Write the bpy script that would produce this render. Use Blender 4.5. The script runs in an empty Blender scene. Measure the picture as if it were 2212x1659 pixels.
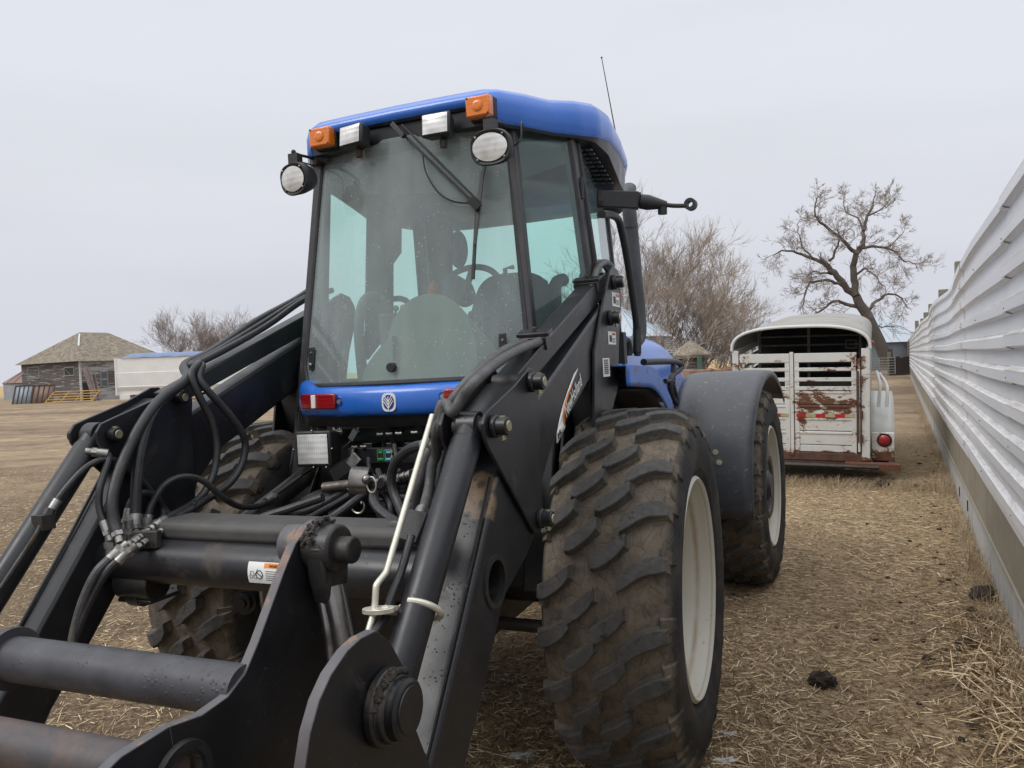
import bpy, bmesh, math, random
import numpy as np
from mathutils import Vector, Matrix, noise

random.seed(7); rng = np.random.default_rng(7)
R = math.radians; PI = math.pi
scene = bpy.context.scene
col = scene.collection

# ------------------------------------------------------------ camera
PITCH, ROLL, CAM_H = -1.3, 2.15, 1.72
cam_d = bpy.data.cameras.new('camera'); cam = bpy.data.objects.new('camera', cam_d); col.objects.link(cam)
cam_d.sensor_width = 36; cam_d.lens = 27.0; cam_d.clip_start = .05; cam_d.clip_end = 6000
_f = Vector((0, math.cos(R(PITCH)), math.sin(R(PITCH)))); _x = Vector((1, 0, 0)); _u = _x.cross(_f)
_X = _x*math.cos(R(ROLL)) - _u*math.sin(R(ROLL)); _U = _u*math.cos(R(ROLL)) + _x*math.sin(R(ROLL))
cam.matrix_world = Matrix(((_X.x, _U.x, -_f.x, 0), (_X.y, _U.y, -_f.y, 0), (_X.z, _U.z, -_f.z, CAM_H), (0, 0, 0, 1)))
scene.camera = cam

# ------------------------------------------------------------ world: overcast sky
w = bpy.data.worlds.new('World'); scene.world = w; w.use_nodes = True
nt = w.node_tree; N = nt.nodes; Lk = nt.links; N.clear()
out = N.new('ShaderNodeOutputWorld')
sky = N.new('ShaderNodeTexSky'); sky.sky_type = 'NISHITA'; sky.sun_disc = False
SUN_EL, SUN_AZ = R(46), R(244)
sky.sun_elevation = SUN_EL; sky.sun_rotation = SUN_AZ
tc = N.new('ShaderNodeTexCoord'); sp = N.new('ShaderNodeSeparateXYZ'); Lk.new(tc.outputs['Generated'], sp.inputs[0])
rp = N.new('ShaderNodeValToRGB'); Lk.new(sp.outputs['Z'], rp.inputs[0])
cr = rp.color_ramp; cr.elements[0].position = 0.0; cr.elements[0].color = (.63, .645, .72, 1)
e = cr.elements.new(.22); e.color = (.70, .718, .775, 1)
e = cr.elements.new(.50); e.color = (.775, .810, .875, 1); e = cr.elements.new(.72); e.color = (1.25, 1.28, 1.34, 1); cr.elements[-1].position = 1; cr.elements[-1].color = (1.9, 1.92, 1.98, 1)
mp = N.new('ShaderNodeMapping'); mp.inputs['Scale'].default_value = (1.2, 1.2, 6); Lk.new(tc.outputs['Generated'], mp.inputs[0])
nz = N.new('ShaderNodeTexNoise'); nz.inputs['Scale'].default_value = 1.6; nz.inputs['Detail'].default_value = 5; nz.inputs['Roughness'].default_value = .45
Lk.new(mp.outputs[0], nz.inputs[0])
mr = N.new('ShaderNodeMapRange'); mr.inputs[1].default_value = .3; mr.inputs[2].default_value = .75; mr.inputs[3].default_value = 1.03; mr.inputs[4].default_value = .95
Lk.new(nz.outputs[0], mr.inputs[0])
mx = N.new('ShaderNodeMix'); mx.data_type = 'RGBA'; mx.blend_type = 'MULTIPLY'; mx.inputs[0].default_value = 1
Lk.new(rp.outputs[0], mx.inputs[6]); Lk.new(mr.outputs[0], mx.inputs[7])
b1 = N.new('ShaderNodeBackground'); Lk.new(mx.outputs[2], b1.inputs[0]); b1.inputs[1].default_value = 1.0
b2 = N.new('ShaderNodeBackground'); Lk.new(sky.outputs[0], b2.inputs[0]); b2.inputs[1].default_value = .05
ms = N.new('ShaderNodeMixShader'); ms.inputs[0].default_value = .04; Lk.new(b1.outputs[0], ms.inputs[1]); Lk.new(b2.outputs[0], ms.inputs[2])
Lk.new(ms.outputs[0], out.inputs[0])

# ------------------------------------------------------------ sun through cloud
sd = bpy.data.lights.new('sun', 'SUN'); sun = bpy.data.objects.new('sun', sd); col.objects.link(sun)
sd.energy = 1.2; sd.angle = R(25); sd.color = (1, .97, .93)
dv = Vector((math.sin(SUN_AZ)*math.cos(SUN_EL), math.cos(SUN_AZ)*math.cos(SUN_EL), math.sin(SUN_EL)))
sun.rotation_euler = dv.to_track_quat('Z', 'Y').to_euler()
scene.view_settings.view_transform = 'Standard'; scene.view_settings.look = 'None'
scene.view_settings.exposure = .10; scene.view_settings.gamma = 1
scene.cycles.max_bounces = 10; scene.cycles.transparent_max_bounces = 24

# ------------------------------------------------------------ surveying helpers
# photo measurements (2212x1659 grid) are turned into metres on a plane whose distance is known
FPX = 1659.
camp = Vector((0, 0, CAM_H))
def ray(x, y): return _f + _X*((x-1106)/FPX) + _U*((829.5-y)/FPX)
WIN = {0: (0, 0, 1.8228), 1: (1000, 200, 1800/2133), 2: (0, 1100, 1300/2157), 3: (0, 2000, 1600/2212), 4: (1000, 1500, 1200/1991),
       5: (1400, 2200, 1200/2212), 6: (2000, 900, 1200/1659), 7: (2600, 600, 1432/1827), 8: (2500, 1800, 1532/2076), 9: (2100, 1500, 1100/1197),
       12: (2350, 950, .45208), 13: (1150, 350, .45208), 14: (1150, 900, .45208), 15: (1300, 1600, 700/1936), 16: (3100, 900, 932/1546),
       17: (0, 1200, 800/2212), 18: (2100, 600, 700/1452)}
def D(k, x, y): a, b, s = WIN[k]; return (a+x*s)/1.8228, (b+y*s)/1.8228
def wY(k, x, y, Y): r = ray(*D(k, x, y)); return camp + r*(Y/r.y)          # world point at depth Y
def gZ(k, x, y, z=0.): r = ray(*D(k, x, y)); return camp + r*((z-CAM_H)/r.z)  # world point on the ground
HD, LEAN = R(22.2), R(-.8)
_bx = Vector((math.sin(HD), math.cos(HD), 0)); _lx = Vector((math.cos(HD), -math.sin(HD), 0)); _z = Vector((0, 0, 1))
BX = _bx; LX = _lx*math.cos(LEAN) - _z*math.sin(LEAN); UP = _z*math.cos(LEAN) + _lx*math.sin(LEAN)
TO = Vector((-.337, 3.702, -.021))
TM = Matrix(((LX.x, BX.x, UP.x, TO.x), (LX.y, BX.y, UP.y, TO.y), (LX.z, BX.z, UP.z, TO.z), (0, 0, 0, 1)))
def _pl(k, x, y, n, v):
    r = ray(*D(k, x, y)); d = camp-TO; t = (v-d.dot(n))/r.dot(n); p = d+r*t
    return Vector((p.dot(LX), p.dot(BX), p.dot(UP)))
def Ls(k, x, y, l): return _pl(k, x, y, LX, l)      # tractor frame: (across, back, up)
def Ss(k, x, y, s): return _pl(k, x, y, BX, s)
def Zs(k, x, y, z): return _pl(k, x, y, UP, z)
ART = R(3.5)
def RR(p):  # rear half of the articulated tractor
    l, s, z = p; s -= 1.48
    return Vector((l*math.cos(ART)+s*math.sin(ART), 1.48+s*math.cos(ART)-l*math.sin(ART), z))

# ------------------------------------------------------------ mesh builder
SEP = False; NOSEP = {'tyre', 'grease_clump', 'loader_symbol', 'badge_leaf', 'carrier_plate', 'loader_boom'}
class MB:
    def __init__(s): s.v = []; s.f = []; s.m = []
    def add(s, V, F, m=0):
        o = len(s.v); s.v += [tuple(p) for p in V]
        for f in F: s.f.append([i+o for i in f]); s.m.append(m)
        return s
    def box(s, a, b, m=0, M=None):
        x0, y0, z0 = a; x1, y1, z1 = b
        V = [(x0,y0,z0),(x1,y0,z0),(x1,y1,z0),(x0,y1,z0),(x0,y0,z1),(x1,y0,z1),(x1,y1,z1),(x0,y1,z1)]
        if M is not None: V = [M @ Vector(p) for p in V]
        return s.add(V, [(0,3,2,1),(4,5,6,7),(0,1,5,4),(1,2,6,5),(2,3,7,6),(3,0,4,7)], m)
    def cbox(s, c, sz, rot=(0,0,0), m=0):
        M = Matrix.Translation(c) @ Matrix.Rotation(rot[2],4,'Z') @ Matrix.Rotation(rot[1],4,'Y') @ Matrix.Rotation(rot[0],4,'X')
        h = [q/2 for q in sz]; return s.box((-h[0],-h[1],-h[2]), h, m, M)
    def bar(s, p0, p1, w, h, up=(0,0,1), m=0):
        p0 = Vector(p0); p1 = Vector(p1); d = (p1-p0).normalized(); u = Vector(up); a = d.cross(u)
        if a.length < 1e-5: a = d.cross(Vector((1,0,0)))
        a.normalize(); u = a.cross(d).normalized(); V = []
        for p in (p0, p1):
            for i, j in ((-1,-1),(1,-1),(1,1),(-1,1)): V.append(p + a*(w/2*i) + u*(h/2*j))
        return s.add(V, [(0,3,2,1),(4,5,6,7),(0,1,5,4),(1,2,6,5),(2,3,7,6),(3,0,4,7)], m)
    def tube(s, path, r, n=10, m=0, cap=True, flat=1.0):
        P = [Vector(p) for p in path]; k = len(P); V = []; a = None
        rs = r if isinstance(r, (list, tuple)) else [r]*k
        for i in range(k):
            d = (P[min(i+1,k-1)]-P[max(i-1,0)]); d = d.normalized() if d.length > 1e-9 else Vector((0,0,1))
            if a is None:
                a = d.orthogonal().normalized() if abs(d.z) > .99 else d.cross(Vector((0,0,1))).normalized()
            else:
                a = a - d*a.dot(d); a = a.normalized() if a.length > 1e-6 else d.orthogonal().normalized()
            b = d.cross(a)
            for j in range(n):
                t = 2*PI*j/n; V.append(P[i] + (a*math.cos(t) + b*math.sin(t)*flat)*rs[i])
        F = [(i*n+j, i*n+(j+1)%n, (i+1)*n+(j+1)%n, (i+1)*n+j) for i in range(k-1) for j in range(n)]
        if cap: F += [list(range(n))[::-1], [(k-1)*n+j for j in range(n)]]
        return s.add(V, F, m)
    def cyl(s, p0, p1, r, n=20, m=0, r1=None): return s.tube([p0, p1], [r, r if r1 is None else r1], n, m)
    def prism(s, poly, l0, l1, m=0, hole=None):
        """(s,z) outline extruded across; hole=(s,z,r) is cut through"""
        P = list(poly)
        if hole:
            hs, hz, hr = hole; H = [(hs+hr*math.cos(t), hz+hr*math.sin(t)) for t in [2*PI*i/24 for i in range(24)]]
            A = sum(P[i][0]*P[(i+1)%len(P)][1]-P[(i+1)%len(P)][0]*P[i][1] for i in range(len(P)))
            if A > 0: H = H[::-1]
            bi, bj = min(((i, j) for i in range(len(P)) for j in range(24)), key=lambda q: (P[q[0]][0]-H[q[1]][0])**2+(P[q[0]][1]-H[q[1]][1])**2)
            P = P[:bi+1] + H[bj:] + H[:bj+1] + P[bi:]
        n = len(P); V = [(l0, a, b) for a, b in P] + [(l1, a, b) for a, b in P]
        F = [list(range(n)), list(range(2*n-1, n-1, -1))] + [(i, i+n, (i+1)%n+n, (i+1)%n) for i in range(n)]
        return s.add(V, F, m)
    def lathe(s, prof, c, ax, n=32, m=0, closed=False, a0=0, a1=2*PI):
        c = Vector(c); ax = Vector(ax).normalized(); u = ax.orthogonal().normalized() if abs(ax.x) < .9 else Vector((0,1,0)); u = (u-ax*u.dot(ax)).normalized(); v = ax.cross(u)
        full = abs(a1-a0-2*PI) < 1e-6; k = n if full else n+1; V = []
        for t, r in prof:
            for j in range(k):
                a = a0+(a1-a0)*j/n; V.append(c + ax*t + (u*math.cos(a)+v*math.sin(a))*r)
        F = []; q = len(prof)
        for i in range(q if closed else q-1):
            for j in range(n if full else n):
                j2 = (j+1) % k if full else j+1; i2 = (i+1) % q; F.append((i*k+j, i*k+j2, i2*k+j2, i2*k+j))
        return s.add(V, F, m)
    def grid(s, fn, nu, nv, m=0):
        V = [fn(i/nu, j/nv) for i in range(nu+1) for j in range(nv+1)]
        F = [(i*(nv+1)+j, (i+1)*(nv+1)+j, (i+1)*(nv+1)+j+1, i*(nv+1)+j+1) for i in range(nu) for j in range(nv)]
        return s.add(V, F, m)
    def sphere(s, c, r, nu=12, nv=8, m=0, jit=0):
        r = (r, r, r) if not isinstance(r, (tuple, list)) else r; c = Vector(c); V = []
        for i in range(nv+1):
            for j in range(nu):
                a = PI*i/nv; b = 2*PI*j/nu; d = Vector((math.sin(a)*math.cos(b), math.sin(a)*math.sin(b), math.cos(a)))
                k = 1 + (jit*noise.noise(d*2.3+c*7) + jit*.5*noise.noise(d*6+c*3) if jit else 0)
                V.append((c.x+d.x*r[0]*k, c.y+d.y*r[1]*k, c.z+d.z*r[2]*k))
        return s.add(V, [(i*nu+j, i*nu+(j+1)%nu, (i+1)*nu+(j+1)%nu, (i+1)*nu+j) for i in range(nv) for j in range(nu)], m)
    def pieces(s, gap=.004):
        par = list(range(len(s.v)))
        def fd(a):
            while par[a] != a: par[a] = par[par[a]]; a = par[a]
            return a
        for f in s.f:
            for q in f[1:]: par[fd(q)] = fd(f[0])
        comp = {}
        for k, f in enumerate(s.f): comp.setdefault(fd(f[0]), []).append(k)
        L_ = []
        for fs in comp.values():
            P = np.array([s.v[q] for k in fs for q in s.f[k]]); L_.append([fs, P.min(0)-gap, P.max(0)+gap])
        ch = True
        while ch:
            ch = False
            for i in range(len(L_)):
                for j in range(i+1, len(L_)):
                    if (L_[i][1] < L_[j][2]).all() and (L_[j][1] < L_[i][2]).all():
                        L_[i] = [L_[i][0]+L_[j][0], np.minimum(L_[i][1], L_[j][1]), np.maximum(L_[i][2], L_[j][2])]; L_.pop(j); ch = True; break
                if ch: break
        out = []
        for fs, *_ in L_:
            b = MB(); mp = {}
            for k in sorted(fs):
                b.f.append([mp.setdefault(q, len(mp)) for q in s.f[k]]); b.m.append(s.m[k] if k < len(s.m) else 0)
            b.v = [None]*len(mp)
            for q, i in mp.items(): b.v[i] = s.v[q]
            out.append(b)
        return out
    def build(s, name, mat, parent=None, bevel=0, angle=35, flat=False, recalc=True, solid=0, weld=False):
        if SEP and parent is not None and len(s.f) < 6000 and name not in NOSEP:
            ps = s.pieces()
            if 1 < len(ps) < 40:
                return [p._build(name, mat, parent, bevel, angle, flat, recalc, solid, weld) for p in ps][0]
        return s._build(name, mat, parent, bevel, angle, flat, recalc, solid, weld)
    def _build(s, name, mat, parent=None, bevel=0, angle=35, flat=False, recalc=True, solid=0, weld=False):
        me = bpy.data.meshes.new(name); me.from_pydata(s.v, [], s.f)
        mats = mat if isinstance(mat, (list, tuple)) else [mat]
        for q in mats: me.materials.append(q)
        if len(mats) > 1: me.polygons.foreach_set('material_index', s.m)
        if recalc or weld:
            bm = bmesh.new(); bm.from_mesh(me)
            if weld: bmesh.ops.remove_doubles(bm, verts=bm.verts, dist=1e-4)
            bmesh.ops.recalc_face_normals(bm, faces=bm.faces); bm.to_mesh(me); bm.free()
        if not flat:
            me.shade_smooth(); me.set_sharp_from_angle(angle=R(angle))
        o = bpy.data.objects.new(name, me); col.objects.link(o)
        if parent: o.parent = parent
        if solid:
            q = o.modifiers.new('solid', 'SOLIDIFY'); q.thickness = solid; q.offset = 0
        if bevel:
            q = o.modifiers.new('bevel', 'BEVEL'); q.width = bevel; q.segments = 2; q.limit_method = 'ANGLE'; q.angle_limit = R(40); q.harden_normals = False
        return o

def smooth(P, n=6):
    P = [Vector(p) for p in P]; Q = [P[0]*2-P[1]] + P + [P[-1]*2-P[-2]]; o = []
    for i in range(1, len(Q)-2):
        a, b, c, d = Q[i-1:i+3]
        for j in range(n):
            t = j/n; o.append(.5*((2*b)+(c-a)*t+(2*a-5*b+4*c-d)*t*t+(-a+3*b-3*c+d)*t*t*t))
    o.append(Q[-2]); return o
def tag(o, label=None, cat=None, group=None, kind=None):
    if label: o['label'] = label
    if cat: o['category'] = cat
    if group: o['group'] = group
    if kind: o['kind'] = kind
    return o
def empty(name, M, label, cat, group=None):
    o = bpy.data.objects.new(name, None); col.objects.link(o); o.empty_display_size = .1
    o.matrix_world = M; return tag(o, label, cat, group)
def frame(o, hd, pitch=0, roll=0):
    return Matrix.Translation(o) @ Matrix.Rotation(-R(hd), 4, 'Z') @ Matrix.Rotation(R(pitch), 4, 'X') @ Matrix.Rotation(R(roll), 4, 'Y')
def text_part(name, body, size, M, mat, parent, extr=.0006, sx=1.0, shear=0, align='LEFT'):
    cu = bpy.data.curves.new(name, 'FONT'); cu.body = body; cu.size = size; cu.extrude = extr; cu.align_x = align; cu.shear = shear
    t = bpy.data.objects.new(name, cu); col.objects.link(t)
    dg = bpy.context.evaluated_depsgraph_get(); dg.update()
    me = bpy.data.meshes.new_from_object(t.evaluated_get(dg)); bpy.data.objects.remove(t)
    me.materials.clear(); me.materials.append(mat)
    me.transform(M @ Matrix.Diagonal((sx, 1, 1, 1)))
    o = bpy.data.objects.new(name, me); col.objects.link(o); o.parent = parent; return o

# ------------------------------------------------------------ materials
class NM:
    def __init__(s, name):
        s.m = bpy.data.materials.new(name); s.m.use_nodes = True; s.t = s.m.node_tree; s.n = s.t.nodes; s.l = s.t.links
        s.b = s.n['Principled BSDF']; s._o = None
    def n_(s, t, **k):
        a = s.n.new(t)
        for q, v in k.items(): setattr(a, q, v)
        return a
    def pos(s, kind='Object'):
        if s._o is None: s._o = s.n_('ShaderNodeTexCoord')
        return s._o.outputs[kind]
    def mapping(s, scale=(1,1,1), rot=(0,0,0), kind='Object', loc=(0,0,0)):
        a = s.n_('ShaderNodeMapping'); a.inputs['Scale'].default_value = scale; a.inputs['Rotation'].default_value = rot; a.inputs['Location'].default_value = loc
        s.l.new(s.pos(kind), a.inputs[0]); return a.outputs[0]
    def noise(s, scale=5, detail=4, rough=.55, vec=None, dist=0):
        a = s.n_('ShaderNodeTexNoise'); a.inputs['Scale'].default_value = scale; a.inputs['Detail'].default_value = detail
        a.inputs['Roughness'].default_value = rough; a.inputs['Distortion'].default_value = dist
        s.l.new(vec if vec is not None else s.pos(), a.inputs[0]); return a.outputs[0]
    def voro(s, scale=5, vec=None, feature='F1', out=0, rand=1):
        a = s.n_('ShaderNodeTexVoronoi'); a.feature = feature; a.inputs['Scale'].default_value = scale; a.inputs['Randomness'].default_value = rand
        s.l.new(vec if vec is not None else s.pos(), a.inputs[0]); return a.outputs[out]
    def ramp(s, f, stops, interp='LINEAR'):
        a = s.n_('ShaderNodeValToRGB'); s.l.new(f, a.inputs[0]); c = a.color_ramp; c.interpolation = interp
        while len(c.elements) < len(stops): c.elements.new(.5)
        for e, (p, v) in zip(c.elements, stops):
            e.position = p; e.color = (v, v, v, 1) if not isinstance(v, tuple) else (*v, 1)
        return a.outputs[0]
    def mix(s, f, a, b, blend='MIX'):
        x = s.n_('ShaderNodeMix'); x.data_type = 'RGBA'; x.blend_type = blend
        for i, v in ((0, f), (6, a), (7, b)):
            if isinstance(v, bpy.types.NodeSocket): s.l.new(v, x.inputs[i])
            elif i == 0: x.inputs[0].default_value = v
            else: x.inputs[i].default_value = (*v, 1) if isinstance(v, tuple) else (v, v, v, 1)
        return x.outputs[2]
    def math(s, op, a, b=0., clamp=False):
        x = s.n_('ShaderNodeMath', operation=op, use_clamp=clamp)
        for i, v in ((0, a), (1, b)):
            if isinstance(v, bpy.types.NodeSocket): s.l.new(v, x.inputs[i])
            else: x.inputs[i].default_value = v
        return x.outputs[0]
    def sep(s, v): a = s.n_('ShaderNodeSeparateXYZ'); s.l.new(v, a.inputs[0]); return a.outputs
    def set(s, **k):
        for q, v in k.items():
            i = s.b.inputs[q.replace('_', ' ')]
            if isinstance(v, bpy.types.NodeSocket): s.l.new(v, i)
            else: i.default_value = (*v, 1) if isinstance(v, tuple) and len(v) == 3 and i.type == 'RGBA' else v
        return s
    def bump(s, h, strength=.3, dist=.01, prev=None):
        a = s.n_('ShaderNodeBump'); a.inputs['Strength'].default_value = strength; a.inputs['Distance'].default_value = dist
        s.l.new(h, a.inputs['Height'])
        if prev is not None: s.l.new(prev, a.inputs['Normal'])
        s.l.new(a.outputs[0], s.b.inputs['Normal']); return a.outputs[0]

def simple(name, c, rough=.5, metal=0, var=.15, scale=12, bump=.1, dirt=None, dirtamt=.5, spec=.5):
    m = NM(name); n1 = m.noise(scale, 5)
    base = m.mix(m.ramp(n1, [(.3, 0.), (.7, 1.)]), tuple(q*(1-var) for q in c), tuple(min(1, q*(1+var)) for q in c))
    if dirt:
        n2 = m.noise(scale*.35, 8, .65); f = m.ramp(n2, [(dirtamt, 0.), (min(1, dirtamt+.18), 1.)]); base = m.mix(f, base, dirt)
        rr = m.mix(f, rough, min(1, rough+.35)); m.set(Roughness=m.math('ADD', rr, 0.))
    else: m.set(Roughness=m.math('ADD', m.math('MULTIPLY', n1, .15), rough-.07))
    m.set(Base_Color=base, Metallic=metal, Specular_IOR_Level=spec)
    if bump: m.bump(m.noise(scale*6, 4), bump, .004)
    return m.m

def paint_black(name='black_paint', c=(.0125, .013, .0155), dirtc=(.085, .068, .052), amt=.635, drops=True, rough=.34, patches=()):
    m = NM(name)
    n1 = m.noise(9, 6, .6); n2 = m.noise(3.2, 9, .7, dist=.4); n3 = m.noise(55, 3)
    base = m.mix(m.ramp(n1, [(.3, 0.), (.75, 1.)]), tuple(q*.75 for q in c), tuple(q*1.5 for q in c))
    f = m.ramp(n2, [(amt-.04, 0.), (amt+.12, .75)]); base = m.mix(f, base, dirtc)
    f2 = m.ramp(n3, [(.68, 0.), (.74, .5)]); base = m.mix(f2, base, (.10, .095, .09))
    sc = m.ramp(m.noise(1, 8, .8, m.mapping((30, 30, 7), (.4, .2, 0))), [(.66, 0.), (.70, .55)]); base = m.mix(m.math('MULTIPLY', sc, m.ramp(m.noise(4, 3), [(.48, 0.), (.6, 1.)])), base, (.16, .15, .135))
    for (px, py, pz, rr_) in patches:
        vd = m.n_('ShaderNodeVectorMath', operation='DISTANCE'); m.l.new(m.pos(), vd.inputs[0]); vd.inputs[1].default_value = (px, py, pz)
        k = m.ramp(m.math('DIVIDE', m.math('ADD', vd.outputs['Value'], m.math('MULTIPLY', m.math('SUBTRACT', m.noise(22, 6, .7), .5), .06)), rr_), [(.75, 1.), (1., 0.)]); base = m.mix(k, base, m.mix(m.noise(40, 5), (.10, .066, .038), (.25, .17, .10)))
        k2 = m.ramp(m.math('DIVIDE', vd.outputs['Value'], rr_), [(.18, .8), (.4, 0.)]); base = m.mix(k2, base, (.03, .02, .015))
    if drops:
        dk = m.math('MULTIPLY', m.ramp(m.voro(62), [(.12, 1.), (.26, .0)]), m.ramp(m.noise(7, 4), [(.50, 0.), (.58, 1.)])); base = m.mix(m.math('MULTIPLY', dk, .85), base, (.003, .003, .004))
    m.set(Base_Color=base, Roughness=m.mix(f, m.math('ADD', m.math('MULTIPLY', n1, .3), rough-.12), .85), Specular_IOR_Level=.5)
    b = m.bump(m.noise(30, 5), .12, .004)
    if drops:
        v = m.voro(75); d = m.ramp(v, [(.0, 1.), (.22, .0)]); k = m.ramp(m.noise(6, 3), [(.52, 0.), (.6, 1.)])
        m.bump(m.math('MULTIPLY', d, k), .5, .003, b)
    return m.m
M = {}
M['black'] = paint_black()
M['boom'] = paint_black('boom_paint', patches=((.770, -1.225, 1.385, .050), (.790, -1.262, 1.33, .052), (.722, -1.26, 1.325, .035)))
M['black_clean'] = paint_black('black_panel', (.008, .0085, .010), amt=.72, drops=False)
M['black_dirty'] = paint_black('dusty_black', (.020, .0195, .0195), (.095, .075, .056), .56)
M['dusty'] = simple('dusty_grey_steel', (.062, .060, .056), .6, 0, .25, 8, .2, (.15, .12, .085), .6)
M['pin'] = simple('dark_steel', (.05, .048, .045), .5, .6, .3, 20, .3, (.09, .065, .04), .5)
M['brass'] = simple('zinc_bolt', (.42, .38, .26), .4, .8, .2, 40)
M['hose'] = simple('rubber_hose', (.022, .022, .024), .42, 0, .3, 30, .35, (.09, .075, .06), .62)
M['hose_dusty'] = simple('dusty_hose', (.07, .07, .072), .42, 0, .35, 25, .4, (.13, .11, .09), .52)
M['steel'] = simple('bright_steel', (.33, .325, .31), .38, .85, .3, 30, .2, (.08, .07, .055), .5)
M['rod'] = simple('galvanised_rod', (.62, .60, .50), .38, .55, .12, 30, .1)
M['chrome'] = simple('cylinder_rod', (.22, .21, .2), .25, .9, .2, 10, .05, (.06, .045, .035), .45)
M['plastic'] = simple('black_plastic', (.018, .018, .019), .5, 0, .2, 30, .3)
M['greyplastic'] = simple('grey_plastic', (.075, .08, .088), .5, 0, .2, 14, .2, (.16, .13, .085), .6)
M['seal'] = simple('rubber_seal', (.03, .03, .032), .6, 0, .3, 20, .3)
M['post'] = simple('cab_post', (.038, .038, .041), .45, 0, .25, 9, .2, (.1, .085, .07), .62)
M['white'] = simple('white_decal', (.78, .78, .76), .5, 0, .05, 10, 0)
M['orange'] = simple('orange_ink', (.8, .25, .03), .5, 0, .05, 10, 0)
M['red'] = simple('red_ink', (.6, .03, .03), .5, 0, .05, 10, 0)
M['inkblue'] = simple('blue_ink', (.01, .03, .25), .4, 0, .05, 10, 0)
M['ink'] = simple('black_ink', (.01, .01, .01), .5, 0, .05, 10, 0)
M['green'] = simple('green_ink', (.05, .32, .07), .5, 0, .05, 10, 0)
M['cyan'] = simple('cyan_ink', (.2, .55, .65), .5, 0, .05, 10, 0)
M['interior'] = simple('interior_trim', (.15, .155, .145), .8, 0, .08, 8, .1)
M['headliner'] = simple('headliner', (.22, .23, .23), .9, 0, .05, 8, .1)
M['interior_dark'] = simple('interior_dark', (.05, .052, .052), .75, 0, .15, 8, .1)
M['seatcloth'] = simple('seat_cloth', (.07, .075, .078), .9, 0, .15, 40, .3)
M['khaki'] = simple('console_moulding', (.20, .205, .16), .7, 0, .07, 8, .1)
M['exhaust'] = simple('exhaust_steel', (.085, .088, .095), .55, .3, .25, 6, .2, (.16, .13, .1), .6)

m = NM('blue_paint'); n1 = m.noise(5, 4)
mud = m.ramp(m.noise(4.5, 9, .72, dist=.3), [(.63, 0.), (.67, 1.)])
base = m.mix(m.ramp(n1, [(.3, 0.), (.7, 1.)]), (.020, .125, .50), (.028, .150, .58))
m.set(Base_Color=base, Roughness=m.math('ADD', m.math('MULTIPLY', n1, .12), .22), Specular_IOR_Level=.5, Coat_Weight=.3, Coat_Roughness=.12)
m.bump(m.noise(45, 3), .03, .002); M['blue'] = m.m
m = NM('blue_paint_chipped'); n1 = m.noise(5, 4); k = m.mapping((1, .45, 1))
mud = m.ramp(m.noise(9, 9, .75, k, .4), [(.535, 0.), (.57, 1.)])
m.set(Base_Color=m.mix(mud, (.032, .145, .49), (.22, .14, .10)), Roughness=m.mix(mud, .3, .8)); m.bump(m.noise(45, 3), .05, .002); M['blue_chip'] = m.m

def lens(name, c, rough=.12, ridge=90, emis=None):
    m = NM(name); a = m.sep(m.pos()); wv = m.math('SINE', m.math('MULTIPLY', a[0], ridge*6.28)); wz = m.math('SINE', m.math('MULTIPLY', a[2], ridge*4))
    m.set(Base_Color=c, Roughness=rough, Coat_Weight=.6, Coat_Roughness=.05); m.bump(m.math('ADD', wv, m.math('MULTIPLY', wz, .4)), .25, .002); return m.m
M['amber'] = lens('amber_lens', (.75, .19, .012)); M['redlens'] = lens('red_lens', (.28, .008, .012))
m = NM('clear_lens'); a = m.sep(m.pos()); wv = m.math('SINE', m.math('MULTIPLY', a[0], 700.)); wz = m.math('SINE', m.math('MULTIPLY', a[2], 260.))
m.set(Base_Color=m.mix(m.ramp(m.noise(9, 4), [(.35, 0.), (.65, 1.)]), (.50, .50, .48), (.86, .86, .84)), Metallic=.12, Roughness=.25, Coat_Weight=.8, Coat_Roughness=.05); m.bump(m.math('ADD', wv, wz), .22, .0012); M['clear'] = m.m

def glass(name, tint, dust_veil=.10, dcol=(.55, .6, .58), spots=False):
    m = NM(name); n = m.n; l = m.l; n.remove(m.b); o = n['Material Output']
    tr = n.new('ShaderNodeBsdfTransparent'); tr.inputs[0].default_value = (*tint, 1)
    gl = n.new('ShaderNodeBsdfGlossy'); gl.inputs['Roughness'].default_value = .015; gl.inputs[0].default_value = (.95, 1, .99, 1)
    fr = n.new('ShaderNodeFresnel'); ge = n.new('ShaderNodeNewGeometry')   # same reflectance from inside and outside
    l.new(m.math('ADD', 1.52, m.math('MULTIPLY', ge.outputs['Backfacing'], 1/1.52-1.52)), fr.inputs[0])
    x = n.new('ShaderNodeMixShader'); l.new(fr.outputs[0], x.inputs[0]); l.new(tr.outputs[0], x.inputs[1]); l.new(gl.outputs[0], x.inputs[2])
    df = n.new('ShaderNodeBsdfDiffuse'); df.inputs[0].default_value = (*dcol, 1)
    f = m.ramp(m.noise(3.5, 8, .7, m.mapping((1.6, 1.6, .5))), [(.35, dust_veil*.82), (.75, dust_veil*1.3)])  # pale film: dust plus a painted veil of reflected sky
    if spots:
        s1 = m.ramp(m.voro(38), [(.10, 1.), (.17, 0.)], 'LINEAR'); k = m.ramp(m.noise(3, 2), [(.45, 0.), (.55, 1.)]); f = m.math('ADD', f, m.math('MULTIPLY', m.math('MULTIPLY', s1, k), .25), True)
    y = n.new('ShaderNodeMixShader'); l.new(f, y.inputs[0]); l.new(x.outputs[0], y.inputs[1]); l.new(df.outputs[0], y.inputs[2])
    l.new(y.outputs[0], o.inputs[0]); return m.m
M['glass'] = glass('tinted_windshield', (.78, .97, .92), .31, (.52, .59, .58), True)
M['glass_side'] = glass('tinted_side_glass', (.72, .97, .91), .10, (.55, .64, .62))
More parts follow.
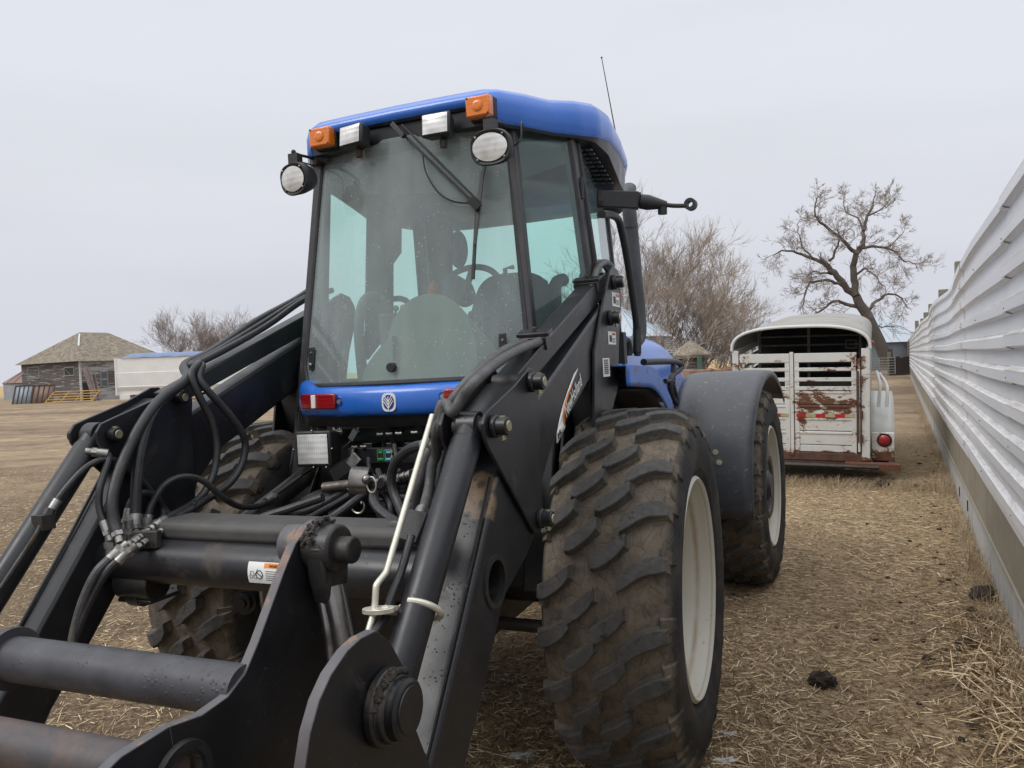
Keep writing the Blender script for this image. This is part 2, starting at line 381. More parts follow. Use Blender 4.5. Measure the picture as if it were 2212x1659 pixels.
M['mirrorglass'] = simple('mirror_glass', (.5, .55, .55), .1, .9, .02, 5, 0)

# tyre: rubber where the lugs stand proud, dried mud down in the grooves
m = NM('tyre_rubber'); p = m.sep(m.pos())
rad = m.math('SQRT', m.math('ADD', m.math('MULTIPLY', p[1], p[1]), m.math('MULTIPLY', p[2], p[2])))
nz1 = m.noise(7, 8, .7, dist=.3); nz2 = m.noise(30, 6, .7); cr1 = m.voro(26, m.mapping((1, .55, .55)), 'DISTANCE_TO_EDGE')
h = m.math('ADD', rad, m.math('MULTIPLY', m.math('SUBTRACT', nz1, .5), .030))
h = m.math('ADD', h, m.math('MULTIPLY', m.math('SUBTRACT', nz2, .5), .02))
h = m.math('ADD', h, m.math('MULTIPLY', m.math('MULTIPLY', p[0], p[0]), .55))
lugm = m.ramp(m.math('MULTIPLY', m.math('SUBTRACT', h, .741), 80.), [(0, 0.), (.5, 1.)])
ax = m.math('ABSOLUTE', p[0])
side = m.ramp(m.math('MULTIPLY', m.math('SUBTRACT', m.math('ADD', rad, m.math('MULTIPLY', m.math('SUBTRACT', nz1, .5), .12)), .655), 25.), [(0, 0.), (1, 1.)])
rub = m.mix(m.ramp(nz2, [(.3, 0.), (.75, 1.)]), (.050, .049, .048), (.100, .096, .090))
rub = m.mix(m.ramp(m.noise(16, 6, .75), [(.6, 0.), (.66, 1.)]), rub, (.022, .021, .021))
mudc = m.mix(m.ramp(m.noise(22, 7, .7), [(.35, 0.), (.7, 1.)]), (.066, .055, .043), (.145, .121, .094))
mudc = m.mix(m.ramp(m.noise(5, 6, .7), [(.42, 0.), (.68, .8)]), mudc, (.20, .165, .125)); mudc = m.mix(m.ramp(cr1, [(0, .45), (.035, 0.)]), mudc, (.03, .02, .012))
sw = m.mix(m.ramp(m.noise(4.5, 7, .7), [(.45, 0.), (.68, .7)]), (.024, .024, .025), (.075, .067, .056))
tread = m.mix(lugm, mudc, rub)
m.set(Base_Color=m.mix(side, sw, tread), Roughness=.85, Specular_IOR_Level=.3)
b = m.bump(m.noise(38, 8, .7), .5, .006); m.bump(m.ramp(cr1, [(0, 0.), (.06, 1.)]), .25, .004, b); M['tyre'] = m.m
m = NM('cream_rim_paint'); q = m.sep(m.pos()); nr = m.noise(14, 6, .7); xx = m.math('ADD', q[0], m.math('MULTIPLY', m.math('SUBTRACT', nr, .5), .012))
line = m.ramp(m.math('ABSOLUTE', m.math('SUBTRACT', xx, .158)), [(0, .85), (.016, 0.)]); lip_shadow = m.ramp(m.math('ABSOLUTE', m.math('SUBTRACT', xx, .222)), [(0, .5), (.006, 0.)])  # second ring is the lip's shadow, painted into the rim colour
base = m.mix(m.math('MULTIPLY', line, m.ramp(m.noise(5, 4), [(.3, .25), (.6, 1.)])), m.mix(m.noise(4, 5), (.50, .48, .41), (.60, .58, .51)), (.30, .21, .12)); base = m.mix(lip_shadow, base, (.2, .16, .1))
base = m.mix(m.ramp(m.noise(9, 8, .75), [(.62, 0.), (.68, .7)]), base, (.30, .22, .13)); m.set(Base_Color=base, Roughness=.5); M['rim'] = m.m
M['rim_dark'] = simple('dark_wheel_disc', (.035, .035, .036), .5, 0, .3, 7, .1, (.2, .15, .1), .6)
m = NM('grey_fender_plastic'); n1 = m.noise(7, 5); sp_ = m.ramp(m.noise(24, 5, .6), [(.625, 0.), (.66, .85)]); big = m.ramp(m.noise(3.5, 4), [(.42, .15), (.62, 1.)])
base = m.mix(m.ramp(n1, [(.3, 0.), (.7, 1.)]), (.038, .041, .048), (.060, .064, .072)); base = m.mix(m.math('MULTIPLY', sp_, big), base, (.24, .20, .13)); base = m.mix(m.ramp(m.noise(11, 8, .75), [(.60, 0.), (.68, .6)]), base, (.17, .15, .11))
base = m.mix(m.math('MULTIPLY', m.ramp(m.noise(55, 3), [(.66, 0.), (.69, 1.)]), .7), base, (.012, .012, .014)); m.set(Base_Color=base, Roughness=m.math('ADD', m.math('MULTIPLY', n1, .2), .3)); m.bump(m.noise(40, 4), .12, .003); M['fender'] = m.m
M['liner'] = simple('fender_lining', (.03, .026, .02), .9, 0, .2, 9, .1)

# worn edges of the carrier plates, with rust
m = NM('worn_steel_paint'); n1 = m.noise(11, 8, .7); f = m.ramp(n1, [(.54, 0.), (.58, 1.)])
m.set(Base_Color=m.mix(f, m.mix(m.noise(20, 5), (.045, .045, .052), (.14, .13, .135)), m.mix(m.noise(26, 5), (.12, .075, .055), (.26, .175, .13))), Roughness=.55); m.bump(n1, .3, .003); M['worn'] = m.m
m = NM('worn_tube_paint'); n1 = m.noise(6, 9, .72, dist=.5); n2 = m.noise(13, 9, .8, m.mapping((1.6, 1, 1)))
base = m.mix(m.ramp(m.noise(9, 5), [(.3, 0.), (.7, 1.)]), (.03, .03, .035), (.065, .065, .072))
base = m.mix(m.ramp(n1, [(.62, 0.), (.72, .6)]), base, (.10, .075, .062)); base = m.mix(m.ramp(n2, [(.63, 0.), (.69, .8)]), base, (.22, .2, .17))
m.set(Base_Color=base, Roughness=m.ramp(n1, [(.3, .32), (.7, .7)])); v = m.voro(60); b = m.bump(m.math('MULTIPLY', m.ramp(v, [(0, 1.), (.3, 0.)]), m.ramp(m.noise(7, 3), [(.45, 0.), (.55, 1.)])), .6, .004); M['tube_worn'] = m.m
m = NM('rust_stained_tube'); n1 = m.noise(5, 9, .72, dist=.8)
base = m.mix(m.ramp(n1, [(.40, 0.), (.58, 1.)]), (.05, .048, .052), (.105, .07, .058)); base = m.mix(m.ramp(m.noise(12, 8, .7), [(.62, 0.), (.68, .7)]), base, (.24, .15, .11))
m.set(Base_Color=base, Roughness=.5); m.bump(n1, .3, .004); M['tube_rust'] = m.m
SEP = True
# ================================================================= TRACTOR
tractor = empty('tractor', TM, 'blue and black articulated farm tractor with a bare front loader frame, parked on straw', 'tractor')
T_ = tractor
def lerp(a, b, t): return a+(b-a)*t

# ---- wheels
def tyre_profile():
    P = [(.205,.455),(.215,.462),(.243,.50),(.258,.56),(.256,.615),(.243,.66),(.222,.695),(.17,.712),(.09,.72),(0,.722)]
    return P + [(-a, b) for a, b in P[-2::-1]]
def tread_r(w): w = abs(w); return .722 - .010*(w/.17)**2 if w < .17 else .712 - (w-.17)*.35
def make_tyre_mesh():
    b = MB(); prof = tyre_profile(); b.lathe(prof + [(-.19,.44),(.19,.44)], (0,0,0), (1,0,0), 96, closed=True)
    n = 22; pitch = 2*PI/n
    cols = [(-.176, 0.0, .132, .075), (-.074, .29, .112, .062), (.030, .56, .118, .062), (.148, .81, .160, .075)]
    for (cw, ph, wl, _) in cols:
        for i in range(n):
            a0 = (i - ph)*pitch + .03*math.sin(i*2.3)
            # bent bar: stations across the width, offset round the tyre; rises towards +w
            k = 6; V = []; half = wl/2; th = .027
            for j in range(k+1):
                t = j/k; ww = cw + (t-.5)*wl
                rise = (.082*(t-.5) - .010*math.cos((t-.5)*PI)) if abs(cw) < .1 else (.080*(t-.5) - (.022*(t-.5)**2*4 if cw > 0 else -.012*(t-.5)**2*4))
                e = th*(.80 if j in (0, k) else 1.0)
                ee = e + (.004 if 0 < j < k else 0)
                top = tread_r(ww) + (.045 if abs(ww) < .19 else .045-(abs(ww)-.19)*.35); bot = tread_r(ww) - .012
                for (off, rr, gr) in ((-ee-.006, bot, 1), (-ee, top-.003, 0), (-ee+.0035, top, 0), (ee-.0035, top, 0), (ee, top-.003, 0), (ee+.006, bot, 1)):
                    ang = a0 + (rise+off)/.74
                    wx = ww + (.012*(1 if j == k else -1) if gr and j in (0, k) else 0)
                    V.append((wx, -rr*math.cos(ang), rr*math.sin(ang)))
            F = [(j*6+q, j*6+q+1, (j+1)*6+q+1, (j+1)*6+q) for j in range(k) for q in range(5)]
            F += [[q for q in range(6)], [k*6+q for q in range(5, -1, -1)]]
            b.add(V, F)
            # web from the shoulder lugs down the sidewall
            if abs(cw) > .1:
                sg = 1 if cw > 0 else -1; W = []
                aa = a0 + (.05*sg*1.0)/.74
                for (wx, rr, tw) in ((.212, .725, .026), (.243, .685, .024), (.254, .65, .018)):
                    for q in (-1, 1): W.append((sg*wx, -rr*math.cos(aa+q*tw/.74), rr*math.sin(aa+q*tw/.74)))
                for (wx, rr, tw) in ((.20, .69, .036), (.232, .65, .034), (.245, .62, .028)):
                    for q in (-1, 1): W.append((sg*wx, -rr*math.cos(aa+q*tw/.74), rr*math.sin(aa+q*tw/.74)))
                b.add(W, [(0,1,3,2),(2,3,5,4),(0,2,8,6),(2,4,10,8),(1,7,9,3),(3,9,11,5),(4,5,11,10),(0,6,7,1)])
    return b
def make_wheel(name, Mx, rear=False):
    wh = bpy.data.objects.new('wheel', None); col.objects.link(wh); wh.parent = T_; wh.matrix_local = Mx; wh.empty_display_size = .1
    return wh
def rim_builder(wh, disc_x, mat_disc):
    b = MB(); b.lathe([(.232,.462),(.238,.455),(.232,.447),(.205,.437),(.18,.432),(.15,.405),(.05,.385),(-.10,.385),(-.15,.42),(-.2,.43),(-.23,.447),(-.236,.46),(-.225,.468),(-.19,.445),(-.1,.44),(.19,.445),(.225,.468)], (0,0,0), (1,0,0), 64, closed=True)
    b.build('rim', M['rim'], wh, angle=50)
    d = MB(); d.lathe([(disc_x-.01,.386),(disc_x+.012,.36),(disc_x+.03,.22),(disc_x+.012,.17),(disc_x+.05,.13),(disc_x+.09,.11),(disc_x+.095,.0)], (0,0,0), (1,0,0), 48)
    d.lathe([(disc_x-.03,.386),(disc_x-.03,.0)], (0,0,0), (1,0,0), 48)
    d.build('wheel_disc', mat_disc, wh, angle=40)
    h = MB()
    for i in range(8):
        a = 2*PI*i/8; c = (disc_x+.02, .19*math.cos(a), .19*math.sin(a)); h.cyl(c, (disc_x+.055, c[1], c[2]), .014, 6)
    h.build('wheel_nut', M['brass'], wh, angle=30)
tyre_mesh = make_tyre_mesh()
WC = .97
first = None
rot180 = Matrix.Rotation(PI, 4, 'Z')
wheels = [(Matrix.Translation((WC, 0, .76)), -.10, 'rim', .3), (Matrix.Translation((-WC, 0, .745)) @ rot180, -.02, 'rim', 1.3)]
cr_ = Vector((2.002, 5.96, .698)) - TO
cl = Vector((cr_.dot(LX), cr_.dot(BX), cr_.dot(UP)+.02))
RM = Matrix.Rotation(-ART, 4, 'Z')
off = RM @ Vector((-.232, 0, 0)); cR = cl+off; cL = cR + RM @ Vector((-1.94, 0, 0))
wheels += [(Matrix.Translation(cR) @ RM, .12, 'rim_dark', .9), (Matrix.Translation(cL) @ RM @ rot180, .07, 'rim_dark', 2.2)]
tyre0 = None
for Mx, dx, dm, spin in wheels:
    wh = make_wheel('wheel', Mx)
    if dm == 'rim_dark':
        b = MB(); b.lathe([(.10,.27),(.20,.255),(.212,.235),(.205,.20),(.19,.19),(.19,.10),(.225,.09),(.225,0)], (0,0,0), (1,0,0), 40); b.build('hub_drum', M['rim_dark'], wh, angle=40)
    if tyre0 is None: ty = tyre_mesh.build('tyre', M['tyre'], wh, angle=17); tyre0 = ty
    else: ty = tyre0.copy(); col.objects.link(ty); ty.parent = wh
    ty.rotation_euler = (spin, 0, 0)
    rim_builder(wh, dx, M[dm])

# ---- chassis and axles
c = MB()
c.box((-.34,-.22,.55), (.34,1.42,1.52)); c.box((-.56,-.27,1.12), (-.34,.6,1.56)); c.box((.34,-.27,1.12), (.56,.6,1.56))
c.box((-.36,-1.02,.98), (.36,-.25,1.08)); c.box((-.28,-.95,.62), (.28,-.2,.98))
c.build('chassis', M['black_clean'], T_, bevel=.01)
c = MB(); c.box((-.5,-.30,1.14), (.5,-.225,1.50)); c.build('front_panel', M['black_clean'], T_, bevel=.01)
c = MB()
c.tube([(-.8,0,.74),(-.3,0,.78),(.3,0,.78),(.8,0,.74)], [.10,.13,.13,.10], 16); c.cyl((0,-.22,.76),(0,.3,.76),.17,20)
c.tube([(-.66,-.2,.60),(.66,-.2,.60)], .028, 10); c.build('front_axle', M['black_dirty'], T_)
c = MB(); c.box((-.62,.95,.55),(.62,1.35,1.0)); c.box((.50,.35,.62),(.66,1.3,1.2)); c.box((-.66,.35,.62),(-.50,1.3,1.2)); c.build('side_tank', M['black_clean'], T_, bevel=.02)
c = MB(); a, b_ = RR((-.8,2.95,.74)), RR((.8,2.95,.74)); c.tube([a, RR((0,2.95,.78)), b_], [.1,.16,.1], 16); c.cyl(RR((0,1.35,.8)), RR((0,2.9,.8)), .16, 18); c.build('rear_axle', M['black_dirty'], T_)

# ---- engine hood (rear half)
def hood(u, v):
    s = 1.75+2.35*u; a = PI*v; hw = .50-.10*u*u; top = 1.97-.05*u - (.42*max(0, (u-.55)/.45)**2.2)
    return RR((hw*math.copysign(abs(math.cos(a))**.55, math.cos(a)), s, 1.25+(top-1.25)*abs(math.sin(a))**.5))
c = MB(); c.grid(hood, 24, 20); c.add([RR(p) for p in ((-.4,4.1,.95),(.4,4.1,.95),(.4,4.1,1.5),(-.4,4.1,1.5))], [(0,1,2,3)])
c.build('engine_hood', M['blue'], T_, solid=.012, angle=50)
c = MB()
V = [RR(p) for p in ((-.36,1.7,.85),(.36,1.7,.85),(.36,4.05,.85),(-.36,4.05,.85),(-.36,1.7,1.6),(.36,1.7,1.6),(.36,4.0,1.45),(-.36,4.0,1.45))]
c.add(V, [(0,3,2,1),(4,5,6,7),(0,1,5,4),(1,2,6,5),(2,3,7,6),(3,0,4,7)]); c.build('engine', M['black_clean'], T_)
# ---- grille guard rails beside the hood
for sgn in (1, -1):
    c = MB(); q = lambda k, x, y: (lambda p: RR(Vector((p[0]*sgn-.06*sgn, p[1], p[2]))))(Ls(k, x, y, .74))
    c.tube(smooth([q(12,500,1048), q(12,610,1045), q(12,700,1050), q(12,740,1075), q(12,735,1110), q(12,690,1160), q(12,672,1230), q(12,685,1350), q(12,715,1410)], 5), .022, 10)
    c.tube([q(12,690,1040), q(12,690,1250), q(12,720,1400)], .018, 8); c.tube([q(12,640,1215), q(12,690,1215)], .018, 8)
    c.build('guard_rail', M['plastic'], T_)

# ---- exhaust
c = MB(); zt = Ls(1,1750,650,.5)
c.tube(smooth([Ls(1,1752,640,.5), Ls(1,1748,700,.5), Ls(1,1775,1000,.5), Ls(1,1800,1290,.5), Ls(1,1790,1360,.5)+Vector((-.02,0,0)), Ls(1,1740,1392,.5)+Vector((-.03,0,0)), Ls(1,1690,1400,.5)+Vector((-.1,0,0))], 6), .050, 20)
c.cyl(Ls(1,1757,810,.5), Ls(1,1758,822,.5), .053, 20); c.build('exhaust_pipe', M['exhaust'], T_, angle=60)
# ---- antenna
c = MB(); a = Ls(1,1698,440,.60); b_ = Ls(1,1622,32,.60); c.tube([a, a.lerp(b_, .5), b_], [.004,.003,.0022], 6); c.cyl(a-Vector((0,0,.05)), a+Vector((0,0,.03)), .012, 10); c.sphere(b_, .006, 8, 6)
c.build('antenna', M['plastic'], T_)

# ---- rear fenders: plastic arcs over the rear tyres
def fender_mesh(sgn, inner):
    b = MB(); cx, cy, cz = cl
    def fn(u, v):
        a = R(186 - u*140); r = .905 - .012*abs(2*v-1)**6
        if inner: r -= .012
        off = -.60 + v*(.575 + .09*max(0, u-.25))
        p = Vector((off, -r*math.cos(PI-a) if 0 else r*math.cos(a), r*math.sin(a)))
        q = RM @ p; x = cx+q.x; return (x, cy+q.y, cz+q.z)
    b.grid(fn, 28, 10)
    def lip(u, v):
        a = R(186 - u*140); r = .905-.012 - v*.045; off = -.60 + (.575 + .09*max(0, u-.25)) + .004*math.sin(v*3)
        q = RM @ Vector((off, r*math.cos(a), r*math.sin(a))); return (cx+q.x, cy+q.y, cz+q.z)
    b.grid(lip, 28, 2)
    if sgn < 0:
        # mirror across the rear centre line
        nv = []
        ctr = (cR+cL)/2
        for p in b.v:
            q = RM.inverted() @ (Vector(p)-ctr); q.x = -q.x; q = RM @ q + ctr; nv.append(tuple(q))
        b.v = nv
    return b
for sgn in (1, -1):
    f = fender_mesh(sgn, 0).build('rear_fender', M['fender'], T_, solid=.006, angle=60)
    if sgn > 0:
        c = MB()
        for (x, y) in ((1130,1217),(1150,1273)):
            p = Ls(6, x, y, 1.02); p = Vector((p.x, p.y, p.z)); 
            for tt in (0,):
                # put the bolt on the fender surface: walk along the view ray until the arc radius is met
                o_ = camp-TO; o_ = Vector((o_.dot(LX), o_.dot(BX), o_.dot(UP))); d = (p-o_).normalized(); best = None
                for k in range(4000):
                    q = o_+d*(3+k*.001); rr = math.hypot((RM.inverted() @ (q-cl)).y, q.z-cl.z)
                    if rr < .912: best = q; break
            if best is not None: c.cyl(best+d*.01, best-d*.012, .013, 8); c.cyl(best+d*.01, best-d*.004, .02, 12)
        c.build('fender_bolt', M['brass'], f)
# ---- blue front fenders beside the cab
for sgn in (1, -1):
    def fn(u, v):
        s = .12 + 1.18*u; lo = .60; hi = .90
        top = 1.715 - .03*u - .20*max(0, (u-.45)/.55)**1.7
        l = lo + (hi-lo)*min(1, v*1.45); z = top if v < .69 else top - (v-.69)/.31*.095*(1+.3*u)
        if v > .6: z -= 0
        return (sgn*(l - .02*u), s, z + .02*(1-min(1, v*1.45))*0)
    c = MB(); c.grid(fn, 16, 13); ff = c.build('front_fender', M['blue_chip'], T_, solid=.008, bevel=0, angle=50)
    c = MB(); c.grid(lambda u, v: (sgn*(.60+.26*v), .2+1.08*u, 1.60-.04*u-.20*max(0,(u-.45)/.55)**1.7), 10, 4)
    c.grid(lambda u, v: (sgn*(.60), .0+1.25*u, 1.62-.6*v), 4, 4); c.grid(lambda u, v: (sgn*(.6+.27*u), 1.27+.05*v, 1.42-.55*v), 4, 4); c.build('fender_lining', M['liner'], ff, solid=.006)

# ---- cab ---------------------------------------------------------------
def ws_hw(z): return lerp(.583, .484, (z-1.69)/(2.80-1.69))
def ws_s(l, z):
    t = (z-1.69)/1.11; h = ws_hw(z); return lerp(-.262, -.144, t) - lerp(.165, .12, t)*(1-min(1, abs(l)/h)**2)
# windshield with rounded lower corners
c = MB(); nu, nv = 28, 24; V = []; rc = .09
for i in range(nu+1):
    for j in range(nv+1):
        u = -1+2*i/nu; z = 1.69 + 1.10*(j/nv)
        l = u*ws_hw(z); z0 = 1.69; ex = ws_hw(1.69) - abs(u)*ws_hw(1.69)
        if ex < rc: z0 = 1.69 + rc - math.sqrt(max(0, rc*rc-(rc-ex)**2))
        z = z0 + (2.79-z0)*(j/nv); l = u*ws_hw(z); V.append((l, ws_s(l, z), z))
c.add(V, [(i*(nv+1)+j, (i+1)*(nv+1)+j, (i+1)*(nv+1)+j+1, i*(nv+1)+j+1) for i in range(nu) for j in range(nv)])
wsh = c.build('windshield', M['glass'], T_, angle=80)
edge = []
for j in range(nv, -1, -1): edge.append(V[j])
for i in range(1, nu+1): edge.append(V[i*(nv+1)])
for j in range(1, nv+1): edge.append(V[nu*(nv+1)+j])
edge = [Vector(p)+Vector((0,-.002,0)) for p in edge]
c = MB(); c.tube(edge, .013, 8); c.build('window_seal', M['seal'], wsh)
for px in ((155,1085,1185), (1835,975,1078)):
    c = MB(); l0 = -.50 if px[0] < 500 else .475
    z1_, z2_ = (Ss(14, px[0], px[1], -.3).z, Ss(14, px[0], px[2], -.3).z)
    lx = Ss(14, px[0], (px[1]+px[2])/2, -.31).x
    zc = (z1_+z2_)/2; s0 = ws_s(lx, zc)
    c.bar((lx, s0-.012, zc-.055), (lx, s0-.012, zc+.055), .034, .012, up=(0,1,0)); hg = c.build('window_hinge', M['plastic'], wsh, bevel=.004)
for px in ((155,1085,1185), (1835,975,1078)):
    for y in px[1:]:
        p = Ss(14, px[0], y, -.31); s0 = ws_s(p.x, p.z); c = MB(); c.sphere((p.x, s0-.02, p.z), (.009,.007,.009), 10, 6); c.build('dome_screw', M['chrome'] if 0 else M['steel'], wsh)
p = Ss(14, 892, 1208, -.40); c = MB(); s0 = ws_s(p.x, p.z); c.cyl((p.x, s0-.02, p.z), (p.x, s0+.01, p.z), .021, 20); c.build('window_latch_knob', M['plastic'], wsh, bevel=.003)

# corner posts, diagonal quarter windows, door frames
def line(p0, p1, t): return Vector(p0).lerp(Vector(p1), t)
FT = lambda g: Vector((g*.497, -.135, 2.80)); FB = lambda g: Vector((g*.605, -.255, 1.64))
BT = lambda g: Vector((g*.678, .13, 2.80)); BB = lambda g: Vector((g*.785, .13, 1.60))
RT = lambda g: Vector((g*.585, 1.0, 2.76)); RB = lambda g: Vector((g*.62, 1.12, 1.60))
c = MB()
for g in (1, -1):
    c.bar(FB(g)+Vector((0,0,-.05)), FT(g)+Vector((0,0,.03)), .042, .045, up=(0,1,0))
    c.bar(BB(g), BT(g), .05, .06, up=(0,1,0)); c.bar(RB(g), RT(g), .06, .07, up=(0,1,0))
    c.bar(FB(g)+Vector((0,0,.0)), BB(g)+Vector((0,0,.04)), .05, .07); c.bar(BB(g)+Vector((0,0,.04)), RB(g)+Vector((0,0,.04)), .05, .07)
    c.bar(FT(g), BT(g), .05, .06); c.bar(BT(g), RT(g), .05, .06)
    
c.bar((-.6,1.12,1.64), (.6,1.12,1.64), .06, .1); c.bar((-.56,1.02,2.74), (.56,1.02,2.74), .06, .09)
c.grid(lambda u, v: ((-.52+1.04*u), ws_s(-.52+1.04*u, 2.80)+.006, 2.77+.09*v), 12, 1)
cabf = c.build('cab_frame', M['post'], T_, bevel=.006)
# lower cab wall below the windshield
c = MB(); c.grid(lambda u, v: (lerp(-.60, .60, u), lerp(-.255, -.255, 0)-.165*(1-abs(2*u-1)**2)+.012, lerp(1.50, 1.70, v)), 20, 2); c.build('cab_skirt', M['seal'], cabf, solid=.01)
for g in (1, -1):
    c = MB(); a, b_, d, e = FB(g)+Vector((g*-.0,.03,.07)), BB(g)+Vector((0,-.03,.08)), BT(g)+Vector((0,-.03,-.03)), FT(g)+Vector((0,.03,-.03))
    c.grid(lambda u, v: tuple((a.lerp(b_, u)).lerp(e.lerp(d, u), v)), 6, 6); c.build('quarter_window', M['glass_side'], T_)
    c = MB(); a, b_, d, e = BB(g)+Vector((g*.03,.04,.1)), RB(g)+Vector((g*.03,-.04,.1)), RT(g)+Vector((g*.03,-.04,-.04)), BT(g)+Vector((g*.03,.04,-.04))
    c.grid(lambda u, v: tuple((a.lerp(b_, u)).lerp(e.lerp(d, u), v)), 4, 4); dw = c.build('door_window', M['glass_side'], T_)
    c = MB(); c.tube([a, b_, d, e, a], .012, 6); c.build('window_seal', M['seal'], dw)
    c = MB(); p = Ls(1,1530,640,.735) if g > 0 else Ls(1,1530,640,.735)*1
    c.cyl((g*p.x, p.y, p.z-.05), (g*p.x, p.y, p.z+.05), .01, 8); c.build('door_hinge', M['plastic'], dw)
c = MB(); c.grid(lambda u, v: (lerp(-.56,.56,u), lerp(1.12,1.02,v), lerp(1.68,2.72,v)), 4, 4); c.build('rear_window', M['glass_side'], T_)


# ---- roof
def roof_plan(t):   # outline (l,s) going round; t in 0..1 from front centre to rear centre on the right
    P = [(0,-.30),(.25,-.295),(.44,-.285),(.50,-.25),(.58,-.14),(.66,0.0),(.745,.10),(.80,.22),(.815,.40),(.80,.65),(.76,.95),(.70,1.15),(.58,1.28),(.3,1.33),(0,1.34)]
    x = t*(len(P)-1); i = min(int(x), len(P)-2); f = x-i; return (lerp(P[i][0], P[i+1][0], f), lerp(P[i][1], P[i+1][1], f))
def roof_zt(l, s):  # upper rim height
    base = 2.926 - .0*s
    if s > 0: base += .035*math.sin(min(1, s/.5)*PI/2) 
    if s > .35: base -= .085*((s-.35)/.8)**1.0
    return base
def roof_zb(l, s):
    if s < -.22 and abs(l) < .46: return 2.858
    b_ = 2.775
    if s > 0: b_ += .055*math.exp(-((s-.10)/.12)**2) if 0 else 0
    if s > .10: b_ += .035*min(1, (s-.10)/.3)
    return b_
def rim_points(k=56):
    R_ = [roof_plan(i/k) for i in range(k+1)]; return R_ + [(-a, b_) for a, b_ in R_[-2:0:-1]]
rim = rim_points(); n = len(rim); sc = (0, .5)
c = MB(); rings = []
def ring(k, zf): return [((p[0]-0)*k, sc[1]+(p[1]-sc[1])*k, zf(p[0], p[1])) for p in rim]
top0 = lambda l, s: roof_zt(l, s)
stack = [ring(.985, lambda l, s: roof_zb(l, s)), ring(1.0, lambda l, s: roof_zb(l, s)+.012), ring(1.0, lambda l, s: lerp(roof_zb(l, s), roof_zt(l, s), .55)), ring(.985, lambda l, s: roof_zt(l, s)-.020), ring(.955, lambda l, s: roof_zt(l, s)+.004),
         ring(.85, lambda l, s: lerp(roof_zt(l, s), 2.975, .35)+.01), ring(.6, lambda l, s: 2.975+.02), ring(.3, lambda l, s: 3.005), ring(.02, lambda l, s: 3.01)]
V = [p for r in stack for p in r]
c.add(V, [(i*n+j, i*n+(j+1)%n, (i+1)*n+(j+1)%n, (i+1)*n+j) for i in range(len(stack)-1) for j in range(n)] + [[(len(stack)-1)*n+j for j in range(n)]])
roof = c.build('cab_roof', M['blue'], T_, angle=60)
def drop(s): return .125*min(1, max(0, (s-.12)/.55))**1.3
c = MB(); stack = [ring(.985, lambda l, s: roof_zb(l, s)+.004), ring(.975, lambda l, s: roof_zb(l, s)-.010-drop(s)), ring(.93, lambda l, s: roof_zb(l, s)-.020-drop(s)*1.15), ring(.80, lambda l, s: 2.765-drop(s)*.9), ring(.1, lambda l, s: 2.775)]
V = [p for r in stack for p in r]; c.add(V, [(i*n+j, i*n+(j+1)%n, (i+1)*n+(j+1)%n, (i+1)*n+j) for i in range(4) for j in range(n)])
c.box((-.46,-.262,2.775), (.46,-.20,2.85)); c.build('roof_underside', M['black_clean'], roof, angle=40)
c = MB(); c.grid(lambda u, v: (lerp(-1,1,u)*(.44+.22*min(1, v*4))*(1-.14*max(0,v-.5)*2), lerp(-.16,1.0,v), 2.745), 8, 12); c.build('headliner', M['headliner'], roof, solid=.02)
# vent grilles under the right rear overhang
for g in (1,):
    c = MB()
    for i in range(3):
        for j in range(9):
            s = .22+.046*j+.012*i; l = .66+.040*i
            c.cbox((g*l, s, 2.760-drop(s)*.9), (.034, .026, .008), (0, R(10)*g, 0))
    c.build('vent_grille', M['greyplastic'] if 0 else M['post'], roof, bevel=.002)
# drip seam under the roof
# ---- roof lights
def square_lamp(name, c0, w_, h_, d_, yaw, pitch, body, lensm, parent=T_, split=False):
    hnd = Matrix.Translation(c0) @ Matrix.Rotation(yaw, 4, 'Z') @ Matrix.Rotation(pitch, 4, 'X')
    b = MB(); x, z = w_/2, h_/2
    V = [(-x,0,-z),(x,0,-z),(x,0,z),(-x,0,z),(-x*.8,d_,-z*.8),(x*.8,d_,-z*.8),(x*.8,d_,z*.8),(-x*.8,d_,z*.8)]
    b.add([hnd @ Vector(p) for p in V], [(0,1,2,3),(5,4,7,6),(0,4,5,1),(1,5,6,2),(2,6,7,3),(3,7,4,0)]); o = b.build(name, body, parent, bevel=.010)
    b = MB(); x *= .83; z *= .81; b.grid(lambda u, v: hnd @ Vector((lerp(-x,x,u), -.004-.006*math.sin(u*PI)**.5*math.sin(v*PI)**.5, lerp(-z,z,v))), 8, 8); b.build('lens', lensm, o, angle=60); return o, hnd
for (zx, zy, w_, h_) in ((448,392,.140,.10), (845,340,.140,.105)):
    p = Ss(1, zx, zy, -.36 if zx < 600 else -.36); yaw = R(-6)
    o, h = square_lamp('work_lamp', p, w_, h_, .075, yaw + (R(8) if zx > 600 else R(-4)), R(-6), M['plastic'], M['clear'])
    b = MB(); q = p + Vector((.01, .05, -.06)); b.cyl(q, q+Vector((0,.0,-.03)), .016, 12); b.tube([q, q+Vector((.0,.06,.05)), q+Vector((0,.10,.09))], .012, 8); b.build('lamp_bracket', M['pin'], o)
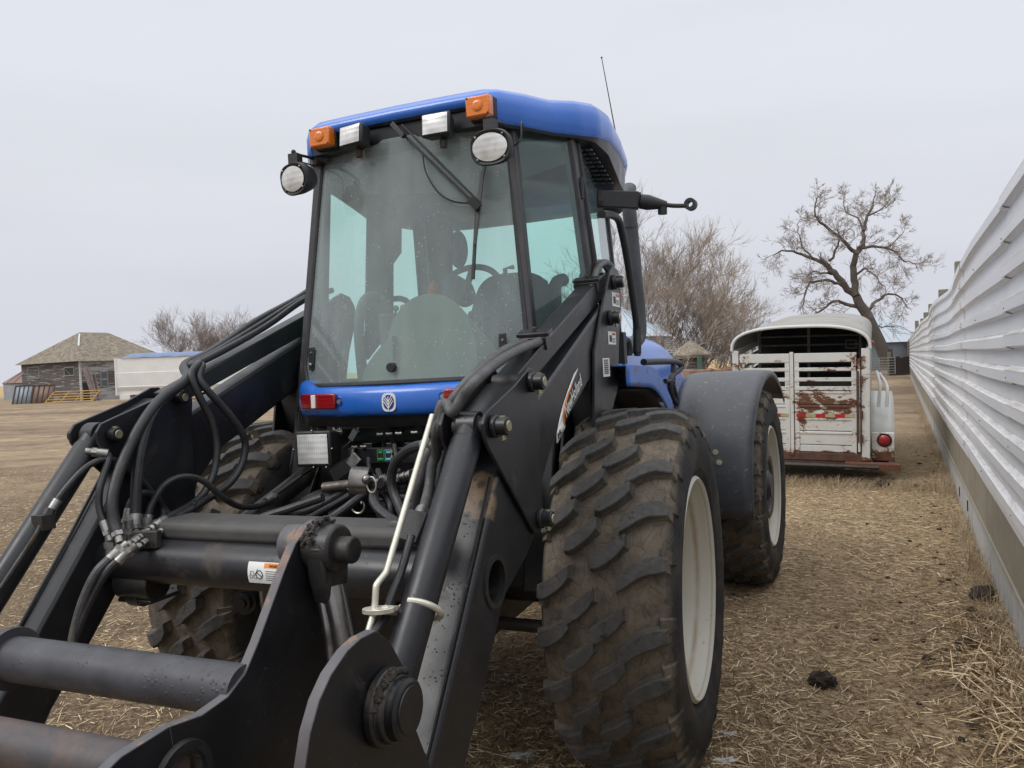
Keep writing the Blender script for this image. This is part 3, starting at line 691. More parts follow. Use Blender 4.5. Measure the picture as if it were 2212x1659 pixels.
for g, (zx, zy) in ((-1, (315,405)), (1, (1050,262))):
    p = Ss(1, zx, zy, -.315)
    b = MB(); b.box((p.x-.058, p.y+.03, p.z-.046), (p.x+.058, p.y+.075, p.z+.046)); o = b.build('turn_signal', M['plastic'], T_, bevel=.005)
    b = MB(); b.box((p.x-.055, p.y-.02, p.z-.043), (p.x+.055, p.y+.03, p.z+.043)); L = b.build('amber_lens', M['amber'], o, bevel=.007)
    b = MB(); b.lathe([(-.0225,.024),(-.0265,.018),(-.027,.008),(-.0265,0)], p, (0,1,0), 20); b.build('lens_boss', M['amber'], L)
    b = MB()
    for dx, dz in ((-.047,.036),(.047,-.036)): b.cyl((p.x+dx,p.y-.02,p.z+dz),(p.x+dx,p.y-.023,p.z+dz),.004,8)
    b.build('lens_screw', M['ink'], o)
for g, (zx, zy) in ((1, (1105,450)), (-1, (190,598))):
    p = Ss(1, zx, zy, -.40); yaw = R(0) if g > 0 else R(-14)
    h = Matrix.Translation(p) @ Matrix.Rotation(yaw, 4, 'Z') @ Matrix.Rotation(R(8), 4, 'X')
    b = MB(); prof = []
    def ov(u, v, rx, rz, sx=2.6):
        a = 2*PI*u; ca, sa = math.cos(a), math.sin(a); return (rx*math.copysign(abs(ca)**(2/sx), ca), rz*math.copysign(abs(sa)**(2/sx), sa))
    rings_ = [(-.008,.074,.058),(-.012,.086,.068),(.0,.092,.073),(.03,.088,.068),(.065,.07,.055),(.095,.045,.038),(.10,.0,.0)]
    b.grid(lambda u, v: (lambda k: h @ Vector((ov(u, 0, k[1], k[2])[0], k[0], ov(u, 0, k[1], k[2])[1])))(rings_[round(v*6)]), 36, 6)
    o = b.build('work_lamp', M['plastic'], T_, angle=50, weld=True)
    b = MB(); b.grid(lambda u, v: h @ Vector((.077*v*math.cos(2*PI*u), -.0125-.008*(1-v*v), .056*v*math.sin(2*PI*u))), 28, 5); b.build('lens', M['clear'], o, angle=60)
    b = MB()
    for dx, dz in ((-.060,.045),(.060,-.045),(.060,.045),(-.060,-.045)): q = h @ Vector((dx,-.012,dz)); b.sphere(q, .0055, 8, 6)
    b.build('lens_screw', M['steel'], o)
    b = MB(); t = h @ Vector((0,.02,.075)); b.cbox(t+Vector((0,0,.012)), (.05,.04,.05)); b.sphere(t+Vector((0,-.01,.045)), .011)
    arm_end = Vector((g*.50, -.12, 2.76)); b.tube(smooth([t+Vector((0,0,.035)), t+Vector((g*.02 if g > 0 else .02,.04,.035)), t.lerp(arm_end, .6)+Vector((0,0,.03)), arm_end]), .007, 8)
    b.build('lamp_bracket', M['plastic'], o)
    b = MB(); b.tube(smooth([h @ Vector((g*.07,.07,.0)), h @ Vector((g*.11,.06,.02)), h @ Vector((g*.10,.12,.10)), Vector((g*.53,-.05,2.76))]), .0035, 6); b.build('cable', M['plastic'], o)

# ---- wiper
wp = bpy.data.objects.new('wiper', None); col.objects.link(wp); wp.parent = T_; wp.empty_display_size = .1
def on_ws(k, x, y, off=.03):
    p = Ss(k, x, y, -.33)
    for _ in range(6): p = Ss(k, x, y, ws_s(p.x, p.z)-off)
    return p
c = MB(); c.bar(on_ws(1,650,345,.05), on_ws(1,1030,715,.05), .010, .012, up=(0,1,0)); c.bar(on_ws(1,690,345,.045), on_ws(1,1045,700,.045), .008, .012, up=(0,1,0)); c.bar(on_ws(1,645,340,.055), on_ws(1,700,400,.055), .022, .018, up=(0,1,0))
c.bar(on_ws(1,1010,690,.05), on_ws(1,1050,735,.05), .035, .02, up=(0,1,0)); c.build('wiper_arm', M['plastic'], wp, bevel=.002)
c = MB(); c.bar(on_ws(1,1078,525,.02), on_ws(1,1040,735,.03), .012, .012, up=(0,1,0)); c.bar(on_ws(1,1040,735,.03), on_ws(1,1022,1065,.02), .012, .012, up=(0,1,0)); c.bar(on_ws(1,1068,560,.035), on_ws(1,1030,905,.04), .014, .008, up=(0,1,0)); c.build('wiper_blade', M['plastic'], wp)
c = MB(); c.tube(smooth([on_ws(1,785,470), on_ws(1,800,560), on_ws(1,850,650), on_ws(1,920,700), on_ws(1,1000,712)], 5), .004, 6); c.build('washer_hose', M['hose'], wp)

# ---- cab interior
c = MB(); c.box((-.58,-.2,1.56), (.58,1.2,1.66)); c.build('cab_floor', M['interior_dark'], T_)
def dome(u, v):
    a = PI*u; prof_l = -.235*math.cos(a)*(1-.25*v)+.03; z = 1.66 + (.42*math.sin(a)**.62)*(1-.02*v); return (prof_l, -.14+.42*v - .03*(1-v), z - .12*v)
c = MB(); c.grid(lambda u, v: (-.24*math.cos(PI*u)+.035, -.12+.3*v, 1.64+.455*math.sin(PI*u)**.55-.14*v), 24, 6)
c.add([(-.24*math.cos(PI*i/24)+.035, -.12, 1.64+.455*math.sin(PI*i/24)**.55) for i in range(25)], [list(range(25))])
c.grid(lambda u, v: (-.15-.20*(1-math.cos(PI/2*u)), -.15+.3*v, 1.64+.27*math.cos(PI/2*u)**.5), 10, 4); c.add([(-.15-.20*(1-math.cos(PI/2*i/10)), -.15, 1.64+.27*math.cos(PI/2*i/10)**.5) for i in range(11)]+[(-.15,-.15,1.64)], [list(range(12))])
c.build('dash_console', M['khaki'], T_, angle=50)
sw = bpy.data.objects.new('steering_wheel', None); col.objects.link(sw); sw.parent = T_; sw.empty_display_size = .1
ctr = Vector((.07,.22,2.10)); tilt = Matrix.Rotation(R(-32), 4, 'X')
c = MB(); P = [ctr + (tilt @ Vector((.19*math.cos(a), 0, .19*math.sin(a)))) for a in [2*PI*i/40 for i in range(41)]]; c.tube(P, .016, 10, cap=False); c.build('wheel_ring', M['interior_dark'], sw)
c = MB()
for a in (90, 210, 330): c.bar(ctr+(tilt@Vector((0,-.02,0))), ctr+(tilt@Vector((.185*math.cos(R(a)),0,.185*math.sin(R(a))))), .035, .01, up=(0,1,0))
c.build('wheel_spoke', M['interior_dark'], sw)
c = MB(); q = tilt @ Vector((0,-1,0)); c.tube([ctr+(tilt@Vector((0,.02,0))), ctr+(tilt@Vector((0,-.05,0))), ctr+(tilt@Vector((0,-.13,0))), ctr+Vector((-.04,-.22,-.2))], [.05,.062,.055,.05], 16); c.build('steering_column', M['interior_dark'], sw)
st = bpy.data.objects.new('operator_seat', None); col.objects.link(st); st.parent = T_; st.empty_display_size = .1
c = MB(); c.grid(lambda u, v: (.10+lerp(-.25,.25,u)*(1-.25*v**3), .72+.10*v-.03*math.cos((u-.5)*3), 1.80+.46*v-.07*(2*u-1)**4*v), 12, 10); c.build('backrest', M['seatcloth'], st, solid=.09)
c = MB(); c.box((-.16,.30,1.86-.1), (.36,.78,1.88)); c.build('seat_cushion', M['seatcloth'], st, bevel=.04)
c = MB(); c.tube(smooth([(.42,.5,1.7),(.43,.55,2.02),(.42,.6,2.16),(.45,.68,2.2)]), [.035]*19 if 0 else .035, 10); c.box((.34,.45,1.66),(.54,.95,2.0)); c.build('armrest_console', M['interior_dark'], st, bevel=.02)
c = MB(); c.box((-.50,.3,1.66),(-.40,.75,2.06)); c.tube(smooth([(-.52,.15,1.7),(-.52,.14,2.0),(-.50,.2,2.14),(-.47,.32,2.12),(-.46,.38,1.9)]), .03, 8); c.box((-.30,1.0,1.66),(-.18,1.15,2.1)); c.build('side_console', M['interior'], T_, bevel=.02)
for (x, y, y2, cm) in ((810,665,800,'cyan'), (905,695,860,'green'), (965,688,850,'orange')):
    c = MB(); a = Ss(14, x, y, .35); b_ = Ss(14, x-(20 if x > 850 else -35), y2+60, .35); c.tube([a, b_], .007, 8); lv = c.build('control_lever', M['interior_dark'], T_)
    c = MB(); c.sphere(a, .017); c.build('lever_knob', M[cm], lv)
c = MB(); a = lambda x, y: Ss(14, x, y, .55); c.tube(smooth([a(640,612), a(880,612), a(950,612), a(1005,640), a(1020,700), a(1000,760)], 4), .017, 8); c.build('rear_handle', M['interior_dark'], T_)
for (a, b_) in (((200,520),(265,520)), ((1930,335),(1855,350))):
    c = MB(); p = Ss(14, a[0], a[1], -.2 if a[0] < 900 else -.12); q = Ss(14, b_[0], b_[1], -.2 if a[0] < 900 else -.12); c.tube([p, q, q-Vector((0,0,.30))], .011, 8); c.cyl(q-Vector((0,0,.02)), q-Vector((0,0,.22)), .015, 8); c.build('gas_strut', M['interior_dark'], T_)
# interior pillars (rear posts and duct) seen through the windshield
c = MB()
def ip(k, x, y, s): q = Ss(k, x, y, s); return q
q0, q1 = Ss(13,650,1000,.42), Ss(14,650,1150,.42)
A = [Ss(13,645,900,.42), Ss(13,915,1060,.42), Ss(14,912,200,.42), Ss(14,842,300,.42), Ss(14,842,850,.42), Ss(14,620,1150,.42)]
c.add([p for p in A]+[p+Vector((0,.06,0)) for p in A], [list(range(6)), list(range(11,5,-1))]+[(i,(i+1)%6,6+(i+1)%6,6+i) for i in range(6)])
A = [Ss(13,1150,1080,.98), Ss(13,1390,1080,.98), Ss(14,1375,600,.98), Ss(14,1200,600,.98)]
c.add([p for p in A]+[p+Vector((0,.04,0)) for p in A], [list(range(4)), list(range(7,3,-1))]+[(i,(i+1)%4,4+(i+1)%4,4+i) for i in range(4)]); c.build('inner_post', M['interior_dark'], T_, bevel=.01)
c = MB(); p = Ss(13, 1400, 1260, .95); c.box((p.x-.14,.92,p.z-.05),(p.x-.04,1.0,p.z+.05)); q = Ss(13,1450,1400,.9); P = [Vector((q.x+.052*math.cos(a), .9, q.z+.105*math.sin(a))) for a in [2*PI*i/24 for i in range(25)]]; c.tube(P, .010, 6, cap=False); c.tube([q+Vector((0,0,.1)), q+Vector((.0,0,.16)), q+Vector((-.06,.05,.2))], .014, 8); c.cyl(q+Vector((.03,0,.14)), q+Vector((.09,0,.14)), .022, 10); cm_ = c.build('cab_mirror', M['interior_dark'], T_)
c = MB(); c.add([Vector((q.x+.046*math.cos(a), .9, q.z+.10*math.sin(a))) for a in [2*PI*i/24 for i in range(24)]], [list(range(24))]); c.build('mirror_glass', M['mirrorglass'], T_)
c = MB(); q = Ss(13, 490, 890, .05); c.sphere(q, (.055,.02,.05), 14, 8); c.tube(smooth([Ss(13,290,690,.0), Ss(13,370,760,.02), Ss(13,430,790,.04), q]), .012, 8); c.build('inside_mirror', M['interior_dark'], T_, solid=.02)
c = MB(); c.sphere(Ss(14,1230,545,.2), (.03,.03,.045), 8, 6, jit=.5); c.build('orange_rag', simple('orange_cloth', (.5,.10,.04), .9), T_)

# ---- mirror arm and grab rail on the right
ma = bpy.data.objects.new('mirror_arm', None); col.objects.link(ma); ma.parent = T_; ma.empty_display_size = .1
def P18(x, y): return Ls(18, x, y, .74)
b0, b1 = Ls(18,520,380,.72), Ss(18,860,390,.52); 
c = MB(); c.bar(b0, b1, .028, .085, up=(0,0,1)); c.build('arm_bracket', M['plastic'], ma, bevel=.006)
a1, a2, a3, a4 = Ss(18,800,390,.52), Ss(18,870,400,.53), Ss(18,1090,430,.56), Ss(18,1285,425,.60)
c = MB(); c.bar(a1, a2, .045, .082, up=(0,0,1)); c.tube([a2, a2.lerp(a3,.3), a2.lerp(a3,.65), a3], [.036,.038,.028,.018], 14); c.build('arm_knuckle', M['plastic'], ma, bevel=.004)
c = MB(); c.tube(smooth([a3, Ss(18,1150,436,.57), Ss(18,1240,436,.59)]), .011, 10); c.cyl(Ss(18,1055,435,.56), Ss(18,1055,505,.56), .023, 14); c.build('mirror_rod', M['plastic'], ma)
c = MB(); c.lathe([(-.02,.014),(-.02,.03),(.02,.03),(.02,.014)], a4, (BX.x*0+.1, 1, 0), 20, closed=True); c.build('clamp_ring', M['plastic'], ma)
c = MB(); c.cyl(Ls(18,543,337,.75), Ls(18,543,337,.765), .010, 8); c.cyl(Ls(18,562,403,.75), Ls(18,562,403,.765), .010, 8); c.build('bracket_bolt', M['pin'], ma)
p = Ls(18, 640, 450, .66); c = MB(); c.sphere(p, (.07,.09,.045), 14, 8); c.build('rear_lamp_housing', M['plastic'], T_)
p = Ls(18, 645, 300, .62)+Vector((0,.1,0)); c = MB(); c.box(p-Vector((.03,.03,.03)), p+Vector((.03,.03,.03))); c.build('rear_amber_lamp', M['amber'], T_, bevel=.006)
c = MB(); g = lambda x, y: Ls(18, x, y, .80); c.tube(smooth([g(560,505), g(640,512), g(690,545), g(715,620), g(770,900), g(845,1430), g(850,1659)], 6), .019, 12)
c.cyl(g(848,1430), g(848,1640), .023, 12); c.build('grab_rail', M['plastic'], T_)
c = MB(); g = lambda x, y: Ls(18, x, y, .76); c.tube(smooth([g(690,1535), g(760,1540), g(775,1600), g(778,1659)], 4), .022, 10); c.box(g(690,1600)-Vector((.03,.03,.08)), g(690,1600)+Vector((.04,.03,.08))); c.build('step_handle', M['plastic'], T_, bevel=.004)

# ---- blue bumper with tail lamps and badge
def bump_s(l): return -.300 - .165*(1-min(1, abs(l)/.60)**2.4)
def bf(u, v):
    l = lerp(-.625, .625, u); a = abs(l); wrap = max(0, (a-.55)/.075)
    s = bump_s(l) + .11*wrap**2
    zb = 1.552 + .04*wrap; zt = 1.682 + .035*min(1, max(0, (a-.44)/.1))
    prof = [(.05,0.0,zb+.004),(.02,0,zb),(.0,0,zb+.012),(-.008,0,lerp(zb,zt,.35)),(-.004,0,lerp(zb,zt,.75)),(.01,0,zt-.012),(.04,0,zt),(.13,0,zt+.004)]
    k = v*7; i = min(int(k), 6); f = k-i; o = lerp(prof[i][0], prof[i+1][0], f); z = lerp(prof[i][2], prof[i+1][2], f)
    return (l*(1 - o*.12), s+o, z)
c = MB(); c.grid(bf, 60, 14); bumper = c.build('rear_bumper', M['blue'], T_, solid=.006, angle=50)
def bsurf(l, z, off=.012): return Vector((l, bump_s(l)-.008-off, z))
for (k, x0, x1, yy, vis) in ((14, 65, 415, 1505, 1), (0, 0, 0, 0, 0)):
    if vis: a, b_ = Ss(14,x0,1505,-.38), Ss(14,x1,1505,-.43); zc = (a.z+b_.z)/2; la, lb = a.x, b_.x
    else: la, lb = -lb_, -la_
    la_, lb_ = la, lb
    def face(u, v, o, h=.034): l = lerp(la, lb, u); return bsurf(l, zc+lerp(-h, h, v), o)
    b = MB(); nn = 8; V = [face(i/nn, j, o) for o in (.0, .02) for j in (0, 1) for i in range(nn+1)]; q = nn+1
    F = []
    for i in range(nn): F += [(i,i+1,2*q+i+1,2*q+i),(q+i,3*q+i,3*q+i+1,q+i+1),(2*q+i,2*q+i+1,3*q+i+1,3*q+i),(i,q+i,q+i+1,i+1)]
    F += [(0,2*q,3*q,q),(q-1,2*q-1,4*q-1,3*q-1)]
    b.add(V, F); o = b.build('tail_lamp', M['redlens'], bumper, bevel=.006)
    b = MB(); sgn = 1 if vis else -1
    fx = .45; l0 = lerp(la, lb, fx if vis else 1-fx); 
    for (z0, z1) in ((-.030, .030),): b.bar(bsurf(l0, zc-.03, .022), bsurf(l0, zc+.03, .022), .024, .010, up=(0,1,0))
    b.build('marker_lens', M['white'], o, bevel=.002)
for x, y, s_ in ((445,1505,-.43), (1310,1462,-.46)):
    p = Ss(14, x, y, s_); b = MB(); b.lathe([(.004,.026),(-.002,.018),(.012,.016),(.014,0)], bsurf(p.x, p.z, .004), (0,1,0), 20); b.build('bolt_recess', M['inkblue'], bumper)
    b = MB(); b.cyl(bsurf(p.x, p.z, -.004), bsurf(p.x, p.z, .012), .011, 6); b.build('bumper_bolt', M['steel'], bumper)
# badge: rounded oval ring, dark blue centre, branching veins
pb = Ss(14, 845, 1512, -.475); zc = pb.z; lc = pb.x
def super_(a, rx, rz, e=3.0): ca, sa = math.cos(a), math.sin(a); return (rx*math.copysign(abs(ca)**(2/e), ca), rz*math.copysign(abs(sa)**(2/e), sa))
b = MB(); b.add([bsurf(lc+super_(2*PI*i/40,.034,.040)[0], zc+super_(2*PI*i/40,.034,.040)[1], .006) for i in range(40)]+[bsurf(lc+super_(2*PI*i/40,.034,.040)[0], zc+super_(2*PI*i/40,.034,.040)[1], .0) for i in range(40)], [list(range(40))]+[(i,(i+1)%40,40+(i+1)%40,40+i) for i in range(40)]); bd = b.build('badge', M['white'], bumper)
b = MB(); b.add([bsurf(lc+super_(2*PI*i/40,.026,.031,2.4)[0], zc+super_(2*PI*i/40,.026,.031,2.4)[1], .0075) for i in range(40)], [list(range(40))]); b.build('badge_field', M['inkblue'], bd)
b = MB(); b.bar(bsurf(lc, zc-.034, .0095), bsurf(lc, zc+.024, .0095), .004, .002, up=(0,1,0))
for g in (1,-1):
    for k in range(3): b.bar(bsurf(lc, zc-.026+.013*k, .0095), bsurf(lc+g*(.024-.004*k), zc+.006+.010*k, .0095), .0035, .002, up=(0,1,0))
b.build('badge_leaf', M['white'], bd)

# ---- headlight below the bumper on the left
p = Ss(4, 385, 445, -.56)
o, h = square_lamp('headlight', p, .172, .158, .13, R(8), R(0), M['plastic'], M['clear'])
b = MB(); b.bar(h @ Vector((.0,.09,0)), h @ Vector((.05,.26,.05)), .05, .04); b.build('lamp_bracket', M['plastic'], o)
b = MB()
for dx, dz in ((0,.079),(0,-.079),(.092,0),(-.092,0),(.06,-.079)): b.sphere(h @ Vector((dx,-.003,dz)), .0045, 8, 6)
b.build('lens_screw', M['brass'], o)

# ---- lower glass panel under the bumper (greenish) and refuelling decal
c = MB(); c.grid(lambda u, v: (lerp(-.42,.62,u), -.32, lerp(1.43,1.56,v)), 2, 2); c.build('lower_window', simple('greenish_pane', (.035,.052,.046), .25, 0, .1, 6, .02), T_, solid=.008)
def decal(name, l_or_s, c0, w_, h_, xdir, mat=None, parent=T_, updir=(0,0,1)):
    x = Vector(xdir).normalized(); u = Vector(updir); u = (u-x*u.dot(x)).normalized(); nrm = x.cross(u)
    Mx = Matrix(((x.x,u.x,nrm.x,c0.x),(x.y,u.y,nrm.y,c0.y),(x.z,u.z,nrm.z,c0.z),(0,0,0,1)))
    b = MB(); b.box((-w_/2,-h_/2,0),(w_/2,h_/2,.001),0,Mx); o = b.build(name, mat or M['white'], parent); return o, Mx
def dbox(parent, Mx, x0, y0, x1, y1, mat, name='printed_block', z=.0015):
    b = MB(); b.box((x0,y0,z),(x1,y1,z+.0008),0,Mx); return b.build(name, M[mat], parent)
p = Ss(15, 90, 220, -.335); o, X = decal('warning_decal', 0, p+Vector((0,-.01,0)), .050, .085, (1,0,0))
dbox(o, X, -.024,.026,.024,.041,'red'); dbox(o, X, -.023,-.018,.023,.024,'ink'); dbox(o, X, -.019,-.015,.019,.021,'white','printed_block',.0026); dbox(o, X, -.013,-.013,.004,.010,'ink','pump_symbol',.0036); dbox(o, X, .007,-.013,.011,.006,'ink','figure_symbol',.0036)
# ================================================================= LOADER
LO, LI = .835, .70
def side(P, l0, l1, sgn, m=0, b=None, hole=None):
    b = b or MB(); b.prism(P, sgn*l0, sgn*l1, m, hole); return b
boom_poly = [(.16,2.00),(.05,1.985),(-.06,1.935),(-.838,1.612),(-.98,1.56),(-1.13,1.46),(-1.20,1.41),(-1.345,1.215),(-1.52,.99),(-1.72,.74),(-1.92,.44),(-1.86,.34),(-1.72,.38),(-1.53,.66),(-1.36,.845),(-1.20,1.035),(-1.0,1.115),(-.91,1.17),(-.83,1.32),(-.70,1.44),(-.53,1.51),(-.17,1.67),(.10,1.86),(.19,1.93)]
for sgn in (1, -1):
    b = MB(); b.prism(boom_poly, sgn*.712, sgn*.818, 0, hole=(-1.262,1.104,.062)); boom = b.build('loader_boom', M['boom'], T_, bevel=.010)
    b = MB(); b.lathe([(-.06,.062),(.006,.062),(.006,.078),(-.0,.078)], (sgn*.818,-1.262,1.104), (sgn,0,0), 32); b.lathe([(-.1,.062),(-.06,.062)], (sgn*.818,-1.262,1.104), (sgn,0,0), 32); b.build('tube_end_ring', M['black_dirty'], boom, angle=40)
    # dirt-worn top face strips and weld rib
    b = MB(); b.tube([(sgn*.800,-1.22,1.402),(sgn*.800,-1.36,1.21),(sgn*.800,-1.80,.64)], .006, 6); b.build('weld_bead', M['black'], boom)
    # leveling link
    b = MB(); P0, P1 = Vector((0,-.93,1.675)), Vector((0,.21,2.105))
    d = (P1-P0).normalized(); u = Vector((0,-d.z,d.y))
    poly = [P0+u*.035-d*.02, P0-u*.035-d*.02, P1-u*.05+d*.02, P1+u*.045+d*.03]
    b.prism([(q.y,q.z) for q in poly], sgn*.715, sgn*.80); b.build('leveling_link', M['black'], T_, bevel=.006)
    # bellcrank plates
    bp = [(-1.266,1.612),(-1.30,1.600),(-1.322,1.570),(-1.318,1.535),(-1.295,1.50),(-.985,1.205),(-.955,1.178),(-.915,1.172),(-.882,1.195),(-.876,1.26),(-.868,1.61),(-.862,1.66),(-.87,1.70),(-.905,1.722),(-.945,1.722),(-1.066,1.672)]
    for (x0, x1) in ((LO-.012, LO), (LI-.012, LI)):
        b = MB(); b.prism(bp, sgn*x0, sgn*x1); pl = b.build('bellcrank_plate', M['black'], T_, bevel=.003)
    b = MB(); b.grid(lambda u, v: (sgn*lerp(.70,.822,u), lerp(-.985,-1.20,v), lerp(1.675,1.585,v)), 2, 2); b.build('bellcrank_web', M['black'], T_, solid=.012, bevel=.004)
    # pins A, B, C and tower pins
    for (s, z, rr) in ((-.94,1.676,.027),(-1.262,1.558,.027),(-.92,1.222,.026),(.212,2.104,.028),(.111,1.933,.028)):
        b = MB(); x1 = LO+.05
        b.cyl((sgn*(LO),s,z),(sgn*(LO+.018),s,z),rr*1.25,24); b.cyl((sgn*(LO+.01),s,z),(sgn*x1,s,z),rr,24); b.cyl((sgn*(LI-.012),s,z),(sgn*(LI-.05),s,z),rr*.95,24)
        pin = b.build('pivot_boss', M['black_dirty'] if 0 else M['black_clean'], T_, bevel=.004)
        b = MB(); b.cyl((sgn*(x1-.01),s,z),(sgn*(x1+.004),s,z),rr*.62,20); b.cyl((sgn*(LI-.045),s,z),(sgn*(LI-.055),s,z),rr*.6,20); b.build('pivot_pin', M['steel'] if 0 else M['brass'], pin, bevel=.002)
        b = MB(); b.cyl((sgn*(LO+.032),s,z-rr*.9),(sgn*(LO+.032),s,z-rr*1.5),.007,8); b.cyl((sgn*(LO+.032),s,z-rr*1.2),(sgn*(LO+.032),s,z-rr*1.35),.011,6); b.cyl((sgn*(LO+.032),s,z+rr*.9),(sgn*(LO+.032),s,z+rr*1.12),.010,6); b.cyl((sgn*(LI-.034),s,z+rr*.85),(sgn*(LI-.034),s,z+rr*1.1),.010,6); b.build('lock_bolt', M['brass'], pin)
        if s < -1: b = MB(); b.cyl((sgn*.715,s,z),(sgn*.822,s,z),.028,20); b.build('cross_pin', M['pin'], pin)
    if sgn > 0:
        b = MB(); b.cyl((.71,-.945,1.676),(.82,-.945,1.676),.03,20); b.build('link_bush', M['pin'], T_)
    # bucket cylinder from B down
    B0 = Vector((sgn*.765,-1.262,1.558)); B1 = Vector((sgn*.765,-1.765,.965)); d = (B1-B0).normalized()
    b = MB(); b.cyl(B0-d*.02, B0+d*.07, .042, 28); b.cyl((sgn*.735,B0.y,B0.z),(sgn*.795,B0.y,B0.z),.046,24); b.tube([B0+d*.045, B0+d*.06, B1-d*.01, B1], [.040,.0455,.0455,.042], 32)
    cylr = b.build('bucket_cylinder', M['black'], T_, bevel=.002, angle=50)
    b = MB(); b.cyl(B1-d*.02, B1+d*.32, .024, 20); b.build('cylinder_rod', M['chrome'], cylr)
    b = MB(); b.cyl(B1-d*.015, B1+d*.012, .047, 24); b.build('cylinder_gland', M['pin'], cylr)
    # lift cylinder
    c0, c1 = Vector((sgn*.60,-1.05,1.0)), Vector((sgn*.60,-.30,1.30)); c1 = Vector((sgn*.55,-.15,1.33)); c0 = Vector((sgn*.55,-1.02,1.04))
    b = MB(); b.tube([c0, c0.lerp(c1,.85)], .045, 24); b.cyl(c0.lerp(c1,.8), c1+(c1-c0)*.2, .028, 16); b.build('lift_cylinder', M['black_dirty'], T_, angle=50)
    # tower
    tp = [(.05,2.02),(.13,2.10),(.17,2.155),(.24,2.185),(.32,2.17),(.365,2.12),(.36,2.03),(.285,1.86),(.24,1.70),(.20,1.60),(.03,1.47),(-.15,1.33),(-.22,1.20),(-.30,1.2),(-.22,1.42),(-.175,1.64),(-.15,1.78)]
    for (x0, x1) in ((LO-.014, LO), (LI-.014, LI)):
        b = MB(); b.prism(tp, sgn*x0, sgn*x1); tw = b.build('tower_plate', M['black_clean'], T_, bevel=.003)
    b = MB(); b.prism([(.30,2.02),(.26,1.75),(.19,1.62),(-.1,1.40),(-.16,1.62),(-.13,1.76),(.10,1.80)], sgn*.705, sgn*.815)
    b.prism([(.20,1.60),(-.18,1.66),(-.30,1.25),(-.38,.80),(.25,.80),(.28,1.2)], sgn*.54, sgn*.672); b.build('tower_post', M['black_clean'], T_, bevel=.01)
    # hose clamps on the link
    # torque tube etc. built once below

# torque tube and boxed crossmember
b = MB(); b.cyl((-.72,-1.262,1.104),(.72,-1.262,1.104),.078,40); tt = b.build('torque_tube', M['black'], T_, angle=50)
b = MB(); b.prism([(-1.262,1.185),(-1.262,1.225),(-1.24,1.245),(-1.09,1.245),(-1.09,1.15),(-1.2,1.15)], -.50, .50); b.build('cross_member', M['dusty'], T_, bevel=.010)
b = MB(); b.prism([(-.70,1.18),(-.70,1.235),(-.60,1.25),(-.50,1.25),(-.50,1.15)], -.30, .52); b.build('rear_cross_member', M['black_dirty'], T_, bevel=.008)
b = MB(); b.cyl((-.62,-1.26,.985),(-.56,-1.26,.985),.05,20); b.cyl((-.66,-1.262,1.02),(-.50,-1.262,1.02),.06,20); b.box((-.66,-1.30,.955),(-.5,-1.16,.97)); b.build('tube_bracket', M['black_dirty'], T_, bevel=.005)
# overhead warning decal on the tube
for k in (0,):
    a0 = 205; b = MB(); lx0, lx1 = Ss(3,1350,360,-1.34).x, Ss(3,1350,360,-1.34).x+.16
    def on_tube(x, a, r=.0795): return (x, -1.262+r*math.cos(R(a)), 1.104+r*math.sin(R(a)))
    b.grid(lambda u, v: on_tube(lerp(lx0,lx1,u), lerp(203,152,v)), 2, 8); dc = b.build('warning_decal', M['white'], tt)
    b = MB(); b.grid(lambda u, v: on_tube(lerp(lx0+.065,lx1,u), lerp(165,154,v), .0803), 2, 3); b.build('warning_band', M['orange'], dc)
    Mx = Matrix(((1,0,0,lx0+.08),(0,0,-1,-1.3445),(0,1,0,1.116),(0,0,0,1)))
    Mt = Matrix.Translation(Vector(on_tube(lx0+.085, 164, .0812))) @ Matrix.Rotation(R(69), 4, 'X')
    text_part('warning_text', 'WARNING', .014, Mt, M['ink'], dc)
    for i in range(5):
        b = MB(); b.grid(lambda u, v: on_tube(lerp(lx0+.072,lx1-.01-.02*(i%2),u), lerp(172+5*i,173.4+5*i,v), .0803), 2, 1); b.build('small_print', M['pin'], dc)
    b = MB(); q = [on_tube(lx0+.047+.013*math.cos(t), 181+9.5*math.sin(t), .0808) for t in [2*PI*i/20 for i in range(21)]]; b.tube(q, .0012, 5); b.tube([q[2], q[12]], .0012, 5); b.build('prohibition_symbol', M['ink'], dc)
    b = MB()
    for cxx, rr in ((.014,.006),(.030,.006)): b.tube([on_tube(lx0+cxx+rr*math.cos(t), 186+4.5*math.sin(t), .0808) for t in [2*PI*i/14 for i in range(15)]], .0007, 4)
    b.tube([on_tube(lx0+.012,181,.0808), on_tube(lx0+.013,174,.0808), on_tube(lx0+.024,174,.0808), on_tube(lx0+.026,181,.0808), on_tube(lx0+.036,176,.0808), on_tube(lx0+.040,168,.0808)], .0007, 4); b.build('loader_symbol', M['pin'], dc)

# ---- coupler frame (bucket carrier)
ct = Vector((0,-1.868,.985))
b = MB(); b.cyl((-.40,-1.868,.985),(.42,-1.868,.985),.061,40); b.lathe([(-.012,.061),(-.012,.085),(.012,.085),(.012,.061)], (-.40,-1.868,.985),(1,0,0),32); b.build('carrier_tube', M['tube_worn'], T_, angle=50)
b = MB(); b.cyl((-.62,-2.10,.895),(.42,-2.10,.895),.056,40); b.build('carrier_tube', M['tube_rust'], T_, angle=50)
pl1 = [(-1.56,1.335),(-1.605,1.325),(-1.66,1.29),(-1.70,1.245),(-1.745,1.185),(-1.82,1.085),(-1.87,1.028),(-1.93,.998),(-2.01,.99),(-2.10,1.005),(-2.22,1.0),(-2.40,.94),(-2.48,.80),(-2.4,.6),(-2.1,.42),(-1.8,.36),(-1.66,.42),(-1.60,.72),(-1.545,1.0),(-1.50,1.22),(-1.515,1.30)]
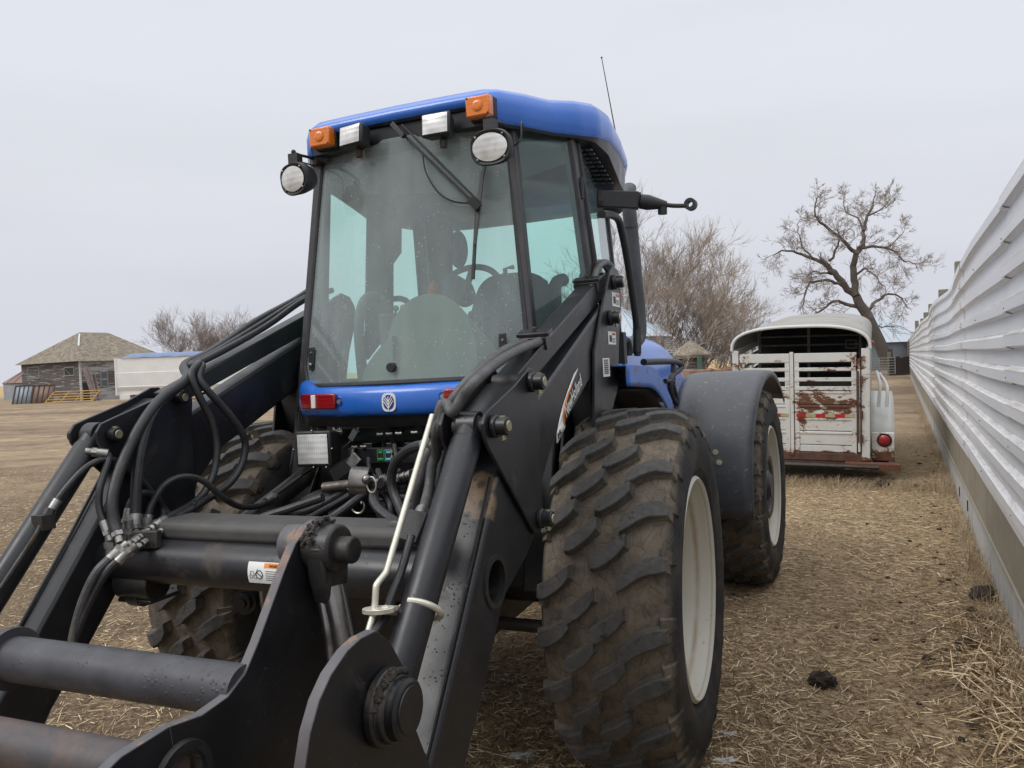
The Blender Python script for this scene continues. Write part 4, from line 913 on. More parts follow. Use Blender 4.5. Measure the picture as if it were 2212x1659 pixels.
b = MB(); b.prism(pl1, .400, .428, 0, hole=(-2.075,.88,.060))
fm = []
for f in b.f: fm.append(0)
n1 = len(b.f)
for i in range(2, n1): fm[i] = 1
b.m = fm
b.build('carrier_plate', [M['black'], M['worn']], T_, bevel=.003)
b = MB(); b.lathe([(0,.060),(.012,.060),(.012,.078),(0,.082)], (.428,-2.075,.88), (1,0,0), 32); b.lathe([(0,.060),(-.09,.060)], (.428,-2.075,.88), (1,0,0), 32); b.build('hole_collar', M['black_dirty'], T_, angle=40)
b = MB(); b.cyl((.345,-1.585,1.27),(.40,-1.585,1.27),.055,24); b.build('lobe_boss_inner', M['worn'], T_, bevel=.006)
b = MB(); b.cyl((.428,-1.585,1.27),(.47,-1.585,1.27),.066,28); b.prism([(-1.52,1.28),(-1.65,1.28),(-1.64,1.19),(-1.62,1.12),(-1.545,1.12),(-1.53,1.19)], .445, .50); b.cyl((.455,-1.585,1.265),(.515,-1.585,1.265),.064,28); b.build('lobe_boss', M['black_dirty'], T_, bevel=.008)
b = MB(); b.cyl((.50,-1.585,1.262),(.56,-1.585,1.262),.036,26); b.build('lobe_pin', M['pin'], T_, bevel=.006)
# tilt link from the lobe to the cylinder end
b = MB(); b.tube([(.485,-1.585,1.16),(.52,-1.60,1.05),(.57,-1.63,.88)], .034, 24); b.tube([(.455,-1.60,1.16),(.49,-1.62,1.04),(.53,-1.66,.88)], .016, 12); b.build('tilt_link', M['chrome'], T_)
pl2 = [(-1.975,1.203),(-2.03,1.206),(-2.076,1.198),(-2.131,1.173),(-2.170,1.140),(-2.200,1.095),(-2.222,1.035),(-2.24,.90),(-2.24,.60),(-2.1,.40),(-1.62,.35),(-1.70,.62),(-1.78,.82),(-1.842,.948),(-1.854,1.03),(-1.882,1.10),(-1.925,1.165)]
b = MB(); b.prism(pl2, .842, .868); b.m = [0,0]+[1]*(len(b.f)-2); b.build('carrier_side_plate', [M['black_clean'], M['worn']], T_, bevel=.003)
bc = Vector((.868,-1.965,1.043))
b = MB(); b.cyl(bc, bc+Vector((.022,0,0)), .078, 36); b.lathe([(.018,.074),(.024,.066),(.034,.070),(.040,.062)], bc, (1,0,0), 36); b.build('hinge_boss', M['black'], T_, bevel=.006, angle=45)
b = MB(); b.lathe([(.02,.058),(.038,.062),(.048,.059),(.058,.061),(.064,.054),(.064,.047),(.067,.046),(.067,0)], bc, (1,0,0), 40); hp = b.build('hinge_pin', M['black_clean'], T_, angle=35)
b = MB()
for i in range(70):
    a = random.gauss(PI*.5, .5); r_ = .066+random.random()*.008; b.sphere(bc+Vector((.022+random.random()*.012, -r_*math.cos(a), r_*math.sin(a))), random.uniform(.004,.009), 6, 4, jit=.5)
for i in range(60):
    a = random.uniform(.2, PI-.1); r_ = .066+random.random()*.008; b.sphere((.44+random.random()*.03, -1.585-r_*math.cos(a), 1.27+r_*math.sin(a)), random.uniform(.004,.009), 6, 4, jit=.5)
gm_ = simple('caked_grease', (.030,.025,.02), .7, 0, .4, 30, .4)
for g_ in b.pieces(.004)[1:]: g_.build('grease_clump', gm_, T_)
b = b.pieces(.004)[0]; b.build('grease_clump', simple('greasy_dirt', (.035,.028,.022), .7, 0, .4, 30, .4), T_)
b = MB(); b.box((.43,-1.98,.80),(.842,-1.90,.815)); b.cyl((.43,-1.95,.76),(.842,-1.95,.76),.03,16); b.build('carrier_spacer', M['black_dirty'], T_, bevel=.003)

# ---- indicator rod on the right cylinder
rp_ = [Ls(4,1165,225,.655), Ls(4,1060,580,.665), Ls(4,870,1230,.68), Ls(4,855,1262,.68), Ls(4,805,1325,.68), Ls(4,796,1370,.68), Ls(4,785,1500,.68), Ls(4,740,1659,.68), Ls(5,80,555,.68)]
b = MB(); b.tube(rp_[:2]+smooth(rp_[2:], 3)[0:], .0085, 12); rod = b.build('indicator_rod', M['rod'], T_)
gp = Ls(4,785,1490,.68)
b = MB(); q = [gp+Vector((.030*math.cos(t)*1.5+.012, .010*math.sin(t)*2.2, .004*math.cos(t)-.002)) for t in [2*PI*i/20 for i in range(20)]]
b.add([p+Vector((0,0,.006)) for p in q]+[p-Vector((0,0,.006)) for p in q], [list(range(20)), list(range(39,19,-1))]+[(i,(i+1)%20,20+(i+1)%20,20+i) for i in range(20)])
ca_ = Vector((.765, 0, 0)); yy = (gp.z-1.558)/(.965-1.558); axc = Vector((.765, lerp(-1.262,-1.765,yy), gp.z-.02)); dax = Vector((0,-1.765+1.262,.965-1.558)).normalized()
uax = Vector((0,-dax.z,dax.y)); 
U = [axc + Vector((.054*math.cos(t),0,0)) + uax*(.054*math.sin(t)) for t in [R(x) for x in range(-100, 200, 12)]]
b.tube(U, .0085, 10); b.tube([gp+Vector((.03,0,0)), U[-3]], .012, 8); b.build('rod_guide', M['rod'], T_, bevel=.001)
# ---- steel line and hoses along the right cylinder
for (pp, r_, mt) in (([(4,1030,1010),(4,960,1250),(4,900,1400),(4,860,1530),(5,220,420),(5,120,560)], .011, 'hose'),):
    b = MB(); b.tube(smooth([Ls(k, x, y, .70) for k, x, y in pp], 5), r_, 10); b.build('steel_line', M[mt], T_)

# ---- hose helper: list of (window, x, y, plane) with plane a lateral position
def hose(pts, r_=.012, mt='hose', name='hydraulic_hose', parent=T_, n=10, plane='l', sm=6, ends=None, loc=None):
    P = [(Ls if plane == 'l' else Ss)(k, x, y, v) for k, x, y, v in pts]
    b = MB(); b.tube(smooth(P, sm), r_, n); o = b.build(name, M[mt], parent)
    for e in (ends or ()):
        a = P[0] if e == 0 else P[-1]; q = P[1] if e == 0 else P[-2]; d = (a-q).normalized()
        f = MB(); f.cyl(a-d*.035, a+d*.003, r_*1.3, 16); f.cyl(a+d*.003, a+d*.018, r_*1.45, 6); f.cyl(a+d*.018, a+d*.04, r_*1.0, 12); f.build('hose_fitting', M['steel'], o)
    return o
# pair over the right link, looping over the tower
for dl, dz, y0 in ((.732, 0, 0), (.782, 0, 0)):
    o_ = 0 if dl < .75 else 1
    pts = [(1,1655+20*o_,1075,dl),(1,1650+22*o_,1020,dl),(1,1615+25*o_,988,dl),(1,1575+28*o_,1015,dl),(1,1545+35*o_,1090+5*o_,dl),(1,1500+45*o_,1150+5*o_,dl),(1,1440+42*o_,1225+20*o_,dl),(1,1390+20*o_,1290+20*o_,dl),(1,1330,1345+12*o_,dl),(1,1280,1362+14*o_,dl),(1,1200,1382+32*o_,dl),(1,1110,1440+34*o_,dl),(1,1020,1520+36*o_,dl),(1,950+20*o_,1600+20*o_,dl-.03),(1,905+20*o_,1659+30*o_,dl-.06)]
    P = [Ls(*q) for q in pts]
    if o_: P += [Ls(4,1255,150,.69), Ls(4,1225,260,.67), Ls(4,1190,340,.66), Ls(15,1160,500,.62), Ls(15,1110,640,.6), Ls(15,1075,900,.6), Ls(15,1020,1130,.64)]
    else: P += [Ls(4,1230,150,.66), Ls(4,1200,260,.64), Ls(15,1150,360,.60), Ls(15,1060,520,.58), Ls(15,985,760,.56), Ls(15,945,950,.54), Ls(15,935,1180,.5)]
    b = MB(); b.tube(smooth(P, 5), .0165, 12); b.build('hydraulic_hose', M['hose_dusty'], T_)
for (x, y) in ((1555,1090),(1310,1345)):
    p = Ls(1,x,y,.755); b = MB(); b.cbox(p+Vector((0,0,.022)), (.125,.055,.014), (R(20),0,0)); b.cbox(p-Vector((0,0,.012)), (.105,.05,.05), (R(20),0,0)); b.cyl(p+Vector((0,0,.025)), p+Vector((0,0,.045)), .009, 6); b.build('hose_clamp', M['black_dirty'], T_, bevel=.003)
# same pair over the left link
for o_ in (0, 1, 2):
    dl = -.72-.03*o_; P = [Vector((dl, .2-.05*o_, 2.20)), Vector((dl,-.05,2.13)), Vector((dl,-.35,1.985+.012*o_)), Vector((dl,-.65,1.865)), Vector((dl,-.80,1.81))]
    if o_ == 0: P += [Ls(2,1300,550,-.66), Ls(2,1250,620,-.64), Ls(2,1290,740,-.62), Ls(2,1380,920,-.60), Ls(2,1415,1080,-.59), Ls(2,1400,1250,-.58), Ls(2,1330,1400,-.57), Ls(2,1240,1480,-.56), Ls(2,1120,1545,-.54), Ls(2,1030,1600,-.52)]
    if o_ == 1: P += [Ls(2,1320,560,-.66), Ls(2,1300,640,-.63), Ls(2,1360,730,-.60), Ls(2,1480,860,-.57), Ls(2,1580,1000,-.55), Ls(2,1602,1100,-.55), Ls(2,1570,1230,-.55), Ls(2,1480,1350,-.55), Ls(2,1290,1475,-.54), Ls(2,1180,1545,-.53), Ls(2,1090,1612,-.50)]
    if o_ == 2: P += [Ls(2,1220,650,-.66), Ls(2,1050,785,-.645), Ls(2,905,980,-.635), Ls(2,790,1230,-.62), Ls(2,735,1430,-.60), Ls(2,745,1580,-.58), Ls(2,765,1650,-.56)]
    b = MB(); b.tube(smooth(P, 5), .0155 if o_ < 2 else .0205, 12); o = b.build('hydraulic_hose', M['hose'], T_)
    a, q = P[-1], P[-2]; d = (a-q).normalized(); f = MB(); f.cyl(a-d*.045, a, .0185, 16); f.cyl(a, a+d*.016, .021, 6); f.cyl(a+d*.016, a+d*.04, .014, 12); f.build('hose_fitting', M['steel'], o)
hose([(2,1240,640,-.66),(2,1080,775,-.65),(2,985,900,-.64),(2,925,1090,-.63),(2,895,1300,-.62),(2,885,1500,-.61),(2,880,1600,-.60)], .0205, 'hose', ends=(1,))
hose([(2,640,1130,-.70),(2,690,1135,-.68),(2,712,1170,-.67),(2,680,1270,-.66),(2,650,1380,-.65),(2,650,1500,-.64),(2,700,1640,-.6)], .0125, 'hose', ends=(0,1))
hose([(2,340,1500,-.72),(2,390,1420,-.71),(2,470,1320,-.70),(2,560,1230,-.69),(2,660,1180,-.68),(2,760,1185,-.67),(2,850,1240,-.66),(2,950,1340,-.65),(2,1060,1480,-.64),(2,1120,1560,-.62)], .0115, 'hose', ends=(0,))
hose([(2,830,1560,-.63),(2,850,1460,-.63),(2,900,1405,-.63),(2,960,1395,-.63),(2,1030,1430,-.63),(2,1065,1510,-.63),(2,1060,1610,-.6)], .012, 'hose', ends=(0,))
hose([(2,960,1600,-.60),(2,985,1490,-.60),(2,1060,1360,-.58),(2,1150,1300,-.56),(2,1250,1290,-.54),(2,1340,1325,-.52),(2,1450,1420,-.50),(2,1560,1482,-.5),(2,1680,1482,-.5),(2,1770,1430,-.5)], .0125, 'hose', ends=(0,1))
b = MB(); a, q = Ls(2,1800,1405,-.5), Ls(2,1970,1280,-.42); b.tube([a, q], .008, 8); b.tube([q, Ls(2,2075,1215,-.42)], .006, 8); b.build('steel_line', M['hose'], T_)
hose([(3,640,240,-.50),(3,530,340,-.52),(3,455,490,-.55),(3,415,620,-.57),(3,390,740,-.58),(3,375,900,-.58)], .0135, 'hose_dusty', ends=(0,))
hose([(3,690,250,-.46),(3,580,350,-.50),(3,490,510,-.54),(3,435,640,-.56),(3,400,740,-.58),(3,385,900,-.58)], .0135, 'hose', ends=(0,))
# fittings cluster on the left end of the torque tube
b = MB()
for (x0, y0, x1, y1, l) in ((1030,1600,870,1659,-.50),(1090,1612,960,1659,-.49)):
    pass
for (k, x0, y0, x1, y1, l) in ((3,870,80,640,240,-.50),(3,920,100,690,250,-.47),(3,830,110,720,190,-.49)):
    A, B = Ls(k,x0,y0,l), Ls(k,x1,y1,l); d = (B-A)
    for t in (0,.18,.36,.52,.7,.85): b.cyl(A+d*t, A+d*(t+.13), .0125 if int(t*100)%36 else .0155, 6 if t > .3 else 14)
b.build('coupler_row', M['steel'], T_, bevel=.001)
b = MB(); b.cbox(Ls(3,800,170,-.48), (.10,.03,.06), (0,0,R(10))); b.build('coupler_bracket', M['black_dirty'], T_, bevel=.003)
for (x, y, l) in ((600,185,-.60),(650,190,-.58),(700,110,-.585),(805,100,-.56)):
    b = MB(); p = Ls(3, x, y, l); b.cyl(p-Vector((0,0,.05)), p+Vector((0,0,.03)), .016, 12); b.cyl(p-Vector((0,0,.02)), p+Vector((0,0,.0)), .021, 6); b.build('hose_fitting', M['steel'], T_)
b = MB(); p = Ls(2,1265,1490,-.55); b.cbox(p, (.02,.06,.05), (0,R(20),R(30))); b.build('cable_tie', M['plastic'], T_, bevel=.003)
# left cylinder steel line
b = MB(); b.tube([Ls(2,290,1560,-.71), Ls(2,240,1659,-.71), Ls(3,0,440,-.71)], .008, 8); b.cyl(Ls(2,330,1500,-.715), Ls(2,310,1545,-.715), .017, 6); b.cbox(Ls(2,285,1585,-.72), (.05,.05,.05)); b.build('steel_line', M['pin'], T_)

# ---- front hydraulics: valve bank, levers, couplers, hose tangle
b = MB(); b.box((-.18,-.40,1.26),(.42,-.32,1.40)); b.box((-.10,-.44,1.0),(.36,-.34,1.22)); b.cyl((-.22,-.45,1.40),(.45,-.45,1.40),.014,12)
for i in range(6): b.box((-.17+.1*i,-.42,1.40),(-.12+.1*i,-.34,1.43))
b.build('valve_bank', M['black_clean'], T_, bevel=.003)
b = MB(); a, c2 = Ss(15,200,455,-.50), Ss(15,1290,615,-.50); b.box((a.x,-.505,c2.z),(c2.x,-.495,a.z)); b.build('coupler_plate', M['black_clean'], T_, bevel=.002)
for (x, y) in ((540,305),(640,300),(745,295),(915,285),(1130,275),(265,445),(360,440)):
    p = Ss(15, x, y, -.52); b = MB(); b.bar(p, Vector((p.x-.012,-.46,p.z-.055)), .006, .014, up=(0,1,0)); lv = b.build('valve_lever', M['pin'], T_)
    b = MB(); b.cyl(p-Vector((.013,0,0)), p+Vector((.013,0,0)), .0045, 10); b.sphere(p-Vector((.010,0,0)), .0068, 8, 6); b.sphere(p+Vector((.010,0,0)), .0068, 8, 6); b.build('ball_joint', M['steel'], lv)
for (xc, cm) in ((550,'green'),(636,'cyan')):
    p = Ss(15, xc, 533, -.5075); o, X = decal('coupler_decal', 0, p, .034, .048, (1,0,0), M[cm]); dbox(o, X, -.0145,-.0215,.0145,.0215,'ink'); dbox(o, X, -.008,.010,.010,.017,cm,'coupler_symbol',.0026); dbox(o, X, -.012,-.018,.012,-.011,cm,'coupler_symbol',.0026)
b = MB()
for (x, y) in ((680,490),(780,487),(682,545),(893,487)): p = Ss(15, x, y, -.505); b.cyl(p, p+Vector((0,-.01,0)), .006, 8)
b.build('panel_bolt', M['brass'], T_)
# ball hitch style link end
p = Ss(15, 335, 830, -.78); b = MB(); b.lathe([(-.035,.045),(-.035,.062),(.035,.062),(.035,.045)], p, (1,.35,-.1), 28, closed=True); b.tube([p-Vector((.05,0,.01)), p-Vector((.16,.02,.02))], .022, 14); b.sphere(p, .042); b.tube([p, p+Vector((.10,-.02,.0))], .020, 12); b.sphere(p+Vector((.06,-.05,.02)), .02); b.build('top_link_end', M['chrome'], T_)
b = MB(); q = p+Vector((-.02,0,-.09)); b.tube([q+Vector((.03*math.cos(t),0,.03*math.sin(t))) for t in [2*PI*i/16 for i in range(17)]], .004, 6); q = p+Vector((.08,-.05,.0)); b.tube([q+Vector((.02*math.cos(t),0,.03*math.sin(t))) for t in [2*PI*i/16 for i in range(17)]], .003, 6); b.build('lynch_pin_ring', M['rod'], T_)
b = MB(); a = Ss(15, 240, 610, -.6); c2 = Ss(15, 30, 760, -.55); b.bar(a, c2, .055, .012, up=(0,1,0)); lt = b.build('light_bracket', M['plastic'], T_); b = MB(); b.bar(Ss(15,300,540,-.62), Ss(15,215,650,-.62), .045, .012, up=(0,1,0)); b.build('bracket_clip', M['steel'], lt, bevel=.002)
for (x, y, x2, y2) in ((890,745,720,800),(880,1010,760,1050),(785,860,790,990),(620,790,560,800)):
    b = MB(); A, B = Ss(15,x,y,-.66), Ss(15,x2,y2,-.66); d = B-A
    for i in range(6): b.cyl(A+d*(i/6), A+d*((i+.8)/6), .023-.003*(i%2), 14)
    b.build('quick_coupler', M['pin'] if y2 > 900 else M['chrome'], T_, bevel=.001)
hs = lambda pts, r_=.013, mt='hose', ends=None: hose([(15,x,y,s) for x,y,s in pts], r_, mt, plane='s', ends=ends)
hs([(0,940,-.72),(140,880,-.72),(270,840,-.74),(330,820,-.76)], .015)
hs([(0,1040,-.74),(150,950,-.74),(290,900,-.76)], .014); hs([(0,1100,-.76),(180,1000,-.76),(330,930,-.76)], .015, 'hose_dusty'); hs([(0,1190,-.78),(200,1080,-.78),(400,960,-.78)], .014)
hs([(640,820,-.72),(560,850,-.76),(490,920,-.80),(475,1020,-.82),(530,1120,-.84),(640,1210,-.86),(740,1270,-.86),(830,1330,-.84)], .020, ends=(0,))
hs([(700,1040,-.70),(610,1060,-.74),(560,1110,-.8),(560,1180,-.84),(650,1270,-.86),(740,1330,-.88)], .019)
hs([(1090,420,-1.18),(960,430,-1.14),(830,490,-1.10),(720,600,-1.06),(670,740,-1.04),(680,900,-1.04),(740,1060,-1.06),(800,1200,-1.1)], .0165, ends=(0,))
hs([(830,1480,-1.2),(790,1360,-1.2),(720,1290,-1.2),(650,1320,-1.2),(630,1420,-1.2),(630,1550,-1.2),(650,1650,-1.2)], .0145, 'hose_dusty')
hs([(900,1200,-1.1),(885,1100,-1.1),(850,1110,-1.12),(835,1200,-1.14),(850,1350,-1.18),(880,1470,-1.2)], .015, 'hose_dusty')
hs([(1240,420,-.6),(1190,560,-.7),(1150,760,-.8),(1120,900,-.85)], .016)
hs([(660,280,-.36),(670,210,-.38),(740,150,-.38),(900,105,-.36)], .013); hs([(780,270,-.36),(800,210,-.38),(870,150,-.38),(1060,105,-.36)], .013); hs([(1020,270,-.36),(1025,190,-.38),(1080,140,-.38),(1200,110,-.36)], .013)
for (pts, r_, mt) in (([(300,930,-.7),(420,900,-.72),(560,960,-.74),(640,1060,-.78),(660,1200,-.8)], .012, 'hose'), ([(520,700,-.6),(560,800,-.66),(600,900,-.7),(700,980,-.74),(860,1000,-.78)], .013, 'hose'),
        ([(900,700,-.6),(960,800,-.62),(960,950,-.66),(880,1080,-.7),(860,1250,-.78)], .013, 'hose_dusty'), ([(420,560,-.56),(430,700,-.58),(520,790,-.62),(640,760,-.64),(760,700,-.6)], .010, 'hose'),
        ([(1000,560,-.6),(960,720,-.64),(900,860,-.7),(880,1010,-.74),(930,1180,-.8)], .014, 'hose'), ([(250,470,-.52),(240,600,-.55),(300,720,-.6),(330,900,-.66),(300,1100,-.7)], .008, 'hose'),
        ([(0,1260,-.6),(180,1180,-.62),(340,1080,-.66),(480,1060,-.7),(600,1120,-.72)], .013, 'hose'), ([(700,420,-.5),(720,560,-.55),(690,700,-.6),(720,840,-.66)], .010, 'hose')):
    hs(pts, r_, mt)
b = MB(); A, B = Ss(15,1265,415,-1.2), Ss(15,1110,425,-1.18); b.cyl(A, B, .018, 12); b.build('port_fitting', M['steel'], T_)
for (x,y,x2,y2) in ((1005,1130,975,1210),(990,1215,950,1280)): b = MB(); b.cyl(Ls(15,x,y,.655), Ls(15,x2,y2,.665), .020, 12); b.build('hose_fitting', M['steel'], T_)
b = MB(); b.cbox(Ls(15,930,1330,.67), (.06,.05,.09), (R(-30),R(12),0)); b.build('line_clamp', M['plastic'], T_, bevel=.005)
b = MB()
for (x,y,x2,y2) in ((700,1545,790,1545),(780,1490,800,1600),(690,1640,800,1640),(570,1520,570,1590)): b.cyl(Ss(15,x,y,-1.22), Ss(15,x2,y2,-1.22), .013, 10)
b.build('tee_fitting', M['steel'], T_)
# hose bundle in the middle (z4 lower left)
h4 = lambda pts, r_=.012, mt='hose': hose([(4,x,y,s) for x,y,s in pts], r_, mt, plane='s')
h4([(620,690,-.76),(480,780,-.8),(300,860,-.86),(170,895,-.9),(140,925,-.9),(180,950,-.9),(330,940,-.88)], .015, 'hose_dusty')
h4([(740,720,-.8),(560,860,-.86),(400,950,-.92),(200,1015,-.96),(50,1010,-.96),(5,960,-.96),(40,900,-.94),(250,830,-.9),(450,760,-.88)], .017)
h4([(700,700,-.78),(500,820,-.82),(330,910,-.88),(260,930,-.9)], .013)
b = MB(); A, B = Ss(4,200,895,-.95), Ss(4,355,915,-.95); b.tube([A,B], .004, 6); A, B = Ss(4,615,705,-.8), Ss(4,705,800,-.82); b.tube([A,A.lerp(B,.5)+Vector((.01,0,.02)),B], .004, 6); b.build('cable_tie', M['rod'], T_)
b = MB(); A, B = Ss(4,430,560,-.42), Ss(4,345,795,-.5); b.bar(A, B, .008, .02, up=(0,1,0)); b.build('stay_rod', M['pin'], T_)
b = MB(); b.tube(smooth([Ss(15,340,120,-.36), Ss(15,300,260,-.4), Ss(15,230,370,-.42), Ss(15,130,460,-.42)]), .004, 6); b.cbox(Ss(15,260,310,-.42), (.028,.02,.05), (0,R(35),0)); b.build('wire_connector', M['greyplastic'], T_)
b = MB(); p = Ss(3,1350,500,-.9); b.lathe([(0,.05),(-.03,.05),(-.03,.036),(-.05,.036),(-.05,.02),(-.06,.02),(-.06,0)], p, (-.2,1,0), 28); b.build('drive_pulley', M['black_dirty'], T_, angle=30)

# ---- decals on boom and tower (right side)
def boomP(x, y, k=6): return Ls(k, x, y, .8205)
sw1 = [(382,758),(372,790),(352,840),(330,900),(312,960),(303,1010),(303,1062),(312,1080),(300,1105),(270,1170),(264,1165),(267,1110),(280,1040),(300,960),(330,870),(360,790)]
b = MB(); P = [boomP(x, y) for x, y in sw1]; b.add(P, [list(range(len(P)))]); sws = b.build('swoosh_decal', M['white'], T_, solid=.001, recalc=False)
b = MB(); P = [boomP(x, y)+Vector((.001,0,0)) for x, y in ((352,840),(330,905),(314,965),(308,1015),(308,1060),(314,1076),(302,1062),(297,1012),(303,960),(326,890))]; b.add(P, [list(range(len(P)))]); b.build('orange_stripe', M['orange'], sws, solid=.0008, recalc=False)
a, b2 = boomP(316,1030), boomP(398,858); d = (b2-a); ln = d.length; d.normalize(); nrm = Vector((1,0,0)); upv = nrm.cross(d)
Mt = Matrix(((d.x,upv.x,nrm.x,a.x+.0015),(d.y,upv.y,nrm.y,a.y),(d.z,upv.z,nrm.z,a.z),(0,0,0,1)))
text_part('brand_lettering', 'NewHolland', .075, Mt @ Matrix.Translation((0,.0,0)), M['white'], T_, sx=ln/.36, extr=.0005)
a = boomP(272,1150)+Vector((.0025,0,0)); Mt2 = Matrix(((d.x,upv.x,nrm.x,a.x),(d.y,upv.y,nrm.y,a.y),(d.z,upv.z,nrm.z,a.z),(0,0,0,1)))
text_part('model_lettering', '84L', .034, Mt2, M['ink'], sws, sx=1.0, extr=.0004)
for (x0,y0,x1,y1,head) in ((566,345,606,430,'red'),(545,556,587,636,'orange')):
    p0, p1 = Ls(6,x0,(y0+y1)/2-6,LO+.001), Ls(6,x1,(y0+y1)/2+6,LO+.001); zt, zb = Ls(6,(x0+x1)/2,y0+5,LO).z, Ls(6,(x0+x1)/2,y1-5,LO).z
    c0 = (p0+p1)/2; c0.z = (zt+zb)/2; w_ = abs(p1.y-p0.y); h_ = zt-zb
    o, X = decal('warning_decal', 0, c0, w_, h_, (0,1,0)); dbox(o, X, w_*.02, h_*.22, w_*.44, h_*.42, head); dbox(o, X, -w_*.35, -h_*.3, -w_*.05, h_*.2, 'pin', 'figure_symbol')
    for i in range(4): dbox(o, X, w_*.02, -h_*(.05+.1*i), w_*.4, -h_*(.01+.1*i), 'pin', 'small_print')
    Mt = X @ Matrix.Translation((w_*.04, h_*.26, .003)); text_part('warning_text', 'DANGER' if head == 'red' else 'WARNING', h_*.13, Mt, M['white'] if head == 'red' else M['ink'], o, sx=.9)
p0, p1 = Ls(6,517,755,LO+.001), Ls(6,553,755,LO+.001); zt, zb = Ls(6,535,705,LO).z, Ls(6,535,806,LO).z; c0 = (p0+p1)/2; c0.z = (zt+zb)/2; w_, h_ = abs(p1.y-p0.y), zt-zb
o, X = decal('instruction_decal', 0, c0, w_, h_, (0,1,0))
for i in range(8): dbox(o, X, -w_*.35, h_*(.36-.1*i), w_*.3, h_*(.38-.1*i)+.003, 'pin', 'small_print')
SEP = False
# ================================================================= GROUND
def gh(x, y):
    r = math.hypot(x, y)
    if r > 60: return 0.0
    k = 1 if r < 25 else (60-r)/35
    return k*(.022*noise.noise((x*.7, y*.7, 0)) + .012*noise.noise((x*2.3, y*2.3, 3)) + .006*noise.noise((x*7, y*7, 9)))
rr = [0.0]; r_ = .25
while r_ < 3000: rr.append(r_); r_ *= 1.045 if r_ < 40 else 1.12
NA = 300; V = []
for r_ in rr[1:]:
    for j in range(NA):
        a = 2*PI*j/NA; x, y = r_*math.cos(a), r_*math.sin(a); V.append((x, y, gh(x, y)))
b = MB(); k = len(rr)-1
b.add(V + [(0,0,0)], [(i*NA+j, i*NA+(j+1)%NA, (i+1)*NA+(j+1)%NA, (i+1)*NA+j) for i in range(k-1) for j in range(NA)] + [(j, k*NA, (j+1)%NA) for j in range(NA)])
m = NM('yard_ground'); P = m.pos(); xyz = m.sep(P)
dist = m.math('SQRT', m.math('ADD', m.math('MULTIPLY', xyz[0], xyz[0]), m.math('MULTIPLY', xyz[1], xyz[1])))
soil = m.mix(m.ramp(m.noise(1.1, 8, .65), [(.35, 0.), (.68, 1.)]), (.095, .068, .047), (.20, .147, .10))
fib = None
for i, (ang, sc_) in enumerate(((.3, 1), (1.3, 1.15), (2.3, .9), (2.9, 1.3))):
    f = m.noise(1, 3, .6, m.mapping((11*sc_, 120*sc_, 5), (0, 0, ang)), .6); fib = f if fib is None else m.math('MAXIMUM', fib, f)
fibm = m.ramp(fib, [(.56, 0.), (.68, 1.)])
strawc = m.mix(m.noise(2.2, 5), (.31, .218, .125), (.52, .39, .235))
strawc = m.mix(fibm, strawc, (.44, .33, .19))
rside = m.math('ADD', m.math('MULTIPLY', xyz[0], .16), m.math('MULTIPLY', m.math('SUBTRACT', m.noise(.5, 5), .5), 1.6))   # straw lies thicker by the fence
cov = m.ramp(m.math('ADD', rside, m.math('MULTIPLY', m.noise(3.5, 6, .7), .8)), [(.05, .15), (.55, 1.)])
near = m.mix(cov, soil, strawc)
near = m.mix(m.math('MULTIPLY', fibm, .35), near, (.36, .27, .16))
near = m.mix(m.ramp(m.noise(24, 6, .75), [(.46, 0.), (.58, .8)]), near, (.11, .073, .042)); near = m.mix(m.ramp(m.noise(40, 5, .7, dist=.6), [(.55, 0.), (.65, .75)]), near, (.60, .46, .29)); near = m.mix(m.ramp(m.noise(7, 6, .7), [(.52, 0.), (.68, .45)]), near, (.13, .088, .052))
pat = m.ramp(m.noise(1.6, 7, .7, dist=.4), [(.56, 0.), (.70, .65)]); near = m.mix(pat, near, (.075, .050, .032))
# open yard to the west: bare tracks and tan stubble bands, pale field on the horizon
band = m.noise(1, 6, .6, m.mapping((.03, .16, 1), (0, 0, .12)), .5)
farc = m.mix(m.ramp(band, [(.36, 0.), (.62, 1.)]), (.20, .145, .098), (.40, .305, .195)); farc = m.mix(m.ramp(m.noise(.9, 9, .78), [(.42, 0.), (.62, .75)]), farc, (.105, .074, .050)); farc = m.mix(m.ramp(m.noise(3, 6, .7, m.mapping((.5, 2, 1))), [(.55, 0.), (.7, .6)]), farc, (.36, .27, .17))
g = m.mix(m.ramp(m.math('DIVIDE', dist, 100.), [(.10, 0.), (.22, 1.)]), near, farc)
g = m.mix(m.ramp(m.math('DIVIDE', dist, 1000.), [(.11, 0.), (.16, 1.)]), g, m.mix(m.noise(.01, 3), (.36, .25, .13), (.46, .33, .17)))
m.set(Base_Color=g, Roughness=.95, Specular_IOR_Level=.2)
bb = m.bump(m.noise(9, 9, .75), .8, .05); m.bump(fib, .5, .012, bb)
go = b.build('ground', m.m, None, angle=180, recalc=False); tag(go, kind='structure', label='trampled straw and bare soil of the farmyard')

